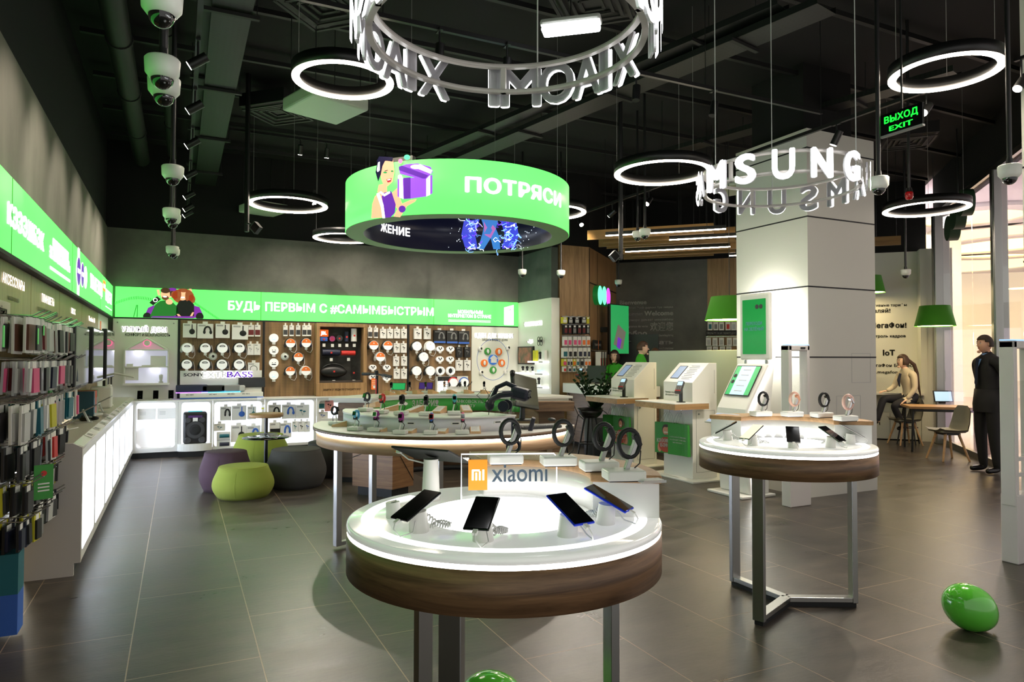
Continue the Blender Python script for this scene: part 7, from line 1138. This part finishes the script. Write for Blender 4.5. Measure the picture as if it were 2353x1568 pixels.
def wires(q, pts, z0, r=.0022):
    for x, y in pts: q.cyl((x, y, z0), (x, y, CEIL-z0*0), r, None, 5)
def ring_lamp(c, rr, label, w=.062, pw=0):
    t = thing('ring_lamp', label, 'lamp', c, 0, 'black ring lamps')
    q = MB(); q.band((0, 0), rr-.05, rr, 0, 360, .006, .1, 64); q.build('housing', M_black, t)
    q = MB(); q.band((0, 0), rr-w, rr-.004, 0, 360, 0, .012, 64); q.build('diffuser', M_ringw, t)
    for k in range(3):
        a = R(30+120*k); x, y = (rr-.03)*math.cos(a), (rr-.03)*math.sin(a); MB().cyl((x, y, .1), (x, y, CEIL-c[2]), .0022, None, 5).build('suspension_wire', M_grey, t)
p4 = PD(791, 549, 11.3); p6 = PD(1262, 490, 9.33)
for c, rr, lab in (((5.4, 3.37, 3.79), .4, 'glowing ring lamp above the exit sign at the upper right'), ((1.16, 5.52, 3.76), .4, 'glowing ring lamp left of the hanging letter ring, over the white ceiling box'), ((1.26, 9.33, 3.53), .5, 'glowing ring lamp left of the green drum, beside the dark pole'), (tuple(p4), .5, 'glowing ring lamp low behind the left edge of the green drum'), ((4.49, 5.73, 3.46), .5, 'glowing ring lamp between the green drum and the white letter ring'), (tuple(p6), .5, 'ring lamp mostly hidden behind the right edge of the green drum'), ((8.61, 5.64, 3.46), .5, 'glowing ring lamp right of the pillar beside the red beacon')): ring_lamp(c, rr, lab)
# ---------------------------------------------------------------- green drum sign
DC = (2.5, 6.42); DR = 1.1; DZ = 2.755; DH = .47
t = thing('drum_sign', 'big round green light-box drum hanging from the ceiling, lettered ПОТРЯСИ', 'sign', (DC[0], DC[1], DZ))
MB().band((0, 0), DR-.03, DR, 0, 360, .004, DH, 128, 0).build('light_skin', mat('green_drum', (108, 255, 112), .4, es=1.0, ecol=(112, 255, 118)), t)
MB().band((0, 0), .93, DR-.004, 0, 360, 0, .004, 96).build('bottom_rim', mat('drum_rim', (120, 160, 96), .6), t); MB().lathe([(.94, DH), (DR, DH)], 96).build('top_rim', M_black, t)
MB().band((0, 0), .93, .94, 0, 360, .004, DH-.01, 96).build('inner_screen', mat('screen_dark', (26, 26, 34), .3, es=.05, ecol=(50, 60, 120)), t)
def chit(px, py, r, near=True):
    d = ray(px, py); o = CP-Vector((DC[0], DC[1], 0)); A = d.x**2+d.y**2; B = o.x*d.x+o.y*d.y; C_ = o.x**2+o.y**2-r*r; k = (-B-math.sqrt(B*B-A*C_) if near else -B+math.sqrt(B*B-A*C_))/A; p = o+d*k; return math.atan2(p.y, p.x), p.z-DZ
def slices(q, st=.045):
    # cut a flat picture into narrow upright strips so that it can follow the drum
    def clip(P, x, sg):
        out = []
        for i in range(len(P)):
            a, b = P[i-1], P[i]; ia, ib = sg*(a.x-x) >= 0, sg*(b.x-x) >= 0
            if ia != ib: out.append(a.lerp(b, (x-a.x)/(b.x-a.x)))
            if ib: out.append(b)
        return out
    V, F, MI = [], [], []
    for f, m in zip(q.f, q.mi):
        P = [q.v[i] for i in f]; k0 = math.floor(min(p.x for p in P)/st); k1 = math.floor(max(p.x for p in P)/st)
        for k in range(k0, k1+1):
            c = clip(clip(P, k*st, 1), (k+1)*st, -1) if k1 > k0 else P
            if len(c) > 2: F.append(list(range(len(V), len(V)+len(c)))); V += [p.copy() for p in c]; MI.append(m)
    q.v, q.f, q.mi, q.sm = V, F, MI, [False]*len(F)
def bend(q, r, a0):
    # flat picture (x to the right, y up, z out) wrapped round the drum
    slices(q); q.v = [Vector(((r+v.z)*math.cos(a0+v.x/r), (r+v.z)*math.sin(a0+v.x/r), v.y)) for v in q.v]
A0 = chit(1050, 430, DR)[0]
def cu(px, py): a, z = chit(px, py, DR); return (((a-A0+PI) % (2*PI))-PI)*DR, z
q = MB(); n = 7; xa, za = cu(1068, 446); xb, zb = cu(1288, 472)
za = (za+zb)/2; q.text('ПОТРЯСИ', xa, za, .122, .005, .045, w=xb-xa); bend(q, DR, A0); q.build('lettering', M_wtext, t)
q = MB()
def dp(pts, z, m): q.add([cu(*p)+(z,) for p in pts], [list(range(len(pts)))], m)
def de(x, y, rx, ry, z, m, n=24): dp([(x+rx*math.cos(2*PI*k/n), y-ry*math.sin(2*PI*k/n)) for k in range(n)], z, m)
dp([(854, 502), (856, 470), (862, 452), (873, 442), (884, 446), (890, 480), (890, 500)], .004, 0)        # shoulder and arm
dp([(900, 445), (914, 432), (918, 450), (925, 470), (915, 482), (905, 470)], .004, 0)
dp([(868, 442), (871, 425), (890, 422), (890, 450), (880, 452)], .0045, 0)
dp([(878, 452), (884, 443), (900, 440), (910, 470), (908, 490), (898, 500), (886, 501)], .005, 1); dp([(866, 446), (872, 443), (882, 470), (886, 502), (880, 502), (876, 475)], .0055, 2); dp([(873, 443), (884, 452), (898, 444), (896, 440), (884, 446), (876, 440)], .006, 2)
dp([(874, 388), (886, 366), (904, 368), (907, 395), (903, 418), (892, 428), (882, 424), (876, 408)], .0055, 0)  # face
dp([(864, 396), (868, 374), (876, 362), (888, 366), (880, 382), (876, 402), (870, 418)], .006, 3); dp([(866, 372), (872, 360), (904, 362), (903, 372), (890, 370)], .0062, 3); dp([(867, 392), (870, 374), (874, 372), (874, 392), (869, 396)], .0064, 2)
de(886, 397, 4.5, 2, .0064, 4); de(902, 394, 3, 1.8, .0064, 4); dp([(885, 393), (892, 391), (892, 392.5), (885, 394.5)], .0066, 3); dp([(889, 413), (901, 410), (899, 418), (892, 420)], .0066, 5); dp([(891, 413.5), (899, 411.5), (898, 414), (892, 415.5)], .0068, 2)
dp([(905, 498), (912, 484), (926, 468), (944, 460), (958, 458), (954, 464), (936, 474), (926, 490), (920, 500)], .0045, 0); de(925, 481, 8, 8, .0066, 1)
dp([(914, 412), (980, 407), (994, 402), (994, 445), (980, 452), (946, 457), (928, 458), (914, 452)], .005, 6); dp([(918, 410), (926, 409), (928, 458), (918, 454)], .0056, 2); dp([(980, 407), (989, 404), (989, 448), (980, 452)], .0056, 2); dp([(928, 409), (944, 408), (944, 457), (928, 458)], .0053, 1)
dp([(917, 384), (934, 378), (960, 376), (990, 384), (995, 396), (980, 412), (950, 408), (920, 400)], .0058, 6); dp([(917, 384), (924, 381), (985, 404), (978, 411), (972, 411), (918, 392)], .0062, 1); dp([(948, 383), (966, 378), (994, 392), (990, 400), (960, 388)], .0064, 2); de(957, 384, 13, 5, .0068, 2)
de(921, 371, 5, 5.5, .006, 7); de(936, 362, 7, 6, .006, 8); de(920, 407, 5, 5, .006, 2)
bend(q, DR, A0)
q.build('printed_picture', [M_skinp, M_purple, M_wtext, mat('print_navyhair', (30, 24, 66), .4, es=.25), M_greens, mat('print_lips', (200, 40, 60), .4, es=.6), mat('print_lilac', (150, 80, 220), .4, es=.9), mat('print_rose', (255, 130, 180), .4, es=.9), mat('print_mint', (90, 240, 170), .4, es=.9)], t)
q = MB(); A1 = chit(1050, 560, .93, False)[0]
def iu(px, py): a, z = chit(px, py, .93, False); return -(((a-A1+PI) % (2*PI))-PI)*.93, z
# far inside of the drum: blue figure in sparks, half-hidden lettering
rnd = random.Random(3); f = MB()
def ip(pts, z, m): f.add([iu(*p)+(z,) for p in pts], [list(range(len(pts)))], m)
for k in range(70):
    s_ = rnd.choice((-1, 1)); x = 1126+s_*rnd.uniform(18, 62); y = rnd.uniform(505, 572); pts = []
    for j in range(6): pts.append(iu(x, y)+(.004,)); x += rnd.uniform(-7, 7); y += rnd.uniform(-6, 6)
    f.tube(pts, rnd.choice((.0015, .003, .005)), 4, rnd.choice((0, 0, 1, 2)))
for k in range(30): c = iu(1126+rnd.choice((-1, 1))*rnd.uniform(60, 110), rnd.uniform(510, 570)); f.ball(c+(.003,), .004, 6, 1)
for s_ in (-1, 1): ip([(1126+s_*24, 504), (1126+s_*60, 508), (1126+s_*66, 540), (1126+s_*58, 568), (1126+s_*28, 572), (1126+s_*34, 540)], .001, 3)
ip([(1106, 503), (1146, 503), (1140, 526), (1148, 545), (1150, 573), (1134, 573), (1128, 548), (1112, 573), (1098, 573), (1108, 540), (1112, 522)], .006, 4); ip([(1112, 508), (1122, 504), (1140, 526), (1128, 548), (1114, 540)], .008, 5)
f.v = [Vector(((.93-v.z)*math.cos(A1-v.x/.93), (.93-v.z)*math.sin(A1-v.x/.93), v.y)) for v in f.v]
f.build('screen_picture', [mat('spark_blue', (120, 170, 255), .3, es=2.2), mat('spark_white', (235, 245, 255), .3, es=2), mat('spark_violet', (110, 60, 230), .3, es=1.6), mat('spark_glow', (60, 70, 200), .3, es=.9), mat('figure_blue', (60, 130, 210), .3, es=.7), mat('figure_rose', (190, 110, 190), .3, es=.7)], t)
f = MB(); xa, za = iu(874, 526); xb, zb = iu(942, 524); f.text('ЖЕНИЕ', xa, za-.02, .085, .004, .04, w=xb-xa); f.v = [Vector(((.93-v.z)*math.cos(A1-v.x/.93), (.93-v.z)*math.sin(A1-v.x/.93), v.y)) for v in f.v]; f.build('inner_lettering', M_wtext, t)
for k in range(4):
    a = R(45+90*k); q = MB(); q.cyl((1.02*math.cos(a), 1.02*math.sin(a), DH), (1.02*math.cos(a), 1.02*math.sin(a), CEIL-DZ), .002, None, 5); q.build('suspension_wire', M_grey, t)
a = chit(916, 354, DR)[0]; q = MB(); q.box((1.02*math.cos(a), 1.02*math.sin(a), DH+.028), (.055, .21, .055), 0, (0, 0, a)); q.build('power_unit', M_steel, t)
# ---------------------------------------------------------------- hanging letter rings
def letter_ring(name, c, rr, z, gap, fr, letters, h, wd, label, depth=.04):
    t = thing(name, label, 'sign', (c[0], c[1], z))
    for zz in (0, gap): MB().band((0, 0), rr-fr, rr, 0, 360, zz, zz+.016, 96).build('frame_ring', mat('ring_frame', (196, 190, 184), .4), t)
    for a, ch in letters:
        a = R(a); m_ = Matrix.Translation((rr*math.cos(a), rr*math.sin(a), -.035)) @ Matrix.Rotation(a+PI/2, 4, 'Z') @ Matrix.Rotation(PI/2, 4, 'X')
        w = wd*(.36 if ch == 'I' else 1.27 if ch == 'M' else 1.12 if ch == 'O' else 1); q = MB();         q.text(ch, 0, 0, h, depth/2+.003, .03, depth/2, 0, 'c', w, m_); q.text(ch, 0, 0, h, depth+.0035, .03, 0, 1, 'c', w, m_); q.build('letter', [mat('letter_side', (232, 230, 236), .4), mat('letter_face', (255, 255, 255), .4, es=3.5)], t)
    for k in range(3):
        a = R(AZR+75+120*k); MB().cyl(((rr-.01)*math.cos(a), (rr-.01)*math.sin(a), 0), ((rr-.01)*math.cos(a), (rr-.01)*math.sin(a), CEIL-z), .003, None, 6).build('suspension_wire', M_ltg, t)
        q = MB(); q.box(((rr-fr/2)*math.cos(a+.3), (rr-fr/2)*math.sin(a+.3), gap/2), (.018, .02, gap), 0, (0, 0, a)); q.build('upright', MT['ring_frame'], t)
fa = 90-25.73   # world angle pointing away from the camera
L1 = []
for x0 in (62, -36, -126, 156):
    for d, ch in zip((0, 13, 23, 38.5, 56, 68.5), 'XIAOMI'): L1.append((fa-(x0-d), ch))
letter_ring('letter_ring', (1.02, 2.16), .485, 2.655, .105, .022, L1, .165, .138, 'white ring of hanging letters reading XIAOMI above the front round table')
L2 = []
for off in (0, 180):
    for i, ch in enumerate('SAMSUNG'): L2.append((fa+180-115+24*i+off, ch))
letter_ring('letter_ring', (3.40, 3.17), .465, 2.6, .12, .02, L2, .168, .122, 'white ring of hanging lit letters reading SAMSUNG in front of the pillar')
# ---------------------------------------------------------------- track lights
def track_spot(p, aim, lab, lit=True, pw=40, deg=46, col=(1, .9, .76), group='black track spotlights', ztrack=None):
    t = thing('track_spotlight', lab, 'lamp', p, 0, group); d = (Vector(aim)-Vector(p)).normalized(); q = MB(); q.cyl(-d*.07, d*.07, .035, None, 20); q.build('body', M_black, t)
    q = MB(); q.cyl(d*.071, d*.073, .031, None, 20); q.build('lens', M_lamp if lit else M_blk, t)
    zt = (ztrack or p[2]+.16)-p[2]; MB().cyl((0, 0, zt), (0, 0, 0), .008, None, 8).build('stem', M_black, t); MB().box((0, 0, zt-.012), (.03, .09, .024)).build('adapter', M_black, t)
    if lit and pw: spot('spot_light', d*.09, d*2, pw*1.9, deg, col, .03, .8, t)
def track(a, b, lab):
    a = Vector(a); b = Vector(b); q = MB(); d = b-a; q.box((0, 0, 0), (.034, d.length, .034)); o = q.build('light_track', M_black); o.location = (a+b)/2; o.rotation_euler = (0, 0, math.atan2(d.y, d.x)-PI/2); tag(o, lab, 'light track')
    n = max(2, int(d.length/2.2))
    for k in range(n): p = a.lerp(b, (k+.5)/n)-(a+b)/2; MB().cyl((0, (k+.5)/n*d.length-d.length/2, .017), (0, (k+.5)/n*d.length-d.length/2, CEIL-a.z), .004, None, 6).build('rod', M_black, o)
P0 = PF(455, 140, 3.66)
track((P0.x, 2.2, 3.83), (P0.x, 11.9, 3.83), 'black light track running along the left wall')
for i, py in enumerate((140, 246, 328, 400, 448, 477, 491)):
    p = PF(411+(822-py)*.058, py, 3.66); p.x = P0.x; track_spot(p, (-1.03, p.y+.25, 2.9), 'black track spotlight aimed at the left wall, %s from the front' % ORD[i], pw=34, deg=70)
q1 = PD(1491, 462, 9.5); TX = q1.x
track((TX, 3.6, 3.87), (TX, 11.2, 3.87), 'black light track passing in front of the pillar towards the greeting wall')
for px, py, dep, aim, pw, lab in ((2307, 178, 5.2, (3.4, 3.3, .9), 120, 'bright track spotlight at the right frame edge under the top ring lamp'), (2115, 247, 5.94, (2.6, 3.2, .9), 130, 'bright track spotlight glaring beside the exit sign'), (1915, 316, 6.77, (5.2, 6.0, .8), 110, 'track spotlight lit in front of the pillar top'), (1491, 462, 9.5, (3.2, 6.8, .9), 130, 'bright track spotlight above the paired dome cameras'), (1407, 490, 10.3, (4.6, 12.2, 1.5), 120, 'track spotlight tilted down left of the paired dome cameras')):
    p = PD(px, py, dep); p.x = TX; track_spot(p, aim, lab, pw=pw, deg=60, ztrack=3.87)
q2 = PD(751, 352, 10.5); track((.6, q2.y, q2.z+.17), (5.6, q2.y, q2.z+.17), 'black light track crossing before the back wall')
track_spot(q2, (q2.x+.05, 11.9, 1.0), 'track spotlight hanging above the left ring lamp', pw=60, deg=60, ztrack=q2.z+.17)
for i, (px, aimx, lab) in enumerate(((722, 1.1, 'bright spotlight glaring through the left ring lamp'), (1334, 4.8, 'bright spotlight glaring right of the green drum'))):
    p = PD(px, 467 if i == 0 else 512, 11.0); track_spot(p, (aimx, 6.0, .9), lab, pw=110, deg=60, ztrack=p.z+.2)
# spots grazing the back wall goods (on the same crossing track)
for i, x in enumerate((1.6, 2.9, 4.2, 5.4)): track_spot((x, q2.y, q2.z), (x, 12.45, 1.55), 'track spotlight aimed at the pegboards, %s along the crossing track' % ORD[i], pw=75, deg=62, ztrack=q2.z+.17)
p3 = PD(1465, 215, 6.1); track((-.2, p3.y, p3.z+.19), (p3.x+2.3, p3.y, p3.z+.19), 'black light track crossing high above the middle of the shop')
for i, (px, py, ai) in enumerate(((1010, 124, (1.5, 5.0, 0)), (1165, 150, (2, 4.9, 0)), (1462, 218, (2.9, 4.4, 0)), (1640, 268, (3.3, 4.6, 0)))):
    d = ray(px, py); p = CP+d*(p3.y/d.y); p.z = p3.z; track_spot(p, ai, 'dark unlit track spotlight on the high crossing track, %s from left' % ORD[i], False, ztrack=p3.z+.19)
# ---------------------------------------------------------------- dome cameras
def dome_cam(px, py, w, lab, dz=0):
    dep = .145*FPX/w; p = PD(px, py, dep); t = thing('dome_camera', lab, 'camera', p, R(AZR), 'white dome security cameras')
    q = MB(); q.lathe([(0, .055), (.066, .055), (.0725, .047), (.069, -.012), (.052, -.034), (.046, -.036)], 28); q.build('housing', MT['camera_white'], t)
    MB().lathe([(.046, -.034)]+[(.046*math.cos(R(a)), -.036-.046*math.sin(R(a))) for a in range(10, 91, 16)], 24).build('dome', mat('smoked_dome', (16, 18, 18), .05, spec=.8), t)
    q = MB(); q.cyl((0, 0, .055), (0, 0, .1), .024, .02, 12); q.cyl((0, 0, .1), (0, 0, CEIL-p.z), .016, None, 10); q.build('pole', M_black, t)
for px, py, w, lab in ((370, -8, 86, 'upper of two dome cameras cut by the top frame edge at left'), (372, 14, 90, 'lower of two dome cameras cut by the top frame edge at left'), (373, 163, 76, 'dome camera on the left row, nearer of the pair by the second spotlight'), (377, 205, 70, 'dome camera half hidden behind the nearer one on the left row'), (397, 400, 48, 'dome camera hanging alone in the middle of the left row'), (394, 494, 38, 'nearer dome camera of the pair above the far left wall corner'), (397, 506, 35, 'farther dome camera of the pair above the far left wall corner'), (396, 577, 28, 'nearer dome camera before the back wall at left'), (400, 582, 25, 'farther dome camera before the back wall at left'), (1200, 627, 20, 'dome camera over the right end of the back sign'), (1289, 629, 20, 'dome camera beside the oak wall corner'), (1421, 650, 17, 'dome camera before the greeting wall'), (1465, 541, 24, 'left dome camera of the pair under the oak ceiling slats'), (1482, 536, 26, 'right dome camera of the pair under the oak ceiling slats'), (2019, 424, 44, 'dome camera right of the pillar beside the low ring lamp'), (2081, 628, 22, 'dome camera before the white lettered wall'), (2320, 398, 48, 'dome camera at the right frame edge before the shop front')): dome_cam(px, py, w, lab)
# ---------------------------------------------------------------- other things on the ceiling
for px, py, s_, dep, lab in ((748, 247, .6, 6.75, 'white square ceiling box below the upper left ring lamp'), (606, 484, .6, 11.6, 'white square ceiling box below the middle left ring lamp'), (1690, 432, .62, 10.2, 'white square ceiling box behind the hanging letter ring')):
    p = PD(px, py, dep); t = thing('ceiling_unit', lab, 'ceiling unit', p, R(AZR+45), 'white ceiling boxes'); MB().box((0, 0, .03), (s_, s_, .13)).build('cover', mat('unit_white', (196, 206, 186), .45), t, bev=.02)
    for k in range(4): sx, sy = (k % 2-.5)*s_*.8, (k//2-.5)*s_*.8; MB().cyl((sx, sy, .09), (sx, sy, CEIL-p.z), .004, None, 6).build('rod', M_black, t)
p = PD(1312, 66, 5.0); t = thing('batten_lamp', 'bright white prismatic emergency light seen through the letter ring', 'lamp', p, R(AZR-14)); MB().box((0, 0, .045), (.44, .13, .05)).build('housing', M_ltg, t, bev=.02); MB().box((0, 0, .0), (.42, .12, .05)).build('diffuser', mat('batten_glow', (250, 252, 255), .4, es=32), t, bev=.02)
MB().cyl((0, 0, .07), (0, 0, CEIL-p.z), .005, None, 6).build('rod', M_black, t)
WX = Wall((PD(2070, 275, 5.2).x, 0, 0), (0, -1, 0)); u, v = WX.uv(2070, 276)
t = thing('exit_sign', 'black hanging exit sign with green letters ВЫХОД EXIT', 'sign', M=WX.at(u, v)); MB().box((0, 0, -.012), (.335, .17, .024)).build('panel', M_glossb, t, bev=.003); MB().box((0, -.085, -.01), (.34, .014, .03)).build('lower_frame', M_grey, t)
q = MB(); q.text('ВЫХОД', 0, .01, .05, .002, .03, al='c', w=.27); q.text('EXIT', 0, -.058, .038, .002, .03, al='c', w=.19); q.build('lettering', mat('exit_green', (40, 240, 80), .4, es=.9), t)
MB().cyl((0, .085, -.012), (0, CEIL-v, -.012), .008, None, 8).build('rod', M_black, t)
p = PD(2089, 448, 7.0); t = thing('beacon', 'small red warning beacon on a black pole before the low ring lamp', 'beacon', p); MB().cyl((0, 0, .04), (0, 0, CEIL-p.z), .014, None, 10).build('pole', M_black, t); MB().lathe([(0, -.05), (.03, -.045), (.038, -.02), (.038, .02), (.03, .03), (0, .03)], 20).build('red_lens', mat('red_lens', (170, 20, 24), .2), t); MB().cyl((0, 0, .03), (0, 0, .07), .034, .024, 16).build('cap', M_black, t)
for px, py, dep, pxp, lab, s_ in ((588, 524, 8.3, 563, 'black square floodlight on a dark pole left of the green drum', 1), (1412, 589, 8.8, 1428, 'black square floodlight on a dark pole before the oak slats', -1)):
    p = PD(px, py, dep); t = thing('floodlight', lab, 'lamp', p, R(AZR)); o = (PD(pxp, py, dep)-p).dot(rt)
    q = MB(); q.box((0, 0, 0), (.11, .07, .11), 0, (0, R(45), R(-20*s_))); q.build('lamp_head', M_dgrey, t, bev=.006); q = MB(); q.box((-.0*s_, -.037, 0), (.095, .004, .095), 0, (0, R(45), R(-20*s_))); q.build('front_glass', M_glossb, t)
    MB().box((o, .05, (CEIL-p.z)/2-.02), (.05, .05, CEIL-p.z+.04)).build('pole', M_black, t, bev=.01); q = MB(); q.tube([(o, .03, .06), (o*.5, .0, .05), (0, 0, .03)], .008, 6); q.build('bracket', M_black, t)
# oak slats and linear lamps over the desk
sl = Vector((1, -1, 0)).normalized(); sn = Vector((-1, -1, 0)).normalized()
def along(px0, px1, py, z, name, m, w, h, lab, cat, group, parts=None):
    a = PF(px0, py, z); 
    d = ray(px1, py); dd = Vector((d.x, d.y)); A = a.xy; k = ((A.x)*sl.y-(A.y)*sl.x)/(dd.x*sl.y-dd.y*sl.x); b = Vector((dd.x*k, dd.y*k, z)); L = (b-a).length
    t = thing(name, lab, cat, (a+b)/2, R(-45), group); t.location.z = z; return t, L
for i, (x0, x1, py) in enumerate(((1350, 1640, 552), (1385, 1690, 560), (1376, 1600, 568), (1394, 1690, 572), (1420, 1660, 578), (1430, 1700, 585), (1450, 1690, 592), (1433, 1640, 597), (2004, 2070, 566))):
    z = 3.42; t, L = along(x0, x1, py, z, 'ceiling_slat', M_oakx, 0, 0, ('oak ceiling slat over the service desk, %s from the front' % ORD[i]) if i < 8 else 'short oak ceiling slat seen right of the pillar', 'ceiling slat', 'oak ceiling slats')
    MB().box((0, 0, .075), (L, .03, .15)).build('board', wood('slat_oak', (112, 82, 40), (150, 114, 62), 0, .8) if 'slat_oak' not in MT else MT['slat_oak'], t)
    for k in (-.35, .35): MB().cyl((L*k, 0, .15), (L*k, 0, CEIL-z), .004, None, 6).build('rod', M_black, t)
for i, (x0, x1, py) in enumerate(((1392, 1668, 542), (1538, 1692, 551.5), (1437, 1678, 579), (1675, 1692, 588))):
    z = 3.40; t, L = along(x0, x1, py, z, 'linear_lamp', M_glow, 0, 0, 'slim bright linear lamp among the oak slats, %s from the top' % ORD[i], 'lamp', 'linear lamps over the desk')
    MB().box((0, 0, .03), (L, .04, .05)).build('housing', M_black, t); MB().box((0, 0, 0), (L, .032, .014)).build('diffuser', MT['ring_diffuser'], t)
    for k in (-.35, .35): MB().cyl((L*k, 0, .055), (L*k, 0, CEIL-z), .004, None, 6).build('rod', M_black, t)
# services under the black ceiling
M_tray = holes('perforated_tray', (19, 21, 19), (4, 4, 4), .05, .011, ax=(0, 1), rough=.5)
def tray(a, b, w, z, lab):
    a = Vector(a); b = Vector(b); d = b-a; L = d.length; t = thing('cable_tray', lab, 'cable tray', ((a+b)/2).to_3d()+Vector((0, 0, z)), math.atan2(d.y, d.x)-PI/2, 'perforated cable trays')
    q = MB(); q.box((0, 0, 0), (w, L, .003)); q.box((-w/2, 0, .03), (.003, L, .06)); q.box((w/2, 0, .03), (.003, L, .06)); q.build('channel', M_tray, t)
    n = int(L/1.6)
    for k in range(n):
        y = (k+.5)*L/n-L/2; MB().box((0, y, -.02), (w+.12, .04, .03)).build('cross_bar', M_duct, t); MB().cyl((w/2+.04, y, 0), (w/2+.04, y, CEIL-z), .004, None, 6).build('rod', M_black, t)
p = PF(536, 10, 4.35); tray((p.x, 1.5), (p.x, 12.2), .3, 4.35, 'wide perforated cable tray beside the left light track'); p = PF(480, 10, 4.45); tray((p.x, 1.5), (p.x, 12.2), .12, 4.45, 'narrow perforated cable tray beside the wide one at left')
a = PF(1900, 20, 4.5); b = PF(1000, 395, 4.5); tray(a.xy, b.xy, .3, 4.5, 'wide perforated cable tray crossing behind the letter ring'); a = PF(1800, 30, 4.55); b = PF(900, 400, 4.55); tray(a.xy, b.xy, .2, 4.6, 'narrow perforated cable tray running beside the crossing one'); a = PF(2200, 170, 4.5); b = PF(1500, 365, 4.5); tray(a.xy, b.xy, .25, 4.5, 'perforated cable tray near the pillar top')
for i, (x, z, r_) in enumerate(((-.55, 4.6, .11), (-.15, 4.75, .06))):
    q = MB(); q.cyl((0, -5, 0), (0, 5, 0), r_, None, 20); [q.cyl((0, y-.02, 0), (0, y+.02, 0), r_+.012, None, 20) for y in (-4, -2.5, -1, .5, 2, 3.5)]; o = q.build('air_duct', M_duct); o.location = (x, 7, z); tag(o, 'long dark round air duct under the ceiling, %s from left' % ORD[i], 'duct', 'ceiling ducts')
for i, y in enumerate((3.4, 4.6, 5.8, 7.0, 8.2, 9.4, 10.6, 11.8)):
    q = MB(); q.box((0, 0, 0), (13.5, .05, .05)); o = q.build('ceiling_beam', M_duct); o.location = (5.8, y, 4.9); tag(o, 'dark ceiling rail running across the shop, %s from the front' % ORD[i], 'beam', 'dark ceiling rails')
for px, py, lab in ((745, 25, 'dark louvred ceiling vent near the top left ring lamp'), (1360, 20, 'dark louvred ceiling vent inside the letter ring'), (2085, 330, 'dark louvred ceiling vent below the exit sign'), (640, 265, 'dark louvred ceiling vent left of the white ceiling box')):
    p = PF(px, py, 4.62); t = thing('ceiling_vent', lab, 'vent', p, R(45)); q = MB()
    for k in range(4): s_ = .3-.07*k; [q.box(c, d, 0) for c, d in (((0, s_, .01*k), (2*s_, .03, .012)), ((0, -s_, .01*k), (2*s_, .03, .012)), ((s_, 0, .01*k), (.03, 2*s_, .012)), ((-s_, 0, .01*k), (.03, 2*s_, .012)))]
    q.build('louvre', M_duct, t); MB().box((0, 0, .12), (.66, .66, .16)).build('box', M_blk, t); MB().cyl((.3, .3, .2), (.3, .3, .38), .01, None, 8).build('rod', M_black, t)
t = thing('disc_sign', 'three dark green overlapping discs hanging in the shop window', 'sign', onF(3.0, .35)+Vector((0, 0, 3.62)), 0)
t.rotation_euler = (0, 0, math.atan2(WF.u.y, WF.u.x))
for i, (x, z) in enumerate(((-.32, -.06), (0, .06), (.42, .18))): q = MB(); q.cyl((x, -.07, z), (x, .07, z), .19, None, 32, mc=0); q.build('disc', mat('disc_green', (38, 66, 44), .5), t)
MB().cyl((0, 0, .25), (0, 0, CEIL-3.62), .01, None, 8).build('rod', M_black, t)
